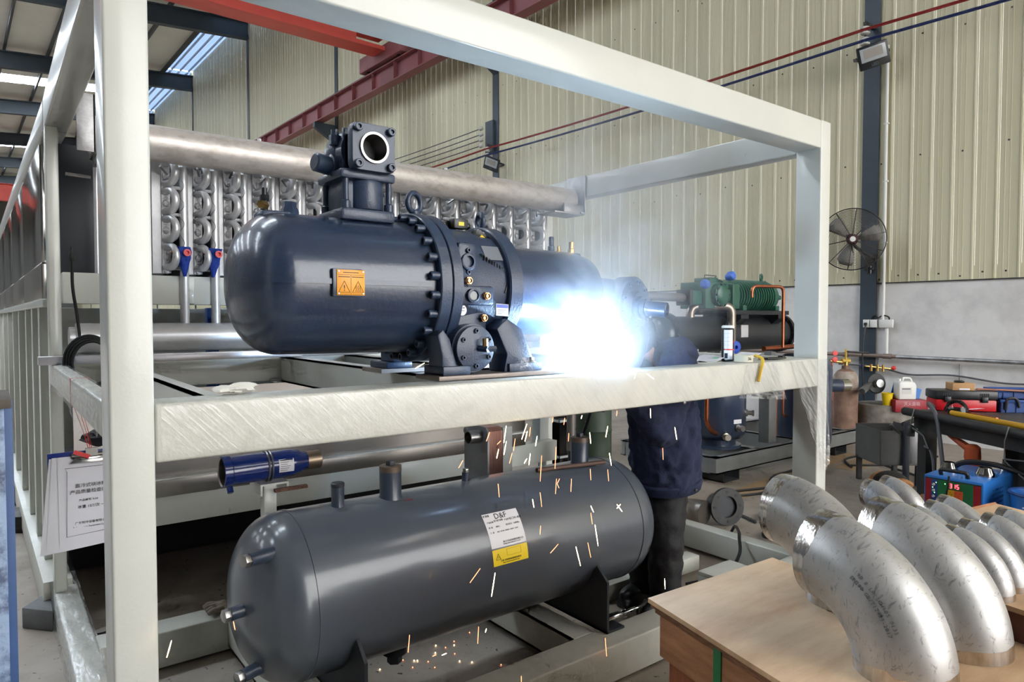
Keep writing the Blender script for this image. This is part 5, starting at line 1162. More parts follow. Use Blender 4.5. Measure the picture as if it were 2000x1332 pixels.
tag(blob('rag_bundle', (.335, 3.25, 1.07), .05, (1, .8, .5), black, .25, 14, 8), 'dark bundle behind the clipboard clip', 'rag')
rk = thing('blue_rack', 'chipped blue steel rack with a wooden top at the left edge', 'rack', (-.1, 1.6, 0))
G().box((-.03, 1.55, 0), (.020, 1.556, 1.40)).build('angle_post', M('chipped_blue', srgb(132, 154, 184), .5, vs=16, bump=.3, bs=60, col2=srgb(58, 74, 104), lo=.45, hi=.6), rk, bev=.002)
G().box((.0, 1.72, 0), (.036, 1.726, 1.395)).build('rear_post', M('dark_rack_blue', srgb(42, 78, 130), .5, var=.3, vs=8), rk, bev=.001)
G().box((-.5, 1.55, 1.34), (.0, 1.60, 1.395)).build('top_rail', blue_rack, rk, bev=.002)
G().box((-.5, 1.54, 1.396), (.031, 1.76, 1.412)).build('top_board', M('dark_board', srgb(92, 84, 76), .8, var=.3, vs=9), rk, bev=.002)
G().box((-.5, 1.56, .84), (.0, 1.60, .88)).box((-.5, 1.56, .25), (.0, 1.60, .29)).build('rail', blue_rack, rk, bev=.002)
tag(G().prism([(.105, 4.19), (.228, 4.05), (.234, 4.37)], Matrix.Translation((0, 0, .0)), .105).build('concrete_wedge', concrete2, bev=.006), 'grey triangular concrete block beside the frame base', 'block')
tag(G().prism([(.10, 6.1), (.20, 6.05), (.20, 6.4), (.10, 6.4)], Matrix.Translation((0, 0, 0)), .12).build('steel_block', dark_steel, bev=.004), 'small dark block on the floor behind the clipboard', 'block')
for i, (x, y, r) in enumerate(((.09, 3.2, .018), (.115, 2.7, .014), (.42, 3.9, .03), (.40, 3.65, .018), (.05, 3.9, .008), (-.02, 4.6, .01), (.02, 5.0, .008), (.46, 3.95, .01), (.38, 4.3, .012), (.1, 2.9, .007), (.62, 4.4, .012), (1.2, 3.6, .01), (1.75, 3.2, .008))):
    tag(blob('debris_chip', (x, y, r * .3), r, (1, .8, .35), M('foam_chip', srgb(220, 218, 210), .8), .2, 8, i), 'small pale chip of debris on the floor', 'debris', 'floor debris chips')
gl = thing('work_glove', 'dirty grey work glove lying on the cross beam beside the tank', 'glove', (.85, 3.37, .172))
vs = [V((.90, 3.37, .195)), V((.86, 3.37, .20))]; es = [(0, 1)]; rs = [.03, (.042, .024)]
for k in range(4):
    b = V((.83, 3.335 + .024 * k, .20)); i0 = len(vs); vs += [b, b + V((-.03, -.006 + .004 * k, .004)), b + V((-.052, -.01 + .006 * k, -.008))]; es += [(1, i0), (i0, i0 + 1), (i0 + 1, i0 + 2)]; rs += [.014, .0135, .011]
i0 = len(vs); vs += [V((.87, 3.32, .195)), V((.845, 3.295, .19))]; es += [(1, i0), (i0, i0 + 1)]; rs += [.014, .012]
put(skin_mesh('glove_body', vs, es, rs, 2), 'glove_body', glove_m, gl)
# ground clamp on the base joist
gc = thing('ground_clamp', 'chrome welding earth clamp gripping the tank saddle', 'clamp', (2.25, 2.16, .19))
cm = frame((2.165, 2.16, .205), (.95, -.25, .12), (.1, .1, 1))
for z, a in ((.004, .0), (.03, .16)):
    mx = cm @ Matrix.Translation((.0, 0, z)) @ Matrix.Rotation(a, 4, 'Y') @ Matrix.Rotation(0, 4, 'Z')
    G().box((0, -.002, -.012), (.10, .012, .012), mx).box((.10, .002, -.006), (.19, .008, .012), mx).build('jaw', stain, gc, bev=.003)
G().tube([cm @ V((.10 + .012 * math.cos(t), .03 * (t / 12) - .01, .03 + .012 * math.sin(t))) for t in [q * .5 for q in range(26)]], .002, 5).build('spring', steel, gc)
G().lathe(cm @ V((.012, -.002, .0)), (0, -1, 0), [(0, .006), (.004, .005), (.004, 0)], 10).build('rivet', copper, gc)
G().tube(bez([cm @ V((.15, 0, .01)), (2.42, 2.14, .215), (2.5, 2.2, .19), (2.62, 2.35, .03), (3.0, 2.7, .02)]), .008, 6).build('cable', black, gc)
tag(G().box((2.62, 2.62, .0), (3.48, 2.72, .09)).build('timber_bar', cream_dirty, bev=.004), 'cream square bar lying on the floor behind the welder legs', 'metal bar')
tag(G().box((3.20, 2.24, .09), (3.50, 2.42, .115)).box((3.2, 2.24, 0), (3.23, 2.42, .09)).build('cream_offcut', cream_dirty, bev=.003), 'cream steel offcut on the floor near the crate corner', 'offcut')
tag(G().tube(bez([(4.15, 2.9, .015), (3.95, 2.75, .05), (3.84, 2.62, .20), (3.74, 2.52, .215), (3.66, 2.46, .20), (3.60, 2.42, .12), (3.5, 2.45, .015), (3.2, 2.5, .012)]), .010, 6).build('black_hose', black), 'black hose looping over the right base beam of the frame', 'hose')
# loose elbow and flange on the floor
fe = thing('pipe_elbow_on_floor', 'dark polished pipe elbow lying on the floor behind the welder', 'pipe elbow', (4.12, 3.15, 0))
P = [V((4.02, 3.30, .115)) + V((.18 * math.sin(a), -.18 * (1 - math.cos(a)) , 0)) for a in [math.pi / 2 * k / 10 for k in range(11)]]
G().tube(P, .09, 24).build('bend', stain2, fe); G().lathe(P[0], (-1, .25, .1), [(.0, .088), (.012, .088), (.012, .078), (-.04, .078)], 24, cap=False).build('open_end', steel, fe)
G().lathe(P[0], (-1, .25, .1), [(.005, .078), (.005, 0)], 24, cap=False).build('bore', slate_dark, fe)
pf_ = thing('pipe_flange', 'dark bolted pipe flange standing on the floor behind the welder', 'flange', (4.35, 3.1, 0))
fx = V((-.35, -.9, .1)).normalized(); fc = V((4.40, 3.08, .14))
G().lathe(fc, fx, [(0, .08), (0, .14), (.03, .14), (.03, .08), (0, .08)], 36, cap=False).build('ring', dark_steel, pf_)
_, uu, ww = ortho(fx)
for i in range(8):
    a = math.pi / 4 * i; G().cyl(fc + (uu * math.cos(a) + ww * math.sin(a)) * .11 + fx * .028, fc + (uu * math.cos(a) + ww * math.sin(a)) * .11 + fx * .032, .012, n=10).build('bolt_hole', black, pf_)
G().cyl(fc - fx * .14, fc + fx * .005, .08, n=28).build('neck', slate_dark, pf_)

# ---------------------------------------------------------------- crates and pipe elbows
c1 = thing('plywood_crate', 'wooden crate with plywood lid and green strap in the lower right corner', 'crate', (1.6, .8, 0))
lid = [(1.409, 1.229), (1.19, .30), (1.885, .32), (1.965, 1.20)]
G().prism(lid, Matrix.Translation((0, 0, .788)), .012).build('lid_sheet', ply, c1, smooth=0)
def inset(poly, d):
    cxx = sum(p[0] for p in poly) / 4; cyy = sum(p[1] for p in poly) / 4
    return [(x + (cxx - x) * d, y + (cyy - y) * d) for x, y in poly]
G().prism(inset(lid, .015), Matrix.Translation((0, 0, .778)), .009).build('lid_edge', ply_edge, c1, smooth=0)
G().prism(inset(lid, .04), Matrix.Translation((0, 0, .764)), .012).build('under_sheet', ply_edge, c1, smooth=0)
def rail_on(poly, i, z0, z1, th, name, mat):
    a = V(poly[i] + (0,)); b = V(poly[(i + 1) % 4] + (0,)); d = (b - a).normalized(); nrm = V((d.y, -d.x, 0))
    mx = frame((a.x, a.y, 0), d, (0, 0, 1)); L_ = (b - a).length
    return G().box((0, z0, -th / 2), (L_, z1, th / 2), mx).build(name, mat, c1, bev=.002)
body = inset(lid, .09)
for i in range(4):
    rail_on(body, i, .655, .764, .03, 'top_rail', crate_w); rail_on(body, i, .0, .10, .03, 'bottom_rail', crate_w)
inner = inset(lid, .13)
for i in range(4):
    a = V(inner[i] + (0,)); b = V(inner[(i + 1) % 4] + (0,)); d = (b - a).normalized(); L_ = (b - a).length; mx = frame((a.x, a.y, 0), d, (0, 0, 1)); k = 7
    for q in range(k): G().box((L_ * q / k + .002, .0, -.008), (L_ * (q + 1) / k - .002, .66, .008), mx).build('side_board', crate_r, c1, smooth=0)
a = V(body[0] + (0,)); b = V(body[1] + (0,)); d = (b - a).normalized(); out_ = V((-d.y, d.x, 0)) * -1
if out_.x > 0: out_ = -out_
mx = frame(tuple(a + d * .215 + out_ * .017), d, (0, 0, 1))
G().box((0, .0, -.0015), (.026, .785, .0015), mx).build('green_strap', strap, c1, smooth=0)
c2 = thing('second_crate', 'wooden crate with small pipe elbows on its lid at the right edge', 'crate', (2.4, .7, 0))
lid2 = [(1.975, 1.07), (1.893, .46), (2.75, .32), (2.93, .90)]
G().prism(lid2, Matrix.Translation((0, 0, .868)), .012).build('lid_sheet', ply, c2, smooth=0)
G().prism(inset(lid2, .012), Matrix.Translation((0, 0, .77)), .097).build('lid_rail', M('brown_board', srgb(120, 78, 60), .75, var=.3, vs=8), c2, smooth=0)
G().prism(inset(lid2, .05), Matrix.Translation((0, 0, .0)), .77).build('body', crate_r, c2, smooth=0)
a, b = V((2.62, .945, .88)), V((2.925, .893, .88)); G().tube([a, b], .006, 4).build('raised_edge', crate_w, c2)

def make_elbow(name, r, RR, lab, group):
    th = thing(name, lab, 'pipe elbow', (0, 0, 0), group)
    def ring(a, rr):
        c_ = V((0, RR * (1 - math.cos(a)), RR * math.sin(a))); n1 = V((0, -math.cos(a), math.sin(a)))
        return [c_ + (n1 * math.cos(q) + V((1, 0, 0)) * math.sin(q)) * rr for q in [2 * math.pi * i / 40 for i in range(40)]]
    def shell(a0, a1, n, rin, rout, jag=0., seed=0):
        vs = []; fs = []; rn = random.Random(seed)
        for k in range(n + 1): vs += ring(a0 + (a1 - a0) * k / n, rout)
        for k in range(n):
            for i in range(40): fs.append((k * 40 + i, k * 40 + (i + 1) % 40, (k + 1) * 40 + (i + 1) % 40, (k + 1) * 40 + i))
        return vs, fs
    e = .13; E = math.pi / 2
    vs, fs = shell(e * .5, E - e * .5, 26, 0, r); G().add(vs, fs).build('bend', elbow_m, th, smooth=180)
    for (a0, a1, sd) in ((0, e, 1), (E - e, E, 2)):
        vs, fs = shell(a0, a1, 4, 0, r * 1.0015)
        rn = random.Random(sd)                          # ground back unevenly: ragged inner border
        lo_ring = 4 if a0 == 0 else 0; aa = a1 if a0 == 0 else a0
        off = [rn.uniform(-.03, .06) for _ in range(10)]
        for i in range(40):
            w = off[i // 4]; a_ = aa + (w if a0 == 0 else -w); vs[lo_ring * 40 + i] = ring(a_, r * 1.002)[i]
        G().add(vs, fs).build('polished_end', polished, th, smooth=180)
        edge = 0. if a0 == 0 else E
        vs = ring(edge, r * 1.0015) + ring(edge, r * .93) + ring(edge + (.25 if a0 == 0 else -.25), r * .93)
        fs = [(i, (i + 1) % 40, 40 + (i + 1) % 40, 40 + i) for i in range(40)] + [(40 + i, 40 + (i + 1) % 40, 80 + (i + 1) % 40, 80 + i) for i in range(40)]
        G().add(vs, fs).build('bevelled_lip', steel, th)
    return th
def eplace(x, y, z, rot): return Matrix.Translation((x, y, z)) @ Matrix.Rotation(rot, 4, 'Z')
big = make_elbow('pipe_elbow', .1, .205, 'large scuffed steel pipe elbow nearest the camera, with stencilled print', 'large pipe elbows')
small = make_elbow('pipe_elbow', .0445, .107, 'small elbow', 'small pipe elbows')
dup(big, eplace(1.783, .604, .80, R(-4.6)), 'large steel pipe elbow between the stencilled one and the small elbows')
dup(big, eplace(1.82, .893, .80, R(-4.6)), 'large steel pipe elbow standing behind the stencilled one')
SM = [(1.943, .592, 'small steel elbow at the lid corner, first of the front row'), (2.036, .590, 'small steel elbow, second of the front row from the lid corner'), (2.145, .573, 'small steel elbow, third of the front row from the lid corner'), (2.240, .569, 'small steel elbow, last of the front row at the picture edge'),
      (2.070, .735, 'small steel elbow, first of the middle row behind the large elbow'), (2.165, .723, 'small steel elbow, second of the middle row'), (2.258, .725, 'small steel elbow, third of the middle row below the welding machine'),
      (2.284, .956, 'small steel elbow at the back left of the second crate'), (2.385, .945, 'small steel elbow at the back beside the back left one')]
for x, y, lab in SM[1:]: dup(small, eplace(x, y, .88, R(-4.6)), lab)
small.matrix_basis = eplace(SM[0][0], SM[0][1], .88, R(-4.6)); small['label'] = SM[0][2]
# stencil on the nearest elbow, before it is placed (local coordinates)
def estencil(s_, phi, size):
    RR, r = .205, .1009; n = len(s_)
    for i, ch in enumerate(s_):
        if ch == ' ': continue
        a = R(40) - (i - n / 2) * size * .62 / .25
        c_ = V((0, RR * (1 - math.cos(a)), RR * math.sin(a))); n1 = V((0, -math.cos(a), math.sin(a)))
        nr = n1 * math.cos(phi) + V((-1, 0, 0)) * math.sin(phi)
        tn = V((0, -math.sin(a), -math.cos(a)))
        text(ch, size, c_ + nr * r, tn, nr.cross(tn), M('stencil_ink', srgb(96, 96, 100), .6), big, name='stencil_letter')
estencil('90 8 LR SCH10S 0135', R(58), .011); estencil('DN200 GB/T12459-2017', R(66), .011)
big.matrix_basis = eplace(1.547, .631, .80, R(-4.6))

# ---------------------------------------------------------------- chiller skid with the green compressor
sk = thing('grey_skid', 'grey channel steel skid carrying navy vessels past the right post', 'skid', (6.2, 4.2, 0))
def ch_x(x0, x1, y, z0, z1): return G().box((x0, y, z0), (x1, y + .008, z1)).box((x0, y, z1 - .012), (x1, y + .07, z1)).box((x0, y, z0), (x1, y + .07, z0 + .012))
ch_x(5.36, 8.2, 3.86, .10, .26).build('front_channel', grey_skid, sk, smooth=0); ch_x(5.36, 8.2, 5.0, .10, .26).build('rear_channel', grey_skid, sk, smooth=0)
for x in (5.36, 6.05, 6.9, 7.9): G().box((x, 3.87, .10), (x + .008, 5.05, .26)).box((x, 3.87, .248), (x + .08, 5.05, .26)).build('cross_channel', grey_skid, sk, smooth=0)
for x in (5.5, 7.6): G().box((x, 3.88, 0), (x + .012, 4.2, .10)).box((x + .25, 3.88, 0), (x + .262, 4.2, .10)).box((x, 3.88, 0), (x + .262, 4.2, .01)).build('foot', dark_steel, sk, smooth=0)
for x in (5.40, 6.55, 7.7): G().box((x, 4.75, .26), (x + .1, 4.85, 1.22)).build('stand_post', grey_skid, sk, smooth=0)
G().box((6.42, 3.98, .26), (6.56, 4.10, .74)).box((6.38, 3.94, .74), (6.62, 4.16, .76)).build('pedestal', grey_skid, sk, bev=.003)
vv = thing('oil_separator_vessel', 'upright dark navy vessel with brass valves on the grey skid', 'vessel', (5.78, 4.15, .26))
vx, vy = 5.80, 4.18
G().lathe((vx, vy, .26), (0, 0, 1), [(0, .20), (.02, .24), (.05, .24), (.05, .19), (.10, .19), (.12, .25), (.17, .285), (.82, .285), (.88, .25), (.92, .16), (.93, 0)], 44).build('shell', navy, vv)
for (a, z, m) in ((-2.6, .98, brass), (-2.2, .42, brass), (-1.75, .50, steel), (-.9, .62, steel)):
    d = V((math.cos(a), math.sin(a), 0)); G().lathe(V((vx, vy, z)) + d * .27, d, [(0, .035), (.03, .035), (.032, .022), (.07, .022), (.07, .03), (.09, .03), (.09, 0)], 12).build('valve', M('nickel', srgb(176, 170, 156), .3, .9) if m is brass else steel, vv)
d = V((math.cos(-1.1), math.sin(-1.1), 0)); G().box((-.07, -.07, 0), (.07, .07, .05), toz(V((vx, vy, .92)) + d * .265, d)).build('terminal_box', blackp, vv, bev=.006)
G().box((-.05, -.02, 0), (.05, .02, .002), toz(V((vx, vy, .56)) + V((math.cos(-1.75), math.sin(-1.75), 0)) * .286, (math.cos(-1.75), math.sin(-1.75), 0))).build('sticker', white, vv)
G().tube(fillet([(5.40, 4.0, 1.2), (5.40, 4.0, .58), (5.47, 4.0, .48), (5.60, 4.02, .44)], .05), .022, 10).build('copper_line', copper, vv)
ov = thing('suction_accumulator', 'tall dark navy vessel with side outlet behind the right post', 'vessel', (7.25, 4.1, .1))
G().lathe((7.22, 4.06, .08), (0, 0, 1), [(0, 0), (.0, .12), (.04, .24), (.10, .29), (.17, .30), (.92, .30), (1.02, .27), (1.08, .2), (1.11, 0)], 44).build('shell', navy, ov)
G().lathe((7.45, 4.0, .80), (1, -.45, -.02), [(0, .075), (.28, .075)], 28).build('outlet', navy, ov)
G().lathe((7.70, 3.8875, .795), (1, -.45, -.02), [(0, .076), (.10, .076), (.10, .066), (.02, .066), (.02, 0)], 28).build('outlet_rim', stain, ov)
G().box((-.07, -.09, 0), (.07, .09, .002), toz(V((7.22, 4.06, .80)) + V((math.cos(-2.6), math.sin(-2.6), 0)) * .301, (math.cos(-2.6), math.sin(-2.6), 0))).build('label', white, ov)
fd = thing('black_filter', 'short black filter barrel with chromed face on a pedestal', 'filter', (6.5, 4.05, .76))
G().lathe((6.44, 3.92, .87), (.35, .93, .03), [(0, 0), (0, .10), (.02, .10), (.02, .092), (.26, .092), (.30, .06), (.30, 0)], 32).build('barrel', blackp, fd)
G().lathe((6.438, 3.914, .87), (-.35, -.93, -.03), [(0, .098), (.008, .095), (.008, 0)], 32).build('face_plate', dark_steel, fd)
for i in range(8):
    a = math.pi / 4 * i; ax_, u_, w_ = ortho((-.35, -.93, -.03)); put(hex_bolt(.008, .008), 'bolt', steel, fd, toz(V((6.434, 3.905, .87)) + (u_ * math.cos(a) + w_ * math.sin(a)) * .083, ax_))
tag(G().tube(fillet([(6.72, 4.2, .885), (7.0, 4.05, .90), (7.05, 4.04, .92)], .04), .035, 12).build('copper_tube', copper), 'fat copper tube joining the black filter to the tall vessel', 'pipe')
tag(G().tube(fillet([(6.75, 4.1, .87), (6.75, 4.1, .28)], .02), .012, 8).build('copper_tube', copper), 'thin straight copper tube below the black filter', 'pipe')
tag(G().tube(fillet([(6.85, 4.08, .87), (6.85, 4.08, .50), (6.95, 4.08, .48), (7.05, 4.06, .56)], .05), .012, 8).build('copper_tube', copper), 'thin curled copper tube beside the tall vessel', 'pipe')
cd = thing('condenser_shell', 'long black condenser shell below the green compressor', 'condenser', (6.3, 4.5, 1.2))
CD = (0, 4.45, 1.395)
G().lathe(CD, (1, 0, 0), [(5.33, .185), (7.32, .185)], 48, cap=False).build('shell', M('black_shell', srgb(46, 48, 50), .42), cd)
for x in (5.28, 7.30): G().lathe(CD, (1, 0, 0), [(x, .18), (x, .225), (x + .05, .225), (x + .05, .18)], 48).build('flange', blackp, cd)
G().lathe(CD, (1, 0, 0), [(5.28 - .13 * math.cos(a), .18 * math.sin(a)) for a in [math.pi / 2 * i / 10 for i in range(11)]], 44).build('end_dome', M('dome_slate', srgb(62, 72, 80), .35, coat=.4), cd)
bm_ = hex_bolt(.012, .014)
for x, sg in ((5.28, -1), (7.30, -1)):
    for i in range(16):
        a = 2 * math.pi * i / 16; put(bm_, 'bolt', blackp, cd, toz((x, CD[1] + .205 * math.cos(a), CD[2] + .205 * math.sin(a)), (sg, 0, 0)))
G().box((6.33, 4.26, 1.36), (6.46, 4.275, 1.49)).build('name_plate', alu, cd)
for x in (6.25, 6.95): G().prism([(-.24, 1.62), (.24, 1.62), (.24, 1.56), (.16, 1.50), (-.16, 1.50), (-.24, 1.56)], frame((x, 4.45, 0), (0, 1, 0), (0, 0, 1)), .14).build('saddle', blackp, cd)
G().box((6.1, 4.2, 1.60), (7.15, 4.7, 1.645)).build('support_plate', blackp, cd, bev=.004)
tag(G().tube(fillet([(5.68, 4.42, 1.57), (5.68, 4.42, 1.68), (6.07, 4.20, 1.69), (6.07, 4.20, 1.0)], .09), .045, 14).build('steel_loop_pipe', M('loop_steel', srgb(150, 140, 130), .35, .8)), 'bent bare steel pipe looping over the black condenser', 'pipe')
tag(G().tube(fillet([(6.35, 4.15, 1.78), (6.35, 4.15, 1.90), (6.78, 4.05, 1.90), (6.78, 4.05, 1.25)], .07), .017, 10).build('copper_tube', copper), 'bent copper tube in front of the green compressor', 'pipe')
tag(G().tube(fillet([(6.5, 4.1, 1.24), (7.05, 4.1, 1.25), (7.3, 4.1, 1.26)], .05), .028, 10).build('copper_tube', copper), 'horizontal copper tube with valves under the condenser', 'pipe')
G().lathe((5.99, 4.13, 1.27), (-.3, -1, 0), [(-.12, .03), (0, .03), (0, .06), (.05, .065), (.06, .05), (.06, .02), (.03, .018), (.03, 0)], 10).build('drain_cap', M('blue_cap', srgb(44, 84, 190), .5), cd, label='blue plastic cap')
gcmp = thing('green_compressor', 'dark green semi hermetic compressor with cooling fins on the condenser', 'compressor', (6.4, 4.4, 1.645))
GC = V((0, 4.42, 1.80))
G().lathe(GC, (1, 0, 0), [(6.22, .14), (6.22, .165), (7.02, .165), (7.06, .15), (7.08, .10), (7.08, 0)], 40).build('motor', green_c, gcmp)
for i in range(15): G().lathe(GC, (1, 0, 0), [(6.30 + i * .045, .16), (6.305 + i * .045, .182), (6.315 + i * .045, .182), (6.32 + i * .045, .16)], 40, cap=False).build('fin', green_c, gcmp)
G().lathe(GC, (1, 0, 0), [(6.08, .15), (6.08, .175), (6.13, .175), (6.14, .15), (6.22, .17), (6.24, .17), (6.24, .1)], 40).build('mid_flange', green_c, gcmp)
G().box((5.72, 4.26, 1.66), (6.10, 4.58, 1.93)).cyl((5.92, 4.30, 1.80), (5.92, 4.20, 1.80), .12, n=32).sph((5.92, 4.21, 1.80), .11, 20, (1, .4, 1)).build('crankcase', green_c, gcmp, bev=.04, seg=3)
for i in range(10):
    a = 2 * math.pi * i / 10; put(bm_, 'bolt', green_c, gcmp, toz((5.92 + .108 * math.cos(a), 4.203, 1.80 + .108 * math.sin(a)), (0, -1, 0)))
G().box((5.84, 4.30, 1.92), (5.98, 4.5, 1.98)).build('head', green_c, gcmp, bev=.01)
G().box((6.12, 4.22, 1.66), (6.24, 4.30, 1.92)).build('terminal_cover', green_c, gcmp, bev=.01)
for x in (6.0, 6.33, 6.95): G().box((x, 4.24, 1.645), (x + .07, 4.60, 1.70)).build('foot', green_c, gcmp, bev=.006)
G().torus((6.94, 4.42, 2.02), (.3, -1, 0), .035, .011, 24, 8).build('lifting_eye', green_c, gcmp)
G().cyl((6.94, 4.42, 1.95), (6.94, 4.42, 1.99), .02).build('eye_base', green_c, gcmp)
G().lathe(GC + V((7.06, 0, 0)), (1, -.05, 0), [(0, .03), (.08, .03), (.09, .02), (.16, .02), (.17, .026), (.24, .026), (.24, 0)], 14).build('oil_valve', green_c, gcmp)
for p, d in (((5.72, 4.25, 1.90), (-1, -.2, .1)), ((6.06, 4.24, 1.985), (.1, -.9, .3))): G().lathe(p, d, [(-.02, .03), (.02, .05), (.06, .046), (.075, .03), (.075, 0)], 10).build('blue_cap', M('blue_cap2', srgb(66, 116, 216), .5), gcmp)
G().box((5.56, 4.30, 1.70), (5.72, 4.46, 1.84)).build('discharge_block', green_c, gcmp, bev=.012)
G().box((5.515, 4.29, 1.69), (5.56, 4.47, 1.85)).build('discharge_flange', dark_steel, gcmp, bev=.01)
G().tube(fillet([(5.75, 4.3, 1.95), (5.75, 4.3, 2.0), (6.02, 4.35, 2.0), (6.04, 4.4, 1.98)], .02), .005, 6).build('oil_line', dark_steel, gcmp)
tag(G().cyl((4.2, 4.40, 1.775), (5.515, 4.38, 1.77), .042, n=20).build('suction_pipe', M('suction_steel', srgb(126, 120, 116), .45, .6)), 'straight bare steel pipe running into the green compressor', 'pipe')
tag(G().tube(fillet([(4.25, 4.40, 1.775), (4.05, 4.42, 1.775), (4.05, 4.42, .4)], .1), .042, 14).build('suction_pipe', M('suction_steel', srgb(126, 120, 116), .45, .6)), 'vertical bare steel pipe beside the compressor end cover', 'pipe')
G().cyl((4.05, 4.42, .0), (4.05, 4.42, .42), .03).build('pipe_stand', dark_steel, bpy.data.objects['suction_pipe.001'])
# tubs and drum seen under the beam
for k, (z0, h, w) in enumerate(((0, .30, .30), (.31, .32, .34))):
    tb = thing('plastic_tub', ['lower clear plastic tub of the stack behind the tank', 'upper clear plastic tub holding dark parts behind the tank'][k], 'tub', (4.3, 4.85, z0), 'clear plastic tubs')
    g = G(); x0, x1, y0, y1 = 4.12, 4.62, 4.66, 4.66 + w; t_ = .004
    g.box((x0, y0, z0), (x1, y1, z0 + t_)).box((x0, y0, z0), (x0 + t_, y1, z0 + h)).box((x1 - t_, y0, z0), (x1, y1, z0 + h)).box((x0, y0, z0), (x1, y0 + t_, z0 + h)).box((x0, y1 - t_, z0), (x1, y1, z0 + h)); g.build('shell', clear, tb)
    G().box((x0 - .01, y0 - .01, z0 + h - .02), (x1 + .01, y0, z0 + h)).box((x0 - .01, y0 - .01, z0 + h - .02), (x0, y1, z0 + h)).build('rim', M('clear_rim', srgb(170, 176, 176), .4), tb)
    tag(blob('tub_contents', ((x0 + x1) / 2, (y0 + y1) / 2, z0 + h * .55), .16, (1.2, .7, .7), [grey_skid, M('dark_navy_panel', srgb(34, 38, 46), .5)][k], .12, 14, k + 20), ['grey parts inside the lower clear tub', 'dark parts inside the upper clear tub'][k], 'parts')
gd = thing('green_drum', 'dark green steel drum behind the tank end', 'drum', (3.50, 3.58, 0))
G().lathe((3.50, 3.58, 0), (0, 0, 1), [(0, .125), (.01, .13), (.36, .13), (.37, .135), (.38, .13), (.74, .13), (.75, .135), (.76, .13), (1.12, .13), (1.13, .12), (1.13, 0)], 40).build('body', green_dark, gd)
G().torus((3.50, 3.58, 1.13), (0, 0, 1), .125, .008, 36, 8).build('rim', green_dark, gd)
tag(G().tube([V((4.05 + .10 * math.cos(q), 3.9 + .10 * math.sin(q), .015)) for q in [2 * math.pi * i / 24 for i in range(24)]], .010, 6, True).build('cable_ring', black), 'small black cable ring on the floor behind the tank', 'cable')

# ---------------------------------------------------------------- right background: cylinder, bench, boxes
gcy = thing('gas_cylinder', 'rusty brown gas cylinder with regulator by the wall column', 'gas cylinder', (8.66, 4.30, 0))
G().lathe((8.66, 4.30, 0), (0, 0, 1), [(0, .13), (.02, .148), (.78, .148), (.84, .135), (.89, .10), (.92, .05), (.96, .045), (.965, 0)], 36).build('body', rust, gcy)
G().lathe((8.66, 4.30, .66), (0, 0, 1), [(0, .149), (.12, .150), (.18, .137), (.23, .102)], 36, cap=False).build('pale_shoulder', M('pale_paint', srgb(176, 168, 156), .7, vs=9, col2=srgb(140, 112, 96)), gcy)
G().lathe((8.66, 4.30, .96), (0, 0, 1), [(0, .03), (.05, .03), (.055, .02), (.09, .02), (.09, 0)], 12).build('valve', brass, gcy)
G().cyl((8.62, 4.33, 1.02), (8.70, 4.27, 1.02), .03, n=12).cyl((8.66, 4.3, 1.05), (8.66, 4.3, 1.17), .012).build('stem', M('yellow_valve', srgb(196, 160, 40), .4), gcy)
G().cyl((8.66, 4.3, 1.14), (8.88, 4.12, 1.12), .012, n=8).build('handle', dark_steel, gcy)
G().cyl((8.66, 4.3, 1.0), (8.50, 4.42, 1.02), .02, n=10).build('regulator_arm', brass, gcy)
for z, m in ((1.12, red_cap), (1.04, red_cap)): G().lathe((8.53, 4.38, z), (-.6, -.8, 0), [(-.02, .022), (0, .032), (.02, .032), (.022, 0)], 20).build('gauge', m, gcy)
tag(G().tube(bez([(8.50, 4.40, 1.0), (8.46, 4.38, .8), (8.44, 4.36, .5), (8.42, 4.5, .1), (8.3, 4.9, .03)]), .012, 6).build('red_hose', cable_red), 'red gas hose hanging beside the rusty cylinder', 'hose')
ln = thing('lantern_pipe', 'grey pipe stub with a wheel bracketed to the base of the column', 'fitting', (8.9, 4.15, .7))
G().cyl((8.50, 4.02, .66), (8.98, 4.12, .74), .04, n=16).build('arm', steel, ln); G().lathe((8.93, 4.05, .735), (-.5, -.85, .1), [(0, .12), (.012, .13), (.024, .12), (.024, 0)], 28).build('wheel', dark_steel, ln); G().cyl((8.93, 4.05, .735), (8.88, 3.97, .745), .05, n=16).build('hub', steel, ln)
cbk = thing('concrete_pier', 'stained round concrete pier at the foot of the column', 'pier', (9.05, 4.1, 0))
G().lathe((9.05, 4.02, 0), (0, 0, 1), [(0, .30), (.03, .31), (.47, .30), (.48, .28), (.48, 0)], 28).build('drum', concrete, cbk)
def bucket(x, y, z, r, h, mat, lab):
    b = thing('yellow_cup', lab, 'cup', (x, y, z)); G().lathe((x, y, z), (0, 0, 1), [(0, 0), (0, r * .75), (h, r), (h, r * .93), (.01, r * .7), (.01, 0)], 24).build('cup', mat, b); G().torus((x, y, z + h), (0, 0, 1), r, .005, 24, 6).build('rim', mat, b)
bucket(8.87, 3.88, .48, .065, .15, yellow_p, 'yellow plastic cup standing on the concrete pier'); bucket(8.25, 3.28, .0, .11, .24, yellow_p, 'yellow bucket on the floor behind the steel box trolley')
tag(G().lathe((9.0, 3.80, .48), (0, 0, 1), [(0, .05), (.10, .05), (.10, .045), (.02, .045), (.02, 0)], 20).cyl((9.0, 3.80, .5), (9.03, 3.76, .66), .012).build('metal_mug', steel), 'small steel mug with a brush beside the yellow cup', 'mug')
fb = thing('red_box', 'red fire equipment box with white Chinese characters on the wall', 'box', (8.95, 3.65, .40))
fm = frame((8.80, 3.75, .41), (.79, -.61, 0), (0, 0, 1))
G().box((0, 0, -.2), (.40, .15, 0), fm).build('box', red_box, fb, bev=.004)
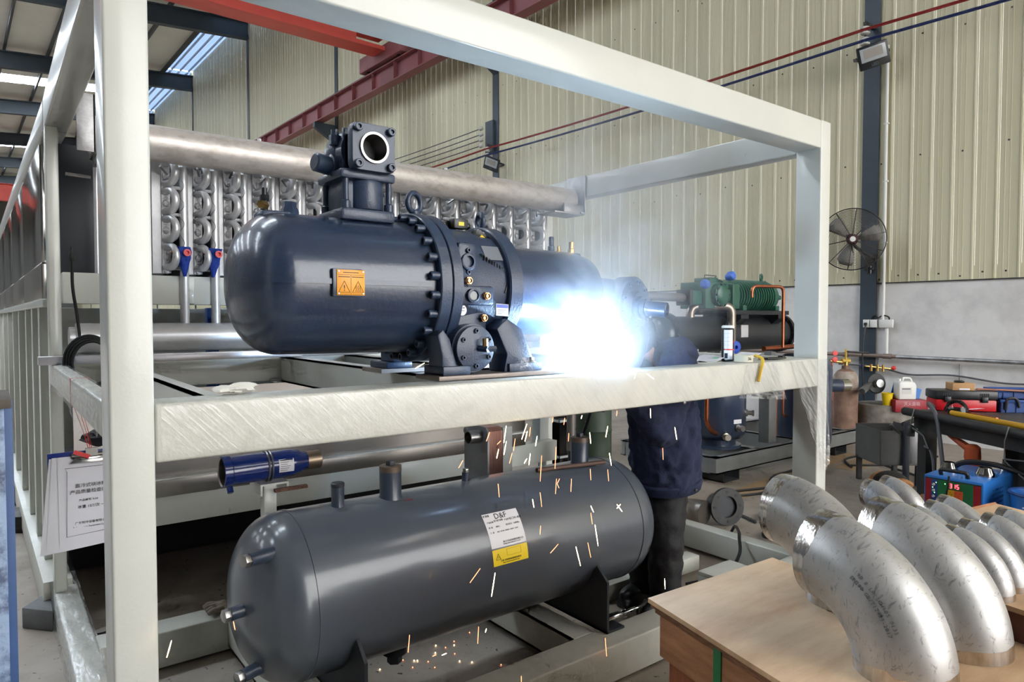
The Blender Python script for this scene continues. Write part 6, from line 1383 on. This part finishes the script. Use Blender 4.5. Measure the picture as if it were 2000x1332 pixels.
text('灭火器箱', .05, fm @ V((.20, .10, .002)), (.79, -.61, 0), (0, 0, 1), M('faded_white', srgb(216, 170, 176), .6), fb); text('火警', .035, fm @ V((.14, .04, .002)), (.79, -.61, 0), (0, 0, 1), M('faded_white', srgb(216, 170, 176), .6), fb)
jc = thing('jerrycan', 'white plastic jerrycan standing on the red box', 'jerrycan', (8.95, 3.7, .56))
jm = fm @ Matrix.Translation((.06, .152, -.10))
G().prism([(0, 0), (.21, 0), (.215, .18), (.19, .215), (.14, .225), (.02, .225), (0, .20)], jm @ Matrix.Translation((0, 0, -.07)), .14).build('body', white_p, jc, bev=.014, seg=3)
G().cyl(jm @ V((.035, .22, 0)), jm @ V((.035, .255, 0)), .022, n=16).build('cap', white_p, jc); G().tube(fillet([jm @ V((.075, .22, 0)), jm @ V((.08, .262, 0)), jm @ V((.17, .262, 0)), jm @ V((.195, .20, 0))], .02), .013, 8).build('handle', white_p, jc)
G().box((.03, .07, .0705), (.15, .15, .072), jm).build('label', M('can_label', srgb(206, 204, 200), .5), jc); G().box((.035, .125, .072), (.135, .14, .073), jm).build('label_print', ink_grey, jc)
tag(G().box((-.02, -.12, 0), (.34, .15, .006), fm @ Matrix.Translation((.06, .20, -.19)) @ Matrix.Rotation(R(-14), 4, 'Z')).build('blue_board', blue_weld), 'blue sheet leaning on the wall behind the white jerrycan', 'panel')
# bench
bn = thing('work_bench', 'dark steel work bench with round rail loaded with tools', 'bench', (6.8, 2.2, 0))
bA, bB = V((6.28, 2.60, .76)), V((5.45, 1.24, .76)); bd_ = (bB - bA).normalized(); bo = V((-bd_.y, bd_.x, 0))
if bo.x < 0: bo = -bo
bmx = frame(tuple(bA), bd_, bo)
G().cyl(bA, bA + bd_ * 2.2, .035, n=16).build('front_rail', dark_steel, bn)
zsg = 1 if (bmx.to_3x3() @ V((0, 0, 1))).z > 0 else -1
def bbx(x0, x1, y0, y1, z0, z1): return G().box((x0, y0, zsg * (z0 - .76)), (x1, y1, zsg * (z1 - .76)), bmx)
bbx(0.02, 2.2, .03, 1.35, .75, .775).build('top', M('bench_top', srgb(84, 78, 74), .6, .2, var=.3, vs=9), bn, bev=.003)
bbx(.10, .2, .05, .15, 0, .75).build('leg', dark_steel, bn); bbx(.10, .2, 1.2, 1.3, 0, .75).build('leg', dark_steel, bn); bbx(.85, .95, .3, .4, 0, .75).build('leg', dark_steel, bn); bbx(1.9, 2.0, .05, .15, 0, .75).build('leg', dark_steel, bn)
bbx(.05, 2.2, .05, .12, .62, .75).build('apron', dark_steel, bn); bbx(.4, 2.2, .1, .7, .10, .14).build('lower_shelf', dark_steel, bn); bbx(.55, 2.2, .45, .47, .14, .6).build('back_sheet', M('dark_void', srgb(30, 33, 38), .7), bn)
def bp(x, y, z): return bmx @ V((x, y, zsg * (z - .76)))
tag(G().cyl(bp(.42, .10, .80), bp(2.1, .06, .80), .021, n=12).build('yellow_rod', yellow_rod), 'long yellow rod lying along the bench edge', 'rod')
tag(G().cyl(bp(.05, .3, .79), bp(.7, .25, .79), .012, n=10).build('copper_rod', copper), 'thin copper rod lying on the bench top', 'rod')
tag(bbx(.42, 1.2, .18, .30, .776, .784).build('blue_strip', blue_weld), 'blue flat strip lying on the bench', 'strip')
TBM = frame((6.37, 2.39, 0), (.65, -.76, 0), (.76, .65, 0))
def tbb(x0, x1, y0, y1, z0, z1): return G().box((x0, y0, z0), (x1, y1, z1), TBM)
tbx = thing('toolbox', 'red toolbox with black lid on the bench', 'toolbox', tuple(TBM @ V((.2, .1, .776))))
tbb(.0, .46, 0, .22, .778, .875).build('body', red_tool, tbx, bev=.01); tbb(-.008, .468, -.008, .228, .875, .95).build('lid', blackp, tbx, bev=.014)
for x in (.06, .34): tbb(x, x + .05, -.016, -.006, .855, .90).build('latch', blackp, tbx, bev=.003)
for q in range(5):
    for x in (.05, .33): tbb(x + q * .015, x + q * .015 + .008, -.012, -.006, .905, .93).build('lid_rib', blackp, tbx)
kb = thing('cardboard_box', 'small cardboard carton on top of the toolbox', 'box', tuple(TBM @ V((.2, .1, .951))))
tbb(.14, .31, .04, .19, .951, 1.01).build('carton', cardboard, kb, bev=.003); tbb(.19, .27, .036, .04, .955, .968).build('tape', paper, kb)
tag(G().torus(TBM @ V((.22, .12, 1.019)), (0, 0, 1), .032, .008, 24, 8).build('black_ring', black), 'small black ring on top of the cardboard carton', 'ring')
def crate_bin(x0, x1, y0, y1, z0, z1, lab):
    th = thing('plastic_bin', lab, 'bin', tuple(TBM @ V((x0, y0, z0))), 'blue plastic bins'); w = .006
    g = tbb(x0, x1, y0, y1, z0, z0 + w)
    for (a, b, c_, d) in ((x0, x1, y0, y0 + w), (x0, x1, y1 - w, y1), (x0, x0 + w, y0, y1), (x1 - w, x1, y0, y1)): g.box((a, c_, z0), (b, d, z1), TBM)
    g.build('tray', blue_bin, th, smooth=0)
    tbb(x0 - .01, x1 + .01, y0 - .01, y0, z1 - .025, z1).build('rim', blue_bin, th, bev=.003); tbb(x0 - .01, x0, y0, y1, z1 - .025, z1).build('rim', blue_bin, th, bev=.003)
    for q in range(5): tbb(x0 + (x1 - x0) * (q + .5) / 5, x0 + (x1 - x0) * (q + .5) / 5 + .008, y0 - .007, y0, z0, z1 - .025).build('rib', blue_bin, th)
crate_bin(.49, .86, .0, .26, .776, .885, 'lower blue plastic parts bin on the bench'); crate_bin(.48, .88, .04, .28, .89, .965, 'upper blue plastic parts bin stacked on the other')
tag(G().cyl(TBM @ V((.33, .06, .962)), TBM @ V((.86, -.02, .955)), .010, n=10).build('copper_rod', M('pink_copper', srgb(206, 150, 130), .35, .8)), 'pink copper tube lying across the toolbox and bins', 'rod')
tag(G().tube(fillet([TBM @ V(q) for q in ((.52, -.01, .80), (.53, -.015, .90), (.60, -.015, .90), (.62, -.01, .82))], .03), .011, 8).build('hose_bend', dark_steel), 'dark bent hose hooked on the lower blue bin', 'hose')
vz = thing('face_shield', 'clear face shield with black headgear lying on the bench', 'face shield', tuple(bp(.55, .2, .785)))
vc = V((6.27, 2.20, .79))
hs_ = [(math.sin(math.pi / 2 * i / 8) * .09, math.cos(math.pi / 2 * i / 8) * .11) for i in range(9)]
G().lathe(vc, (0, 0, 1), [(z, r) for r, z in reversed(hs_)][:-1] + [(.11, 0)], 28, cap=False).build('visor', clear, vz)
G().lathe(vc + V((0, 0, -.012)), (0, 0, 1), [(0, .06), (.05, .066), (.05, .06), (0, .052)], 24, cap=False).build('headgear', blackp, vz)
sheet('paper_sheet', [(6.42, 2.28, .80), (6.58, 2.10, .80), (6.60, 2.16, .80), (6.45, 2.34, .80)], 'white paper on the bench beside the face shield', curl=.006)
# bench hanging items
def sag2(a, b, d, n=10): return [V(a).lerp(V(b), i / n) - V((0, 0, 4 * d * (i / n) * (1 - i / n))) for i in range(n + 1)]
tag(G().tube(bez([bp(.10, .2, .80), bp(.22, .05, .85), bp(.40, -.02, .78), bp(.55, -.10, .60), bp(.66, -.16, .40), bp(.66, -.18, .25)], 8), .016, 8).build('grey_hose', wire_grey), 'grey hose draped over the bench front rail', 'hose')
tag(G().tube(bez([bp(.25, .0, .50), bp(.35, -.03, .49), bp(.45, -.08, .42), bp(.52, -.12, .30)], 8), .010, 6).build('grey_hose', wire_grey), 'thin pale hose curving below the bench', 'hose')
gg = thing('grease_gun', 'chrome grease gun hanging on a hook from the bench rail', 'grease gun', tuple(bp(1.12, -.05, .3)))
q0 = bp(1.12, -.06, .30); G().lathe(q0, (0, 0, 1), [(0, .03), (.005, .034), (.18, .034), (.19, .026), (.25, .012), (.27, .012)], 20).build('barrel', stain, gg)
G().lathe(q0 + V((0, 0, .06)), (0, 0, 1), [(0, .0345), (.09, .0345)], 20, cap=False).build('label', blackp, gg); G().lathe(q0 + V((0, 0, .10)), (0, 0, 1), [(0, .0352), (.03, .0352)], 20, cap=False).build('yellow_print', yellow_rod, gg)
G().tube([q0 + V((0, 0, .27)), q0 + V((0, 0, .40)), bp(1.12, -.03, .80)], .005, 6).build('hook', steel, gg); G().tube([q0 + V((0, 0, .27)), bp(1.28, .0, .58)], .009, 6).tube([q0 + V((0, 0, .26)), bp(1.35, -.02, .40)], .009, 6).build('lever', dark_steel, gg)
pt = thing('spray_gun', 'dark spray gun hanging on a hook at the bench corner', 'spray gun', tuple(bp(.16, -.05, .6)))
q0 = bp(.16, -.06, .58); G().tube([q0, q0 + V((0, 0, .10)), bp(.16, -.03, .80)], .006, 6).build('hook', steel, pt); G().lathe(q0 + V((0, 0, -.01)), (0, 0, 1), [(0, .03), (.06, .034), (.09, .02), (.10, 0)], 14).build('cup', dark_steel, pt); G().tube([q0 + V((0, 0, .07)), bp(.30, -.05, .60), bp(.38, -.06, .50)], .012, 6).build('grip', dark_steel, pt)
ot = thing('pipe_vise', 'orange cast pipe vise on a dark post under the bench', 'vise', tuple(bp(.62, .2, 0)))
q0 = bp(.62, .12, .36); G().lathe(q0, (0, 0, 1), [(0, .05), (.02, .075), (.05, .07), (.08, .05), (.12, .06), (.20, .055), (.22, .03)], 10).build('body', orange_tool, ot); G().tube([q0 + V((0, 0, .17)), bp(.40, .10, .62)], [.035, .02], 8).build('jaw_arm', orange_tool, ot); G().cyl(q0 + V((0, 0, -.36)), q0, .045, n=12).build('post', dark_steel, ot)
for i, (x, y, z, r, s_) in enumerate(((.35, .3, .18, .16, 1), (.8, .35, .12, .18, 2), (1.3, .35, .16, .16, 3), (1.7, .3, .14, .2, 4), (.5, .05, .10, .12, 5))):
    tag(blob('scrap_heap', tuple(bp(x, y, z)), r, (1.3, 1, .8), [dark_steel, black, blackp, dark_steel, black][i], .22, 14, 40 + i), 'dark heap of hoses and scrap under the bench, ' + ['by the pipe vise', 'in the middle', 'near the grease gun', 'at the right end', 'in front of the bench leg'][i], 'scrap')
tag(G().box((5.15, 2.02, .0), (5.9, 2.30, .16)).build('timber_offcut', crate_w, bev=.004), 'wooden offcut block behind the welding machine', 'timber')
# steel box trolley
tl = thing('steel_box_trolley', 'grey open steel box with handle frame on legs', 'trolley', (6.6, 2.72, 0))
tmx = Matrix.Translation((6.42, 2.86, 0)) @ Matrix.Rotation(R(-38), 4, 'Z'); w = .006
g = G().box((0, 0, .22), (.36, w, .54), tmx).box((0, .45, .22), (.36, .45 + w, .54), tmx).box((0, 0, .22), (w, .45, .54), tmx).box((.36, 0, .22), (.36 + w, .45, .56), tmx).box((0, 0, .22), (.36, .45, .226), tmx); g.build('box', M('box_grey', srgb(112, 112, 110), .5, .3, var=.12, vs=5), tl, smooth=0)
for p in ((.20, -.03), (.40, .12)): G().box((p[0], p[1], 0), (p[0] + .05, p[1] + .03, .62), tmx).build('leg', M('leg_navy', srgb(48, 54, 66), .5), tl, bev=.003)
for q in (0, .34): G().box((q, .40, 0), (q + .04, .44, .24), tmx).build('leg', dark_steel, tl)
G().cyl(tmx @ V((.20, -.01, .60)), tmx @ V((.42, .14, .63)), .022, n=12).build('handle', dark_steel, tl)
G().box((.26, -.005, .24), (.42, .10, .57), tmx).build('front_plate', alu_plate, tl, bev=.003)
tag(G().cyl(tmx @ V((.08, -.02, .60)), tmx @ V((.22, .02, .48)), .012, n=8).build('steel_rod', steel), 'short bright rod sticking out of the steel box trolley', 'rod')
# blue welding machine
wm = thing('welding_machine', 'blue welding machine with a red 315 display', 'welding machine', (5.3, 1.78, .0))
x0, x1, y0, y1, z0, z1 = 5.05, 5.62, 1.61, 1.965, .17, .50
G().box((x0 + .012, y0, z0), (x1, y1, z1)).build('case', blue_weld, wm, bev=.012)
fp = G().box((x0 + .004, y0 + .012, z0 + .01), (x0 + .014, y1 - .012, z1 - .018)).build('front_panel', M('panel_dark', srgb(30, 44, 40), .5), wm)
fx = x0 + .003
def fpan(ya, yb, za, zb, m, nm, d=0.): G().box((fx - .001 - d, ya, za), (fx + .002 - d, yb, zb)).build(nm, m, fp)
fpan(1.915, 1.95, .19, .475, red_box, 'red_stripe'); fpan(1.625, 1.665, .19, .475, red_box, 'red_stripe'); fpan(1.875, 1.915, .19, .475, M('panel_blue', srgb(40, 60, 130), .5), 'blue_stripe'); fpan(1.665, 1.875, .19, .475, green_panel, 'green_field')
fpan(1.775, 1.815, .375, .42, yellow_rod, 'yellow_key_field', .002); fpan(1.725, 1.775, .365, .42, M('orange_keys', srgb(210, 84, 40), .5), 'orange_key_field', .002)
def seg7(d, yc, zc):
    S_ = {'3': 'abgcd', '1': 'bc', '5': 'afgcd'}[d]; w_, h_ = .011, .013
    P = {'a': (yc, zc + h_, 1), 'd': (yc, zc - h_, 1), 'g': (yc, zc, 1), 'b': (yc - w_ / 2, zc + h_ / 2, 0), 'c': (yc - w_ / 2, zc - h_ / 2, 0), 'f': (yc + w_ / 2, zc + h_ / 2, 0), 'e': (yc + w_ / 2, zc - h_ / 2, 0)}
    g = G()
    for k in S_:
        y_, z_, hz = P[k]; a_, b_ = (w_ / 2, .0016) if hz else (.0016, h_ / 2 - .001)
        g.box((fx - .005, y_ - a_, z_ - b_), (fx - .003, y_ + a_, z_ + b_))
    g.build('display_digit', led_red, fp)
seg7('3', 1.795, .448); seg7('1', 1.775, .448); seg7('5', 1.755, .448)
for (y_, z_) in ((1.90, .40), (1.90, .44), (1.90, .36), (1.74, .30), (1.70, .30)): G().lathe((fx - .001, y_, z_), (-1, 0, 0), [(0, .009), (.008, .008), (.008, .005), (.003, .005), (.003, 0)], 14).build('knob', M('knob_white', srgb(200, 200, 200), .4), fp)
for (y_, z_) in ((1.885, .455), (1.905, .42), (1.893, .385), (1.83, .455)): G().sph((fx - .002, y_, z_), .003, 8).build('indicator_led', led_green, fp)
for (y_, z_) in ((1.80, .405), (1.79, .39), (1.765, .405), (1.74, .405), (1.75, .385), (1.70, .40), (1.69, .38)): G().sph((fx - .003, y_, z_), .003, 6).build('key', ink, fp)
G().tube(fillet([(5.12, 1.88, .50), (5.10, 1.88, .54), (5.10, 1.72, .54), (5.12, 1.72, .50)], .02), .013, 10).build('handle', black, wm)
for i in range(3):
    for j in range(5): G().box((5.22 + i * .07, y0 - .003, .30 + j * .03), (5.27 + i * .07, y0 + .002, .312 + j * .03)).build('vent_slot', M('vent_blue', srgb(30, 84, 150), .5), wm)
G().box((5.05, 1.62, 0), (5.6, 1.95, .17)).build('wooden_base', crate_w, wm)
for k, (x, y, r) in enumerate(((5.30, 1.90, .05), (5.30, 1.68, .055))):
    tag(G().lathe((x, y, .50), (0, 0, 1), [(0, r), (.02, r), (.055, r * .7), (.06, r * .7), (.06, r * .6), (.02, r * .85), (.02, 0)], 24).build('pipe_reducer', stain), ['conical steel pipe reducer near the welder machine back', 'conical steel pipe reducer at the right of the welding machine top'][k], 'fitting', 'pipe reducers')
tag(G().tube(bez([(5.0, 1.79, .52), (5.02, 1.80, .46), (5.035, 1.82, .36), (5.04, 1.84, .25)]), .006, 6).build('thin_cable', black), 'thin black cable hanging over the welding machine front', 'cable')
tag(G().tube(bez([(5.5, 2.0, .30), (5.45, 1.9, .52), (5.50, 1.72, .55), (5.62, 1.58, .50), (5.75, 1.35, .42), (6.0, .9, .35)]), .02, 8).build('thick_cable', black), 'thick black welding cable behind the welding machine', 'cable')
bk_ = thing('blue_bucket', 'blue plastic bucket with white letters at the right edge', 'bucket', (5.2, 1.38, 0))
G().lathe((5.20, 1.36, .16), (0, 0, 1), [(0, .11), (.30, .145), (.30, .135), (.02, .10), (.02, 0)], 36).build('shell', blue_weld, bk_); G().torus((5.20, 1.36, .46), (0, 0, 1), .145, .010, 36, 8).build('rim', blue_bin, bk_); G().lathe((5.2, 1.36, 0), (0, 0, 1), [(0, .12), (.16, .11)], 24).build('stand', dark_steel, bk_)
bdv = (V((0, 0, 0)) - V((5.20, 1.36, 0))).normalized()
text('T&Q', .075, V((5.20, 1.36, .365)) + bdv * .139, (-bdv.y, bdv.x, 0) if (-bdv.y * .79 + bdv.x * -.61) > 0 else (bdv.y, -bdv.x, 0), (0, 0, 1), white, bk_)
dgf = thing('fur_cap', 'black cap with brown fur edge behind the small elbows', 'cap', (4.2, 1.85, 0))
G().sph((4.18, 1.80, .60), .095, 20, (1, 1, .7)).build('crown', M('fur_black', srgb(30, 26, 24), .95, bump=1., bs=120), dgf); G().tube([V((4.18 + .10 * math.cos(q), 1.80 + .10 * math.sin(q), .61 + .02 * math.sin(q * 2))) for q in [2 * math.pi * i / 24 for i in range(24)]], .018, 8, True).build('fur_edge', M('fur_brown', srgb(150, 106, 66), .95, bump=1., bs=120), dgf)
G().box((4.10, 1.72, 0), (4.26, 1.88, .545)).build('stool', dark_steel, dgf)
# floor cables
def loop(cx, cy, r, n, w=.02, ph=0): return [(cx + (r + w * math.sin(3 * q + ph)) * math.cos(q), cy + (r * 1.2 + w * math.cos(2 * q)) * math.sin(q), .012 + .012 * (q / 6.3)) for q in [2 * math.pi * i / n for i in range(int(n * 1.6))]]
CB = [([(4.5, 3.2, .012), (4.9, 3.55, .012), (5.5, 3.42, .012), (6.1, 3.72, .012), (6.9, 3.7, .012)], 'black cable running along the floor before the grey skid'),
      ([(4.6, 2.95, .012), (4.8, 3.35, .012), (5.2, 3.6, .012), (5.7, 3.5, .012), (6.2, 3.66, .012)], 'second black cable curving on the floor before the grey skid'),
      ([(7.2, 3.5, .012), (7.6, 3.25, .012), (8.0, 3.3, .012), (8.0, 3.6, .012), (7.5, 3.7, .012), (7.1, 3.45, .012)], 'loop of black cable on the floor right of the frame post'),
      ([(7.9, 3.6, .012), (7.5, 3.3, .012), (7.2, 2.85, .012), (6.7, 2.55, .012), (6.3, 2.3, .012)], 'black cable on the floor heading for the trolley'),
      (loop(4.85, 2.85, .17, 14), 'larger coil of black cable on the floor right of the frame'),
      (loop(4.45, 2.62, .13, 12, .02, 1), 'small coil of black cable by the crate')]
for P, lab in CB: tag(G().tube(bez(P, 8), .011, 6).build('floor_cable', black), lab, 'cable')
tag(G().box((3.83, 2.02, 0), (3.90, 2.14, .40)).build('cream_stub', cream, bev=.004), 'short cream stub post at the foot of the right post', 'post')
